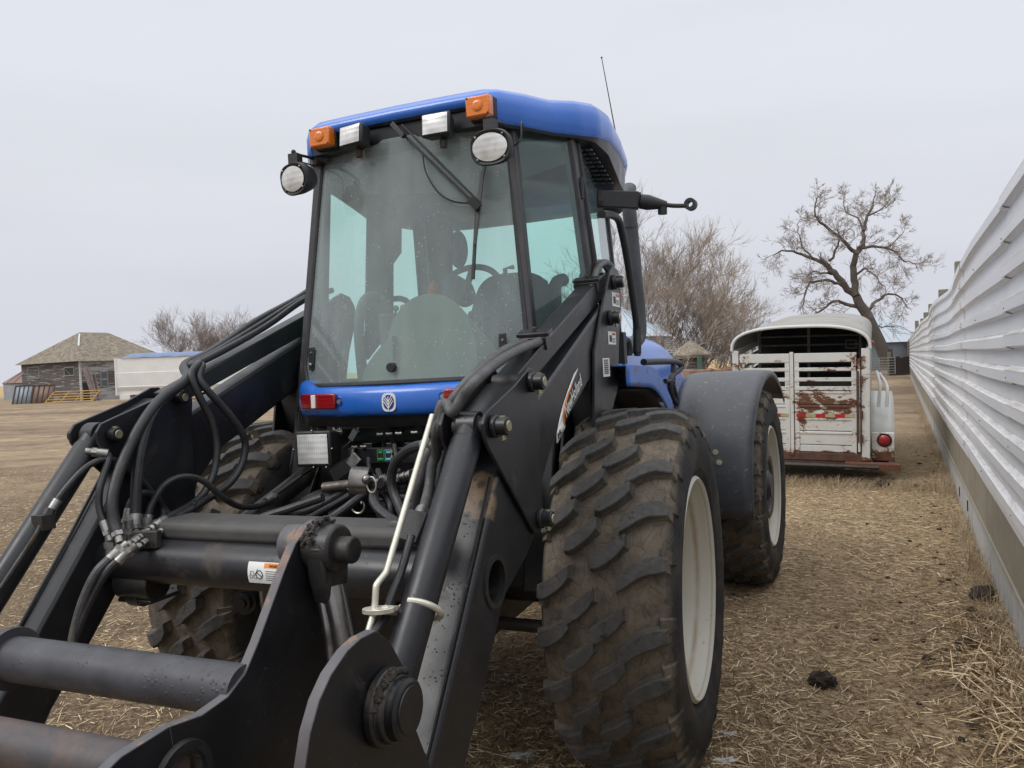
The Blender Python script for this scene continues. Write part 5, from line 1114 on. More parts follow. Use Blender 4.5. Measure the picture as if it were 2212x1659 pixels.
# ---- straw litter
FX0, FK = .645, .507
def fence_x(y): return FX0 + FK*y
def straw_mesh(n, sampler, lmin, lmax, wmin, wmax, lift, tilt):
    V = np.zeros((n*4, 3)); tone = np.zeros(n)
    xs, ys = sampler(n); L_ = rng.uniform(lmin, lmax, n); Wd = rng.uniform(wmin, wmax, n); a = rng.uniform(0, 2*PI, n); ti = rng.normal(0, tilt, n); zz = np.abs(rng.normal(0, lift, n))
    dx, dy, dz = np.cos(a)*np.cos(ti), np.sin(a)*np.cos(ti), np.sin(ti); px, py = -np.sin(a), np.cos(a); ro = rng.uniform(-.9, .9, n)
    hz = np.array([gh(x, y) for x, y in zip(xs, ys)]) + zz + .003 + np.abs(dz)*L_/2*.8
    for i, (s1, s2) in enumerate(((-1,-1),(1,-1),(1,1),(-1,1))):
        V[i::4, 0] = xs + dx*L_/2*s1 + px*Wd/2*s2*np.cos(ro); V[i::4, 1] = ys + dy*L_/2*s1 + py*Wd/2*s2*np.cos(ro); V[i::4, 2] = hz + dz*L_/2*s1 + Wd/2*s2*np.sin(ro)
    me = bpy.data.meshes.new('straw'); me.vertices.add(n*4); me.vertices.foreach_set('co', V.ravel()); me.loops.add(n*4); me.loops.foreach_set('vertex_index', np.arange(n*4)); me.polygons.add(n)
    me.polygons.foreach_set('loop_start', np.arange(0, n*4, 4)); me.polygons.foreach_set('loop_total', np.full(n, 4)); me.update()
    at = me.attributes.new('tone', 'FLOAT', 'FACE'); at.data.foreach_set('value', rng.uniform(0, 1, n)); return me
m = NM('straw_stalk'); at = m.n_('ShaderNodeAttribute'); at.attribute_name = 'tone'
m.set(Base_Color=m.ramp(at.outputs['Fac'], [(0, (.085,.052,.028)), (.35, (.22,.145,.08)), (.7, (.52,.385,.225)), (1, (.84,.70,.47))]), Roughness=.7, Specular_IOR_Level=.3); M['straw'] = m.m
def samp_right(n):
    o = []
    while len(o) < n:
        y = 1.6*math.exp(random.random()*math.log(16/1.6)); x = random.uniform(-.78*y-.2, min(.78*y+.3, fence_x(y)+.02))
        d = (noise.noise((x*.8, y*.8, 5))+.5)
        if x < -.5: d -= .35
        if random.random() < .45+d: o.append((x, y))
    A = np.array(o); return A[:, 0], A[:, 1]
me = straw_mesh(120000, samp_right, .02, .09, .0018, .0048, .006, .10); me.materials.append(M['straw'])
so = bpy.data.objects.new('straw_litter', me); col.objects.link(so); tag(so, 'loose broken straw trampled over the yard between tractor and fence', 'straw', kind='stuff')
def samp_pile(n):
    t = np.clip(rng.normal(0, .42, n), -1.1, 1.1); return 2.48+t*.50+rng.normal(0, .12, n), 3.90+t*.95+rng.normal(0, .2, n)
me = straw_mesh(2600, samp_pile, .06, .20, .0035, .0065, .035, .28); me.materials.append(M['straw'])
o = bpy.data.objects.new('straw_pile', me); col.objects.link(o); tag(o, 'heap of long yellow straw stalks beside the fence foot', 'straw', kind='stuff')
me = straw_mesh(26, lambda n: (gZ(8,1150,650).x+rng.normal(0,.9,n), gZ(8,1150,650).y+rng.normal(0,1.4,n)), .10, .2, .006, .009, .012, .05); me.materials.append(M['straw'])
o = bpy.data.objects.new('cornstalk_pieces', me); col.objects.link(o); tag(o, 'pale stalk pieces scattered on the trodden straw', 'straw', kind='stuff')
# dry grass along the fence foot
def blades(n, fn, hmin, hmax, wd, spread):
    b = MB()
    for i in range(n):
        x, y = fn(); z = gh(x, y); h = random.uniform(hmin, hmax); a = random.uniform(0, 2*PI); dx, dy = math.cos(a)*h*spread*random.random(), math.sin(a)*h*spread*random.random(); w_ = wd*random.uniform(.6, 1.3); px, py = -math.sin(a+.5)*w_, math.cos(a+.5)*w_
        b.add([(x-px,y-py,z),(x+px,y+py,z),(x+dx*.4+px*.8,y+dy*.4+py*.8,z+h*.62),(x+dx*.4-px*.8,y+dy*.4-py*.8,z+h*.62),(x+dx,y+dy,z+h*.9)], [(0,1,2,3),(3,2,4)])
    return b
def gf():
    y = 3.4*math.exp(random.random()*math.log(42/3.4)); c_ = random.choice(clumps); 
    if random.random() < .65: y = c_[0] + random.gauss(0, .12*c_[1])
    return fence_x(y)-abs(random.gauss(.02, .13)), y
clumps = [(3.4*math.exp(random.random()*math.log(30/3.4)), random.uniform(.7, 2.2)) for _ in range(38)]
m = NM('dry_grass'); m.set(Base_Color=m.mix(m.noise(3, 3), (.26, .19, .115), (.50, .40, .26)), Roughness=.8); M['grass'] = m.m
o = blades(5200, gf, .04, .22, .0018, 1.0).build('dry_grass', M['grass'], None, flat=True, recalc=False); tag(o, 'dead bleached grass growing along the foot of the fence', 'grass', kind='stuff')
def gt():  # tuft line under the stock trailer tail
    t = random.random(); return 3.0+2.4*t+random.gauss(0,.1), 10.7-1.3*t+random.gauss(0,.18)
o = blades(2200, gt, .03, .15, .002, 2.2).build('dead_grass', M['grass'], None, flat=True, recalc=False); tag(o, 'matted dead grass under the tail of the stock trailer', 'grass', kind='stuff')

# ---- manure clods, snow scraps
mcl = simple('dark_manure', (.030, .020, .014), .85, 0, .4, 30, .5)
for (x, y, r_, lb) in ((1000,1210,.062,'dark manure clod on straw between front wheel and straw heap'), (1320,152,.075,'black clod on the path level with the rear wheel top'), (1870,755,.085,'brown clod with straw close to the concrete fence foot'), (1880,905,.06,'small brown clod just above the straw heap'), (1775,1025,.06,'rounded brown clod left of the straw heap'), (1500,157,.035,'tiny dark clod right of the black path clod')):
    p = gZ(8, x, y); b = MB(); b.sphere((0,0,0), (r_, r_, r_*.62), 18, 12, jit=.5); 
    for i in range(5): a = random.uniform(0, 2*PI); b.sphere((math.cos(a)*r_*.8, math.sin(a)*r_*.8, -r_*.2), r_*.4, 10, 7, jit=.6)
    o = b.build('manure_clod', mcl); o.location = (p.x, p.y, r_*.35); tag(o, lb, 'manure', 'manure clods')
b = MB()
for i in range(130):
    y = 3.0*math.exp(random.random()*math.log(14/3.0)); x = fence_x(y)-abs(random.gauss(0, .38))-.05
    if random.random() < .12: x = random.uniform(-.3*y, fence_x(y))
    r_ = random.uniform(.005, .020)*(1 if random.random() < .85 else 1.7); b.sphere((x, y, gh(x,y)+r_*.3), (r_*random.uniform(.8,1.5), r_, r_*.6), 8, 5, jit=.6)
o = b.build('dirt_crumbs', mcl, None, recalc=False); tag(o, 'dark manure crumbs scattered in the straw along the fence', 'manure', kind='stuff')
msn = simple('old_snow', (.52, .51, .48), .6, 0, .1, 20, .3)
for (k, x, y, r_, lb) in ((5,1200,1440,.04,'thin scrap of old snow between loader arm and front tyre'), (8,480,1630,.03,'tiny white snow scrap beside the front tyre foot'), (8,510,1490,.02,'faint fleck of snow on straw by the tyre')):
    p = gZ(k, x, y); b = MB(); b.sphere((0,0,0), (r_*1.6, r_*.7, .008), 20, 6, jit=1.2); o = b.build('snow_patch', msn); o.location = (p.x, p.y, gh(p.x, p.y)+.006); tag(o, lb, 'snow', 'snow scraps')

# ================================================================= FENCE
FH = math.degrees(math.atan(FK)); F0 = Vector((FX0, 0, 0)); fd = Vector((math.sin(R(FH)), math.cos(R(FH)), 0)); fn_ = Vector((-fd.y, fd.x, 0))   # fn_ points to the yard
fM = Matrix(((fd.x, fn_.x, 0, F0.x), (fd.y, fn_.y, 0, F0.y), (0, 0, 1, 0), (0, 0, 0, 1)))     # local: along, towards yard, up
fence = empty('windbreak_fence', fM, 'long fence of white ribbed metal sheets on a concrete foot right of the tractor', 'fence')
m = NM('white_sheet_metal'); q = m.sep(m.pos())
n1 = m.noise(1, 7, .65, m.mapping((.5, 1, 5))); n2 = m.noise(1, 8, .75, m.mapping((2.4, 1, 26)))
ph = m.math('FRACT', m.math('DIVIDE', m.math('SUBTRACT', q[2], .68), .188))
led = m.ramp(ph, [(.84, 0.), (.93, 1.), (1., .9)])
base = m.mix(m.ramp(n1, [(.35, 0.), (.7, 1.)]), (.68, .70, .74), (.82, .83, .84))
base = m.mix(m.math('MULTIPLY', led, m.ramp(n2, [(.35, 0.), (.62, .75)])), base, (.33, .27, .20))
base = m.mix(m.ramp(n2, [(.60, 0.), (.75, .5)]), base, (.42, .36, .29))
m.set(Base_Color=base, Roughness=.38, Metallic=.0, Specular_IOR_Level=.5); M['sheet'] = m.m
m = NM('galvanised_rust'); m.set(Base_Color=m.mix(m.noise(2, 6), (.08, .05, .04), (.20, .12, .09)), Roughness=.8); M['rusty'] = m.m
PT, ZB, ZT = .188, .68, 2.56
def rib(z):
    t = ((z-ZB)/PT) % 1
    return 0 if t < .50 else (.034*(t-.50)/.07 if t < .57 else (.034 if t < .90 else .034*(1-t)/.10))
zs = []
z_ = ZB
while z_ < ZT:
    for t in (0, .50, .57, .90):
        if z_+t*PT < ZT: zs.append(z_+t*PT)
    z_ += PT
zs.append(ZT)
def wob(u, z):
    k = (z-ZB)/1.9; q = .25+.75*k
    return -.03 + q*(.014*math.sin(u*.62-.6) + .014*noise.noise((u*.33, 0, 1))) + .003*noise.noise((u*1.0, z*.8, 4)) - .085*k*k*math.exp(-((u-11.5)/2.0)**2) + .03*k*math.exp(-((u-7)/2.5)**2) - .06*k*k*math.exp(-((u-21)/3)**2)
edges = [-2.0, 1.35, 4.58, 8.2, 11.8, 15.4, 19, 22.6, 26.2, 30, 34, 38, 42, 46, 50, 54, 58.5]
for i, (u0, u1) in enumerate(zip(edges[:-1], edges[1:])):
    n = 28 if u0 < 20 else 10; off = .003*(i % 2); zj = random.uniform(-.005, .005)
    b = MB(); b.grid(lambda a, t: (lambda u, z: (u, .05+rib(z)+off+wob(u, z), z+zj+.004*math.sin(u*.9)))(lerp(u0, u1+.12, a), zs[round(t*(len(zs)-1))]), n, len(zs)-1)
    sh = b.build('metal_sheet', M['sheet'], fence, angle=20, recalc=False); 
    # turned top edge of the sheet
    b = MB(); b.grid(lambda a, t: (lambda u: (u, .05+rib(ZT)+off+wob(u, ZT)-.03*t, ZT+zj+.004*math.sin(u*.9)+.004))(lerp(u0, u1+.12, a)), n, 1); b.build('top_lip', M['sheet'], sh, angle=20, recalc=False, solid=.002)
    if u0 < 26:
        b = MB()
        for uu in (u0+.06, (u0+u1)/2):
            z_ = ZB+.13
            while z_ < ZT: b.sphere((uu, .05+rib(z_)+off+wob(uu, z_)+.003, z_+zj), (.005,.004,.005), 6, 4); z_ += PT*2
        b.build('sheet_screw', M['pin'], sh)
mwood = simple('green_grey_timber', (.17, .17, .125), .9, 0, .25, 5, .5, (.10, .10, .06), .55)
for i, (x, y) in enumerate(((1130,240),(1012,400),(940,510),(905,560),(882,600),(852,645),(812,620))):
    r = ray(*D(16, x, y)); t = (FX0-.06*0+.0)/(r.x-FK*r.y) if abs(r.x-FK*r.y) > 1e-4 else 60
    # intersection with a plane 12 cm behind the sheets
    X0 = FX0 + .26; t = X0/(r.x-FK*r.y); p = camp + r*t; u = (p-F0).dot(fd)
    zt = max(2.66, min(3.05, (camp + ray(*D(16, x, (215,398,492,540,588,637,604)[i]))*t).z)); w_ = (.17,.14,.17,.17,.17,.2,.2)[i]
    if i == 6: u = 47; zt = (camp + ray(*D(16, 812, 604))*(47*.892)).z
    b = MB(); b.box((u-w_/2, -.34, 0), (u+w_/2, -.16, zt)); b.build('fence_post', mwood, fence, bevel=.01)
for u in (-1.6, 1.4, 28.5, 36, 41):
    b = MB(); b.box((u-.07,-.34,0),(u+.07,-.16,2.4)); b.build('fence_post', mwood, fence, bevel=.01)
b = MB()
for z_ in (.9, 1.7, 2.4): b.box((-2,-.16,z_),(58,-.12,z_+.09))
b.build('fence_rail', mwood, fence)
m = NM('stained_concrete'); q = m.sep(m.pos()); n1 = m.noise(1, 8, .7, m.mapping((1.2, 1, 3)))
base = m.mix(m.ramp(m.math('ADD', q[2], m.math('MULTIPLY', m.math('SUBTRACT', n1, .5), .12)), [(.25, 1.), (.33, 0.)]), m.mix(n1, (.17, .145, .10), (.34, .30, .235)), m.mix(n1, (.32, .31, .29), (.50, .50, .49)))
base = m.mix(m.ramp(m.noise(1, 8, .75, m.mapping((6, 1, 1.2))), [(.52, 0.), (.66, .7)]), base, (.14, .12, .08))
m.set(Base_Color=base, Roughness=.9); m.bump(m.noise(14, 8), .5, .01)
b = MB(); b.box((-2,-.06,-.1),(58,.02,.32)); b.box((-2,-.06,.325),(58,.012,.72)); b.build('concrete_foot', m.m, fence, bevel=.006)
for (x, y) in ((1745,185),(1790,260)):
    b = MB()
    r = ray(*D(8, x, y)); t = (FX0)/(r.x-FK*r.y); p = camp+r*t; u = (p-F0).dot(fd); b.box((u-.03,-.02,p.z-.05),(u+.03,.028,p.z+.05)); b.build('form_hole', M['ink'], fence)
# dark slatted continuation
f2 = empty('slatted_fence', frame(F0+fd*58.7, FH), 'dark rusty horizontal slat fence continuing beyond the white sheets', 'fence')
b = MB()
for i in range(11): b.box((-.02, 0, .25+.21*i), (.03, 32, .41+.21*i))
b.build('slats', M['rusty'], f2)
for k in range(6): b = MB(); b.box((.04, .5+6*k, 0), (.2, .7+6*k, 2.75)); b.build('fence_post', mwood, f2)

# ================================================================= LIVESTOCK TRAILER
m = NM('rusting_white_paint'); n1 = m.noise(1, 9, .72, m.mapping((2.1, 2.1, 3.4), loc=(3.1, 0, 1.7)), .5); n2 = m.noise(1, 10, .8, m.mapping((9, 9, 22)), .6); q = m.sep(m.pos())
# bigger scabs where stock has rubbed the middle of the door, and along its foot
cx = m.math('MULTIPLY', m.math('ADD', q[0], .55), 2.1); cz = m.math('MULTIPLY', m.math('SUBTRACT', q[2], 1.02), 2.6); dd = m.math('ADD', m.math('MULTIPLY', cx, cx), m.math('MULTIPLY', cz, cz)); foc = m.ramp(dd, [(0., .105), (1., 0.)])
foot = m.ramp(q[2], [(.26, .20), (.44, .0)])
v = m.math('ADD', m.math('ADD', n1, foc), m.math('ADD', foot, m.math('MULTIPLY', m.math('SUBTRACT', n2, .5), .46)))
rust = m.ramp(v, [(.572, 0.), (.584, 1.)]); halo = m.ramp(v, [(.53, 0.), (.58, .8)])
wht = m.mix(m.noise(4, 5), (.54, .54, .51), (.70, .70, .67)); wht = m.mix(halo, wht, (.48, .36, .24))
base = m.mix(rust, wht, m.mix(m.noise(25, 6), (.06, .026, .018), (.20, .085, .045)))
m.set(Base_Color=base, Roughness=m.mix(rust, .45, .9)); m.bump(rust, -.2, .002); M['rustwhite'] = m.m
M['dullwhite'] = simple('dull_white_paint', (.60, .60, .57), .5, 0, .08, 5, .05, (.25, .15, .09), .66)
M['trailer_dark'] = simple('trailer_inside', (.028, .027, .028), .9, 0, .3, 4, .1)
M['brown_rust'] = simple('brown_rust', (.10, .05, .035), .85, 0, .35, 12, .3)
TRM = frame((4.70, 10.15, .0), 25.4, 4.6, 1.2)
tr = empty('stock_trailer', TRM, 'rusty white livestock trailer with rounded roof parked behind the tractor', 'trailer')
TW, TL = 1.74, 4.9
RB_ = lambda p: p
# gate at the rear: frame + right leaf + left leaf
def slats(b, x0, x1, rows, y=0):
    for (z0, z1) in rows: b.box((x0, y, z0), (x1, y+.03, z1))
b = MB(); b.box((-.10,-.03,.30),(0,.05,1.79)); b.box((-TW,-.03,.30),(-TW+.08,.05,1.79)); b.build('rear_frame', M['rustwhite'], tr, bevel=.006)
b = MB(); b.box((-.145,-.05,.42),(-.115,-.02,1.66)); b.build('gate_post', M['rustwhite'], tr, bevel=.004)
for (x0, x1, nm) in ((-.93, -.16, 0), (-1.64, -.99, 1)):
    b = MB(); b.box((x0,-.02,1.62),(x1,.02,1.74)); b.box((x0,-.015,.38),(x0+.06,.015,1.72)); b.box((x1-.06,-.015,.38),(x1,.015,1.72)); b.box((x0,-.02,1.50),(x1,.02,1.545)); b.box((x0,-.02,1.36),(x1,.02,1.41)); b.box((x0,-.02,1.24),(x1,.02,1.29))
    gt_ = b.build('gate_leaf', M['rustwhite'], tr, bevel=.004)
    rows = [(.50,.68),(.69,.87),(.88,1.04),(1.05,1.23)]
    b = MB()
    for z0, z1 in rows: b.box((x0+.03,-.005,z0),(x1-.03,.02,z1)); b.box((x0+.03,-.016,z1-.035),(x1-.03,.0,z1-.004))
    b.box((x0+.03,-.005,.40),(x1-.03,.02,.49)); b.build('gate_panel', M['rustwhite'], gt_, bevel=.005)
    b = MB(); n = 6
    for i in range(n):
        if i % 2 == 0: b.box((lerp(x0+.02,x1-.02,i/n),-.021,.875),(lerp(x0+.02,x1-.02,(i+1)/n),-.017,.92))
    b.build('red_reflector', simple('red_reflective', (.42,.02,.02), .4), gt_); b = MB()
    for i in range(n):
        if i % 2: b.box((lerp(x0+.02,x1-.02,i/n),-.021,.875),(lerp(x0+.02,x1-.02,(i+1)/n),-.017,.92))
    b.build('pale_reflector', simple('pale_reflective', (.40,.36,.22), .4), gt_)
b = MB(); b.box((-.985,-.03,.34),(-.94,.02,1.76)); b.build('centre_post', M['rustwhite'], tr, bevel=.004)
b = MB()
for z_ in (.60,.92,1.38): b.cyl((-.10,-.05,z_-.05),(-.10,-.05,z_+.05),.018,8)
b.cyl((-.14,-.07,.55),(-.14,-.07,1.5),.012,8); b.build('gate_hinge', M['brown_rust'], tr)
b = MB(); b.box((-TW,-.02,.28),(0,.06,.39)); b.box((-TW+.1,-.01,.22),(0,.04,.30)); b.build('rear_sill', M['brown_rust'], tr, bevel=.01)
b = MB(); b.tube([(-TW-.05,-.10,.235),(.10,-.10,.235)], .045, 12, flat=.8); b.build('bumper_pipe', M['pin'], tr); b = MB(); b.box((-.3,-.13,.20),(.36,.0,.285)); b.build('rear_bumper', M['rustwhite'], tr, bevel=.004)
# sides
for (x0, x1) in ((-.04, 0), (-TW, -TW+.04)):
    b = MB()
    for z0, z1 in ((.36,.60),(.605,.84),(.845,1.06),(1.065,1.26)): b.box((x0,.05,z0),(x1,TL,z1))
    for z_ in (1.34,1.46,1.58): b.box((x0,.05,z_),(x1,TL,z_+.05))
    b.box((x0,.05,1.70),(x1,TL,1.80))
    for k in range(7): b.box((x0-.004,.05+.79*k,.3),(x1+.004,.12+.79*k,1.78))
    b.build('side_wall', M['dullwhite'], tr)
b = MB(); b.box((-TW,.03,.30),(0,TL,.36)); b.box((-TW,TL-.04,.36),(0,TL,1.8)); b.build('trailer_floor', M['trailer_dark'], tr)
# roof arch, ribbed
def arch(a, yy, r=0):  # a 0..1 left to right
    t = PI*(1-a); hx = TW/2+r; x = -TW/2 + hx*math.copysign(abs(math.cos(t))**.70, math.cos(t)); z = 1.79 + (.31+r)*abs(math.sin(t))**.72; return (x, yy, z)
b = MB(); n = 96
b.grid(lambda u, a: (lambda p: (p[0], p[1], p[2]))(arch(a, -.02+(TL+.02)*u, .012*abs(math.sin(u*n*PI/4)))), n*2, 28)
b.build('trailer_roof', simple('galvanised_roof', (.30,.29,.27), .7, .1, .15, 3, .1, (.26,.21,.15), .55), tr, solid=.012, angle=60)
b = MB(); b.tube([arch(i/28, -.03, .005) for i in range(29)], .02, 8); b.build('roof_bow', M['dullwhite'], tr)
# centre divider seen through the open top
b = MB(); b.box((-TW+.1,1.9,.36),(-.1,1.93,1.2))
for z_ in (1.30,1.44,1.58,1.72,1.86,2.0): b.cyl((-TW+.14,1.9,z_),(-.14,1.9,z_),.014,8)
for x_ in (-TW+.12,-.88,-.14): b.box((x_-.02,1.88,.36),(x_+.02,1.93,2.03))
b.tube([(-.34,1.86,1.66),(-.34,1.86,1.78),(-.2,1.86,1.78),(-.2,1.86,1.66),(-.34,1.86,1.66)], .012, 6); b.build('divider_gate', simple('old_grey_steel', (.20,.195,.18), .7, 0, .3), tr)
b = MB(); A_ = [arch(i/20, 2.3, -.05) for i in range(21)]; b.add(A_+[(-.06,2.3,.4),(-TW+.06,2.3,.4)], [list(range(23))]); b.build('dark_interior_board', M['trailer_dark'], tr)  # dark sheet standing in for the shaded interior beyond the divider
for (x0, x1, rr_) in ((.0, .29, 1), (-TW-.29, -TW, 0)):
    b = MB(); b.grid(lambda u, v: (lerp(x0, x1, v), 1.45-1.45*math.cos(PI*u)*(.88 if 1 else 1)+.06, .30+.70*abs(math.sin(PI*u))**.45), 26, 4); b.grid(lambda u, v: (x1 if rr_ else x0, 1.45-1.28*math.cos(PI*u)+.06, lerp(.30+.70*abs(math.sin(PI*u))**.45, .30+.70*abs(math.sin(PI*u))**.45-.08, v)), 26, 1)
    b.build('wheel_fender', M['dullwhite'], tr, solid=.008, angle=50)
    b = MB(); b.box((x0+.02 if rr_ else x0,.10,.28),(x1 if rr_ else x1-.02,.15,.66) if rr_ else (x1,.15,.66)); b.build('fender_end_plate', M['rustwhite'], tr, bevel=.01)
    for yy in (.85, 1.95):
        xx = .13 if rr_ else -TW-.13; b = MB(); b.lathe([(-.1,.2),(-.1,.33),(-.06,.37),(.06,.37),(.1,.33),(.1,.2)], (xx, yy, .37), (1,0,0), 28, closed=True); wh = b.build('trailer_wheel', M['black_dirty'], tr)
        b = MB(); b.lathe([(.0,0),(.0,.2),(.06,.205)], (xx, yy, .37), (1 if rr_ else -1,0,0), 24); b.build('wheel_rim', M['dullwhite'], wh)
b = MB(); b.lathe([(0,.075),(-.02,.07),(-.035,.05),(-.04,0)], (.17,.095,.56), (0,1,0), 24); tl = b.build('tail_lamp', M['redlens'], tr); b = MB(); b.lathe([(0,.062),(-.012,.09),(.02,.095)], (.17,.1,.56), (0,1,0), 24, ); b.build('lamp_rubber', M['plastic'], tl)
for x_ in (.03, -TW-.03): b = MB(); b.sphere((x_, .04, 1.86), .026, 8, 6); b.build('marker_lamp', M['redlens'], tr)
b = MB(); b.tube(smooth([(.10,.25,.98),(.12,.3,1.25),(.10,.5,1.36),(.08,.8,1.4)]), .022, 8); b.tube(smooth([(.20,.25,.98),(.21,.3,1.2),(.18,.5,1.3),(.12,.9,1.36)]), .022, 8); b.build('fender_handle', M['dullwhite'], tr)

# ================================================================= TREES
m = NM('tree_bark'); m.set(Base_Color=m.mix(m.noise(3, 6), (.060, .050, .044), (.16, .135, .115)), Roughness=.95); m.bump(m.noise(6, 6, .7), .6, .05); M['bark'] = m.m
m = NM('bare_twigs'); m.set(Base_Color=m.mix(m.noise(.6, 4), (.21, .175, .155), (.36, .305, .265)), Roughness=.9); M['twig'] = m.m
m = NM('bare_twigs_pale'); m.set(Base_Color=m.mix(m.noise(.6, 4), (.26, .21, .17), (.42, .345, .27)), Roughness=.9); M['twig_pale'] = m.m
def grow(tb, wb, p, d, L_, r, depth, wander, up, rnd, thr=.035):
    seg = 4 if depth > 1 else 3; pts = [p]; rs = [r]; q = Vector(p); dd = Vector(d)
    for i in range(seg):
        dd = (dd + Vector((rnd.gauss(0,wander), rnd.gauss(0,wander), rnd.gauss(0,wander)+up))).normalized(); q = q + dd*L_/seg; pts.append(q.copy()); rs.append(r*(1-.55*(i+1)/seg))
    (tb if r > thr else wb).tube(pts, rs, 6 if r > thr else 3, cap=False)
    if depth <= 0: return
    k = rnd.choice((3, 4, 4, 5)) if depth > 1 else rnd.choice((4, 5, 6))
    for i in range(k):
        t = rnd.uniform(.25, 1.0) if i else 1.0; f = t*seg; j = min(int(f), seg-1); c = pts[j].lerp(pts[j+1], f-j)
        ax_ = Vector((rnd.gauss(0,1), rnd.gauss(0,1), rnd.gauss(0,1))).normalized(); ang = rnd.uniform(.25, .95); nd = (Matrix.Rotation(ang, 3, ax_) @ dd).normalized()
        grow(tb, wb, c, nd, L_*rnd.uniform(.5, .82), max(.010, r*(1-.5*t)*rnd.uniform(.45, .7)), depth-1, wander, up, rnd, thr)
def tree(x, y, h, label, group, seed, depth=4, stems=1, twig='twig', spread=.5, wander=.13, up=.05, r0=None):
    rnd = random.Random(seed); t = empty('bare_tree', Matrix.Translation((x, y, 0)), label, 'tree', group); tb, wb = MB(), MB(); r0 = r0 or h*.014
    for s_ in range(stems):
        a = rnd.uniform(0, 2*PI); lean = Vector((math.cos(a)*spread*rnd.random(), math.sin(a)*spread*rnd.random(), 1)).normalized()
        grow(tb, wb, Vector((math.cos(a)*.3*(stems>1), math.sin(a)*.3*(stems>1), -.1)), lean, h*rnd.uniform(.36,.46), r0, depth, wander, up, rnd, r0*.22)
    tb.build('trunk', M['bark'], t, recalc=False); wb.build('crown', M[twig], t, recalc=False, flat=True); return t
# big leaning tree, limbs surveyed from the photograph in its own plane and bent in depth
BY = 60.; rnd = random.Random(5)
base = wY(7, 1130, 1035, BY); bt = empty('bare_tree', Matrix.Translation((base.x, BY, 0)), 'large gnarled bare tree with a leaning trunk behind the stock trailer', 'tree')
tb, wb = MB(), MB()
def limb(pts, r0, r1, dep=0., sub=3, dens=1.0):
    P = []; z0 = pts[0][2] if len(pts[0]) > 2 else 0
    n = len(pts)
    for i, q in enumerate(pts):
        dy = lerp(z0, dep, i/(n-1)); w_ = wY(7, q[0], q[1], BY+dy); P.append(w_-Vector((base.x, BY, 0)))
    S = smooth(P, 3); k = len(S); rs = [lerp(r0, r1, i/(k-1))*.82 for i in range(k)]; S = [p+Vector((rnd.gauss(0,.04), rnd.gauss(0,.08), rnd.gauss(0,.04))) for p in S]
    tb.tube(S, rs, 8, cap=False)
    for i in range(2, k):
        for _ in range(1 if rnd.random() < 1.0*dens else 0):
            d = (S[i]-S[i-1]).normalized(); ax_ = Vector((rnd.gauss(0,.5), rnd.gauss(0,1), rnd.gauss(0,.5))).normalized(); nd = Matrix.Rotation(rnd.choice((-1,1))*rnd.uniform(.4,1.2), 3, ax_) @ d
            rr_ = min(rs[i]*.5, .032); grow(tb, wb, S[i], nd, rnd.uniform(.55, 1.15), rr_, sub, .22, .02, rnd, .05)
    d = (S[-1]-S[-2]).normalized(); grow(tb, wb, S[-1], d, .65, r1*.8, sub, .2, .03, rnd, .05)
tb.tube(smooth([wY(7,x,y,BY)-Vector((base.x,BY,0)) for x,y in ((1135,1075),(1128,1020),(1090,930),(1062,870),(1035,810),(1003,765),(985,722))], 3), [q*.66 for q in (.95,.80,.74,.72,.70,.69,.68,.66,.65,.64,.63,.62,.6,.58,.56,.54,.52,.5,.48)], 12, cap=False)
limb([(985,722),(975,640),(974,570),(985,510)], .36, .27, 0, 2, .4)
limb([(985,510),(1018,470),(1022,400),(1032,340),(1060,285),(1070,240)], .24, .07, 1.5)
limb([(985,510),(935,460),(870,400),(800,350),(775,300),(785,235)], .20, .05, -1.5)
limb([(1010,480),(1070,475),(1130,482),(1190,500),(1225,545),(1290,560)], .15, .04, -1)
limb([(985,722),(925,670),(872,605),(832,558)], .34, .25, 0, 2, .5)
limb([(832,558),(760,530),(690,502),(610,492),(560,520)], .19, .04, 1)
limb([(850,545),(880,490),(900,440),(890,390)], .13, .04, -2); limb([(760,530),(720,470),(690,400),(700,340)], .10, .03, 2)
limb([(915,668),(860,648),(795,645),(740,668),(722,735),(715,790)], .17, .04, -2); limb([(880,610),(820,605),(770,600),(720,640)], .12, .04, 2)
limb([(1003,780),(940,762),(868,750),(820,785),(762,825)], .20, .06, -1); limb([(1035,800),(1085,752),(1145,710),(1195,722),(1240,770)], .17, .04, 1)
limb([(978,625),(1020,590),(1060,600),(1100,650),(1140,700)], .12, .03, -2.5); limb([(1025,390),(985,330),(930,290),(920,230)], .11, .03, 2.5); limb([(1040,320),(1100,290),(1150,240)], .10, .03, -2)
limb([(1060,860),(1110,880),(1180,870),(1240,890)], .08, .02, 1, 2); limb([(1130,485),(1180,440),(1230,400)], .08, .03, 1.5)
tb.build('trunk', M['bark'], bt, recalc=False); wb.build('crown', M['twig'], bt, recalc=False, flat=True)
# thicket right of the cab
G = 'bare trees behind the grain bins'
specs = [(1330,450,58,12.6,3,'twig','tall pale bare tree rising behind the exhaust pipe'), (1385,520,52,10.5,3,'twig','bare tree right beside the exhaust pipe above the grain bin roof'), (1440,560,50,9.6,4,'twig_pale','spreading bare tree with fine pale twigs above the timber bin'),
         (1500,620,56,8.0,4,'twig_pale','wide low bare tree whose right boughs droop toward the open sky'), (1530,680,54,5.6,5,'twig','tangled low bare tree between timber bin and stock trailer'), (1470,700,46,5.0,5,'twig','reddish scrubby tree directly behind the timber bin'),
         (1590,690,75,6.8,3,'twig_pale','small far bare tree left of the pale roof end'), (1625,692,78,6.6,3,'twig_pale','far bare tree seen just over the pale roof end'), (1555,700,66,5.6,5,'twig','thin far scrub tree left of the stock trailer'), (1345,600,46,7.0,4,'twig','bare bush between cab and exhaust pipe')]
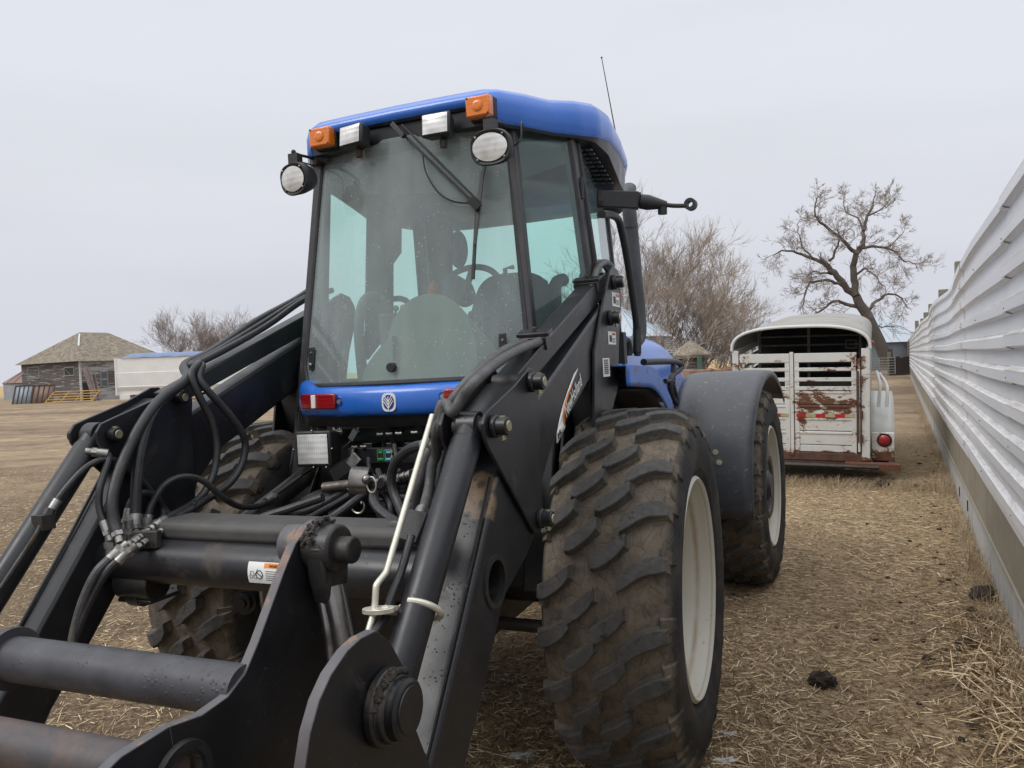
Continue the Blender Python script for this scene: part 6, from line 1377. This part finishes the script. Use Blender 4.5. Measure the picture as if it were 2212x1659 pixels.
for i, (dx, dy, Y, h, st, tw, lb) in enumerate(specs):
    p = wY(0, dx, 780, Y); tree(p.x, Y, h, lb, G, 100+i, depth=5 if h > 7 else 4, stems=st, twig=tw, spread=.75, wander=.12, up=.06, r0=h*.0085)
G2 = 'bare trees beyond the grain trailer'
for i, (dx, Y, h, lb) in enumerate(((408,92,8.6,'left of two rounded bare trees beyond the grain trailer'), (492,94,8.8,'right of two rounded bare trees beyond the grain trailer'))):
    p = wY(0, dx, 825, Y); tree(p.x, Y, h, lb, G2, 400+i, depth=5, stems=7, twig='twig', spread=.95, wander=.10, up=.07, r0=.075)
b = MB(); 
# thin dead weeds in front of the bins
wd_ = empty('dead_weeds', Matrix.Translation((0,0,0)), 'thin pale dead weed stalks in front of the ribbed grain bin', 'weeds'); rnd = random.Random(3); tb, wb = MB(), MB()
for i in range(9):
    p = wY(12, rnd.uniform(430, 700), 1100, 33); grow(wb, wb, Vector((p.x, p.y, 0)), Vector((rnd.gauss(0,.3),0,1)).normalized(), rnd.uniform(1.6,2.6), .016, 2, .12, .03, rnd, 9)
wb.build('stalks', M['twig_pale'], wd_, recalc=False, flat=True)

# ================================================================= BINS AND SHEDS (right)
m = NM('galvanised_steel'); q = m.sep(m.pos()); wv = m.math('SINE', m.math('MULTIPLY', q[2], 62.)); m.set(Base_Color=m.mix(m.noise(2, 6), (.28, .30, .32), (.42, .44, .45)), Roughness=.5, Metallic=.35); m.bump(wv, .9, .03); M['galv'] = m.m
m = NM('pale_roof_steel'); m.set(Base_Color=m.mix(m.noise(1.2, 5), (.33, .38, .43), (.44, .49, .53)), Roughness=.45, Metallic=.25); M['rooftin'] = m.m
def bin_(cx, cy, r, he, hp, wall, roofm, label, ribs=22, seg=36):
    t = empty('grain_bin', Matrix.Translation((cx, cy, 0)), label, 'grain bin'); b = MB(); b.lathe([(0,r),(he,r)], (0,0,0), (0,0,1), seg); b.build('wall', wall, t)
    b = MB(); b.lathe([(he-.05,r+.08),(he,r+.10),(hp,.22),(hp+.12,.22),(hp+.2,0)], (0,0,0), (0,0,1), seg); rf = b.build('roof', roofm, t, angle=25)
    if ribs:
        b = MB()
        for i in range(ribs): a = 2*PI*i/ribs; b.bar(((r+.08)*math.cos(a),(r+.08)*math.sin(a),he+.03),(.24*math.cos(a),.24*math.sin(a),hp+.03),.05,.05)
        b.build('roof_rib', roofm, rf)
    return t
Y = 42; pe = wY(12, 650, 830, Y); pa = wY(12, 205, 600, Y); r_ = pe.x-pa.x; t = bin_(pa.x, Y, r_-.1, pe.z, pa.z, M['galv'], M['rooftin'], 'round ribbed steel grain bin with a cone roof behind the exhaust pipe')
b = MB(); p1, p2 = wY(12, 535, 865, Y-1.7), wY(12, 560, 935, Y-1.7); b.box((p1.x-pa.x, -r_*.93, p2.z), (p2.x-pa.x, -r_*.80, p1.z)); b.build('hatch', M['rusty'], t)
Y = 48; pe = wY(12, 655, 800, Y); pa = wY(12, 520, 722, Y); bin_(pa.x, Y, pe.x-pa.x, pe.z, pa.z, M['galv'], M['rooftin'], 'smaller grain bin with a capped roof showing behind the first bin', 0)
m = NM('old_shingles'); k = m.mapping((1, 1, 1)); m.set(Base_Color=m.mix(m.ramp(m.noise(2.6, 9, .75), [(.4, 0.), (.65, 1.)]), (.135, .112, .078), (.33, .285, .225)), Roughness=.95); m.bump(m.noise(5, 7, .8), .9, .08); M['shingle'] = m.m
m = NM('weathered_boards'); q = m.sep(m.pos()); row = m.math('FRACT', m.math('MULTIPLY', q[2], 6.2)); gap = m.ramp(row, [(0., 1.), (.10, 0.)]); idn = m.n_('ShaderNodeTexWhiteNoise', noise_dimensions='1D'); m.l.new(m.math('FLOOR', m.math('MULTIPLY', q[2], 6.2)), idn.inputs['W'])
n1 = m.noise(1, 7, .7, m.mapping((.45, .45, 9)), .1); n2 = m.noise(1, 8, .75, m.mapping((.38, .38, 6), loc=(4, 2, 0)), .1)
bs = m.mix(idn.outputs[0], (.095, .085, .078), (.17, .155, .145)); bs = m.mix(m.ramp(n1, [(.35, 0.), (.65, 1.)]), bs, (.075, .062, .058)); bs = m.mix(m.math('MULTIPLY', m.ramp(n2, [(.555, 0.), (.585, 1.)]), .75), bs, (.42, .42, .41)); bs = m.mix(m.math('MULTIPLY', gap, .8), bs, (.02, .018, .016))
m.set(Base_Color=bs, Roughness=.9); m.bump(row, .3, .02); M['siding'] = m.m
m = NM('peeling_siding'); q = m.sep(m.pos()); row = m.math('FRACT', m.math('MULTIPLY', q[2], 6.2)); gap = m.ramp(row, [(0., 1.), (.10, 0.)]); n2 = m.noise(1, 8, .75, m.mapping((.38, .38, 6), loc=(1, 7, 3)), .1)
lv = m.ramp(m.math('ABSOLUTE', m.math('SUBTRACT', q[2], 2.0)), [(.5, 0.), (1.7, .11)])
bs = m.mix(m.noise(1, 6, .7, m.mapping((1, 1, 8))), (.075, .062, .058), (.15, .13, .12)); bs = m.mix(m.math('MULTIPLY', m.ramp(m.math('ADD', n2, lv), [(.555, 0.), (.585, 1.)]), .85), bs, (.46, .46, .45)); bs = m.mix(m.math('MULTIPLY', gap, .8), bs, (.02, .018, .016))
m.set(Base_Color=bs, Roughness=.9); m.bump(row, .3, .02); M['siding2'] = m.m
Y = 38; pl, pr, pt_ = wY(12,700,1000,Y), wY(12,935,1000,Y), wY(12,760,862,Y); cxx = (pl.x+pr.x)/2; r_ = (pr.x-pl.x)/2
t = empty('timber_bin', Matrix.Translation((cxx, Y, 0)), 'low weathered timber bin with a sagging shingled cone roof', 'shed'); b = MB(); b.lathe([(0,r_),(pl.z,r_)], (0,0,0), (0,0,1), 12); b.build('wall', M['siding'], t, angle=10)
b = MB(); b.lathe([(pl.z-.12,r_+.35),(pl.z+.02,r_+.38),(pt_.z-.15,.25),(pt_.z,0)], (0,0,0), (0,0,1), 12); b.build('roof', M['shingle'], t, angle=10)
p = wY(12, 895, 1000, 36.); b = MB(); b.box((-.09,-.08,0),(.09,.08,p.z)); o = b.build('green_post', simple('faded_green_paint', (.07,.13,.095), .8, 0, .2, 4), None); o.location = (p.x, 36., 0); tag(o, 'upright faded green post beside the timber bin', 'post')
p = wY(12, 630, 965, 34.); b = MB(); b.cyl((0,0,0),(0,0,p.z),.16,16); b.lathe([(p.z-.05,.22),(p.z+.08,.2),(p.z+.12,0)],(0,0,0),(0,0,1),16); o = b.build('steel_pipe', M['galv'], None); o.location = (p.x, 34., 0); tag(o, 'short grey upright pipe in front of the ribbed bin', 'pipe')
p = wY(12, 1150, 1090, 30); b = MB()
for i in range(60): b.cbox((random.uniform(-1.7,1.7), random.uniform(-.5,.5), random.uniform(.05,p.z)), (random.uniform(.2,.5),random.uniform(.2,.4),random.uniform(.05,.14)), (random.uniform(-.4,.4),random.uniform(-.3,.3),random.uniform(0,3)))
b.box((-1.7,-.6,0),(1.7,.6,max(.2,p.z-.1))); o = b.build('brick_heap', simple('rubble', (.25,.15,.10), .9, 0, .5, 3, .5), None); o.location = (p.x, 30, 0); tag(o, 'low heap of reddish rubble left of the stock trailer', 'rubble')
# long pale shed
Y = 78; A, B_ = wY(12, 1240, 735, Y), wY(16, 705, 580, Y); Ee = wY(16, 720, 735, Y-3.5)
hd = math.degrees(math.atan2(0, 1)); t = empty('metal_shed', Matrix.Translation((A.x, Y, 0)), 'long pale blue-grey metal shed behind the leaning tree', 'shed'); W_ = B_.x-A.x; zr, ze = B_.z, Ee.z
b = MB(); b.box((0,-3.5,0),(W_,3.5,ze)); b.add([(0,-3.5,ze),(0,3.5,ze),(0,0,zr)],[(0,1,2)]); b.add([(W_,-3.5,ze),(W_,3.5,ze),(W_,0,zr)],[(0,1,2)]); b.build('wall', simple('grey_blue_wall', (.20,.225,.25), .6, .1, .08, 2), t, flat=True)
b = MB(); b.add([(-.2,-3.8,ze-.1),(W_+.2,-3.8,ze-.1),(W_+.2,0,zr+.03),(-.2,0,zr+.03),(W_+.2,3.8,ze-.1),(-.2,3.8,ze-.1)],[(0,1,2,3),(3,2,4,5)]); rf = b.build('roof', M['rooftin'], t, flat=True, solid=.05)
b = MB()
for i in range(int(W_/.8)): b.bar((i*.8,-3.8,ze-.05),(i*.8,0,zr+.09),.05,.05)
b.build('roof_rib', M['rooftin'], rf)
# tube gate and dark board fence at the end of the lane
Y = 56.; a, c_ = wY(16, 500, 960, Y), wY(16, 706, 960, Y); W_ = c_.x-a.x; t = empty('tube_gate', Matrix.Translation((a.x, Y, 0)), 'grey tube farm gate closed at the foot of the leaning tree', 'gate'); b = MB()
for i in range(7): b.cyl((0,0,.18+.19*i),(W_,0,.18+.19*i),.026,6)
for x_ in (0, W_*.5, W_): b.cyl((x_,0,.15),(x_,0,1.36),.032,6)
b.cyl((0,0.02,1.3),(W_*.5,0.02,.2),.022,6); b.build('gate_tubes', simple('old_grey_tube', (.30,.29,.27), .6, .2, .2), t)
t = empty('board_fence', Matrix.Translation((c_.x+.1, 57., 0)), 'dark vertical board fence between gate and windbreak', 'fence'); b = MB()
for i in range(9): b.box((i*.26,0,0),(i*.26+.24,.04,1.30+.05*(i%3)))
b.build('boards', simple('dark_boards', (.045,.038,.035), .9), t); 
for x_ in (-.05, 2.2): b = MB(); b.box((x_,.05,0),(x_+.2,.22,1.75)); b.build('post', mwood, t)
p = wY(16, 688, 830, 57.); b = MB(); b.box((-.16,-.1,0),(.16,.1,p.z+.5)); o = b.build('gate_post', simple('dark_post', (.07,.06,.05), .9), None); o.location = (p.x, 57.4, 0); tag(o, 'stout dark post at the right end of the tube gate', 'post')
b = MB(); b.box((-4,0,0),(0,.05,1.35)); o = b.build('dark_windbreak', simple('dark_planks', (.035,.03,.028), .9), None); o.location = (c_.x, 60, 0); tag(o, 'dark plank windbreak standing behind the tube gate', 'fence')

# ================================================================= LEFT SIDE: old house, grain trailer
HM = Matrix.Translation((-41.5, 74, 0)) @ Matrix.Rotation(math.atan2(.845, .534), 4, 'Z')   # x along the right wall, y along the left wall
hs_ = empty('old_house', HM, 'abandoned weathered timber house with a hipped shingle roof', 'house')
LX_, LY_, HE = 9.3, 11.2, 3.92
b = MB(); b.add([(0,0,0),(LX_,0,0),(LX_,0,HE),(0,0,HE)],[(0,1,2,3)]); b.add([(LX_,0,0),(LX_,LY_,0),(LX_,LY_,HE),(LX_,0,HE)],[(0,1,2,3)]); b.build('front_wall', M['siding2'], hs_, flat=True)
b = MB(); b.add([(0,LY_,0),(0,0,0),(0,0,HE),(0,LY_,HE)],[(0,1,2,3)]); b.add([(LX_,LY_,0),(0,LY_,0),(0,LY_,HE),(LX_,LY_,HE)],[(0,1,2,3)]); b.build('side_wall', M['siding'], hs_, flat=True)
o_ = .45; b = MB(); zz = HE-.12; hp_ = 6.95; r1, r2 = (LX_/2-1.5, LY_/2, hp_), (LX_/2+1.5, LY_/2, hp_)
b.add([(-o_,-o_,zz),(LX_+o_,-o_,zz),(LX_+o_,LY_+o_,zz),(-o_,LY_+o_,zz),r1,r2],[(0,1,5,4),(1,2,5),(2,3,4,5),(3,0,4),(0,3,2,1)]); rf = b.build('roof', M['shingle'], hs_, flat=True)
b = MB(); b.bar(Vector((-o_,-o_,zz+.05)).lerp(Vector(r1),.50), Vector((-o_,-o_,zz+.06)).lerp(Vector(r1),.93), .16,.06); b.build('ridge_flashing', simple('pale_flashing', (.5,.53,.53), .5), rf)
b = MB(); b.box((-.09,-.09,0),(.06,.06,HE-.1)); b.build('corner_board', simple('flaking_white_board', (.5,.5,.48), .8, 0, .2, 2, .1, (.14,.12,.11), .5), hs_)
def hwall(k, x, y, face):   # photo point -> wall coordinate (face 'L' is the wall x=0, 'F' the wall y=0)
    Mi = HM.inverted(); o0 = Mi @ camp; d0 = (Mi.to_3x3() @ ray(*D(k, x, y))); t = (-o0.x/d0.x) if face == 'L' else (-o0.y/d0.y); return o0+d0*t
for (face, x0, y0, x1, y1, kind) in (('L',705,690,808,762,'open'),('L',310,690,430,790,'board'),('F',1098,738,1168,882,'sash')):
    a, c_ = hwall(17, x0, y0, face), hwall(17, x1, y1, face); u0, u1 = sorted(((a.y, c_.y) if face == 'L' else (a.x, c_.x))); z1, z0 = a.z, c_.z
    def wb_(b, ua, ub, za, zb, d0, d1): return b.box((-d1, ua, za), (-d0, ub, zb)) if face == 'L' else b.box((ua, -d1, za), (ub, -d0, zb))
    b = MB(); e = .11
    wb_(b,u0-e,u0,z0-e,z1+e,.0,.05); wb_(b,u1,u1+e,z0-e,z1+e,.0,.05); wb_(b,u0,u1,z1,z1+e,.0,.05); wb_(b,u0,u1,z0-e,z0,.0,.06); fr_ = b.build('window', simple('weathered_window_trim', (.24,.235,.22), .9), hs_)
    b = MB(); wb_(b,u0,u1,z0,z1,.003,.012); b.build('pane' if kind != 'board' else 'board_cover', M['ink'] if kind == 'open' else (M['siding'] if kind == 'board' else simple('dull_pane', (.09,.11,.12), .2)), fr_)
    if kind == 'open':
        b = MB(); p, q = ((-.02,u1,z1),(-.02,u0+(u1-u0)*.35,z0)); b.bar(p, q, .03, .09, up=(1,0,0)); b.build('loose_plank', simple('grey_plank', (.22,.21,.2), .9), fr_)
    if kind == 'sash':
        b = MB(); wb_(b,u0,u1,(z0+z1)/2-.04,(z0+z1)/2+.04,.012,.03); b.build('sash_bar', simple('sash_paint', (.4,.4,.38), .8), fr_)
a, c_ = hwall(17, 900, 850, 'F'), hwall(17, 945, 1000, 'F'); b = MB(); b.box((a.x,-.02,0),(c_.x+.3,-.004,a.z)); b.build('doorway', M['ink'], hs_)
G = 'planks leaning on the old house'
for i, (x0, y0, x1, y1, lb) in enumerate(((920,690,1035,1060,'leftmost of three rusty planks leaning on the old house'),(960,690,1050,1060,'middle rusty plank leaning on the old house corner'),(1015,765,1090,1060,'right rusty plank, lowest top of the three on the house'))):
    a = wY(17, x0, y0, 72.5); c_ = gZ(17, x1, y1+25*0); c_ = wY(17, x1, y1, 70.5); c_.z = 0.05; b = MB(); b.bar(Vector((0,0,0)), a-c_, .42, .06, up=(0,-1,0)); o = b.build('leaning_plank', simple('rusty_plank', (.13,.10,.095), .85, 0, .25, 2, .2), None, bevel=.01); o.location = c_; tag(o, lb, 'plank', G)
# leaning corrugated panels
for (x0, x1, y0, y1, cc, lb) in ((150,345,892,1088,(.27,.31,.34),'grey-blue ribbed sheet panel leaning at the far left'), (350,580,888,1080,(.20,.125,.09),'brown rusty ribbed sheet panel next to the yellow gate')):
    Y = 69.5; p0, p1 = wY(17,x0-15,y1,Y), wY(17,x1-15,y1,Y); q0, q1 = wY(17,x0+20,y0,Y+.5), wY(17,x1+10,y0,Y+.5); H_ = q0.z+.05; t = empty('sheet_panel', Matrix.Translation((p0.x, Y, 0)), lb, 'panel'); W_ = p1.x-p0.x; sx_ = (q0.x-p0.x)
    b = MB(); b.add([(0,0,0),(W_,0,0),(W_+sx_,.55,H_),(sx_,.55,H_)],[(0,1,2,3)]); b.build('sheet', simple('panel_sheet', cc, .6, 0, .15, 1.5), t, solid=.03)
    b = MB(); 
    for i in range(5): b.bar((W_*i/4,-.04,0),(W_*i/4+sx_,.51,H_),.07,.06,up=(0,1,0))
    b.bar((sx_,.52,H_),(W_+sx_,.52,H_),.06,.1); b.build('panel_ribs', simple('panel_rust', (.06,.045,.038), .8), t)
# yellow gate panels
Y = 67.5; p0, p1 = wY(17,490,1060,Y), wY(17,1010,1055,Y); H_ = 1.35; t = empty('yellow_gate', Matrix.Translation((p0.x, Y, 0)), 'yellow tube gate panel leaning low in front of the old house', 'gate'); W_ = p1.x-p0.x; b = MB(); zt = wY(17,560,958,Y).z+.05
for i in range(5): f = i/4; b.cyl((.9*f*.7,.5*f,.08+zt*f*.92),(W_+.35*f,.5*f,.08+zt*f*.92),.045,8)
for g_ in (0,.32,.62,.97): b.cyl((W_*g_,0,.06),(W_*g_+.55,.5,zt),.05,8)
b.build('gate_tubes', simple('yellow_paint', (.44,.26,.055), .5, 0, .15, 2), t)
# small bin behind the house
Y = 92; e0, e1 = wY(17,78,855,Y), wY(17,75,1050,Y); pe = wY(17,300,745,Y); r_ = pe.x-e0.x; bin_(pe.x, Y, r_, e0.z, pe.z+.4, M['galv'], simple('red_brown_roof', (.22,.13,.11), .6, 0, .2, 1), 'small blue-grey bin with a rusty red roof half behind the old house', 16)
# grain trailer
Y = 64.; a0 = wY(17, 1325, 590, Y); sc_ = 1; t = empty('grain_trailer', frame((a0.x, Y, 0), 90-4), 'white grain hopper trailer with a rolled blue tarp in the yard', 'trailer')
# local: x = away from the viewer, y = along the trailer (to the right)
TLn = 15.5; zt = a0.z; M['trailer_white'] = simple('trailer_white', (.80,.79,.75), .5, 0, .05, 1.2, .03, (.45,.42,.36), .62)
b = MB(); pr = [(zt, -1.25), (zt-1.15, -1.27), (zt-1.2, -1.29), (zt-2.25, -1.25), (zt-2.35, -1.27), (zt-2.7, -1.12), (zt-3.0, -1.14)]
V = [(-x_, y_, z_) for y_ in (0, TLn) for z_, x_ in [(z_, -x_) for z_, x_ in pr]] ; 
V = [(x_, 0, z_) for z_, x_ in pr]+[(x_, TLn, z_) for z_, x_ in pr]+[(-x_, 0, z_) for z_, x_ in pr]+[(-x_, TLn, z_) for z_, x_ in pr]; n = len(pr)
F = [(i,i+1,n+i+1,n+i) for i in range(n-1)]+[(2*n+i,2*n+i+1,3*n+i+1,3*n+i) for i in range(n-1)]; F += [list(range(n))+list(range(3*n-1,2*n-1,-1)), list(range(n,2*n))+list(range(4*n-1,3*n-1,-1))]
b.add(V, F); b.build('hopper_body', M['trailer_white'], t, flat=True)
b = MB(); b.box((-1.31,-.06,zt-3.9),(-1.1,.05,zt+.05)); b.box((1.1,-.06,zt-3.0),(1.31,.05,zt+.05)); b.box((-1.32,-.05,zt-.12),(-1.24,TLn,zt+.03)); b.box((-1.20,.2,zt-3.35),(1.2,1.0,zt-3.0)); b.build('body_frame', M['trailer_white'], t)
b = MB(); b.grid(lambda u, v: (lerp(-1.33,1.33,v), .45+(TLn-.5)*u, zt+.02+.40*math.sin(PI*v)**.6*(1 if u > .04 else .3+17*u)+.02*math.sin(u*60)), 60, 14); tp_ = b.build('tarp', simple('blue_tarp', (.15,.205,.34), .55, 0, .12, 1.5, .2), t, angle=80)
b = MB()
for k in range(5): b.bar((-1.36,3.0+3*k,zt-.1),(-1.36,3.0+3*k,zt+.2),.1,.05,up=(1,0,0))
b.build('tarp_bow', M['pin'], t)
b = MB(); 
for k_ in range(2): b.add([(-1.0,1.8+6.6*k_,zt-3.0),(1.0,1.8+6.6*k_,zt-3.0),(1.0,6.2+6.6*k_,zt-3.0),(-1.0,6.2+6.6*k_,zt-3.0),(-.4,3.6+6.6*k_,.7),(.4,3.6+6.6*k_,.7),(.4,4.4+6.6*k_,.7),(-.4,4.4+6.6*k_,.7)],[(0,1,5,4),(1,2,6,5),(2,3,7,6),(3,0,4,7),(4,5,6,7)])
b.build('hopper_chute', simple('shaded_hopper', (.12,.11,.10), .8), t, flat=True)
b = MB(); b.box((-1.0,.9,zt-3.25),(-.8,TLn,zt-3.0)); b.box((-.5,1.2,.02),(-.3,1.4,zt-3.0)); b.box((.3,1.2,.02),(.5,1.4,zt-3.0)); b.build('chassis_rail', M['trailer_dark'], t)
for yy in (13.0, 14.3):
    for xx in (-1.0, 1.0): b = MB(); b.lathe([(-.15,.3),(-.15,.48),(.15,.48),(.15,.3)], (xx,yy,.5), (1,0,0), 24, closed=True); wh = b.build('trailer_wheel', M['black_dirty'], t); b = MB(); b.lathe([(0,0),(0,.3)], (xx,yy,.5), (1,0,0), 20); b.build('wheel_rim', M['dullwhite'], wh)
b = MB()
for x_ in (0,.5): b.bar((-1.36,9.9+x_,zt-3.1),(-1.36,9.9+x_,zt-.3),.05,.05,up=(0,1,0))
for i in range(7): b.bar((-1.36,9.9,zt-3+.42*i),(-1.36,10.4,zt-3+.42*i),.04,.04)
b.build('ladder', M['pin'], t)
# unidentified round stub glimpsed under the cab, left of the chassis
p = wY(2, 1800, 870, 17.); b = MB(); b.sphere((0,0,0), (.5,.5,.35), 14, 8); b = MB(); b.cyl((0,0,0),(0,0,.55),.30,20); b.cyl((0,0,.55),(0,0,.60),.33,20); o = b.build('feed_tub', simple('tan_tub', (.22,.17,.12), .8), None); o.location = (p.x, 17., 0); tag(o, 'tan round tub on the ground seen beneath the blue bumper', 'tub')
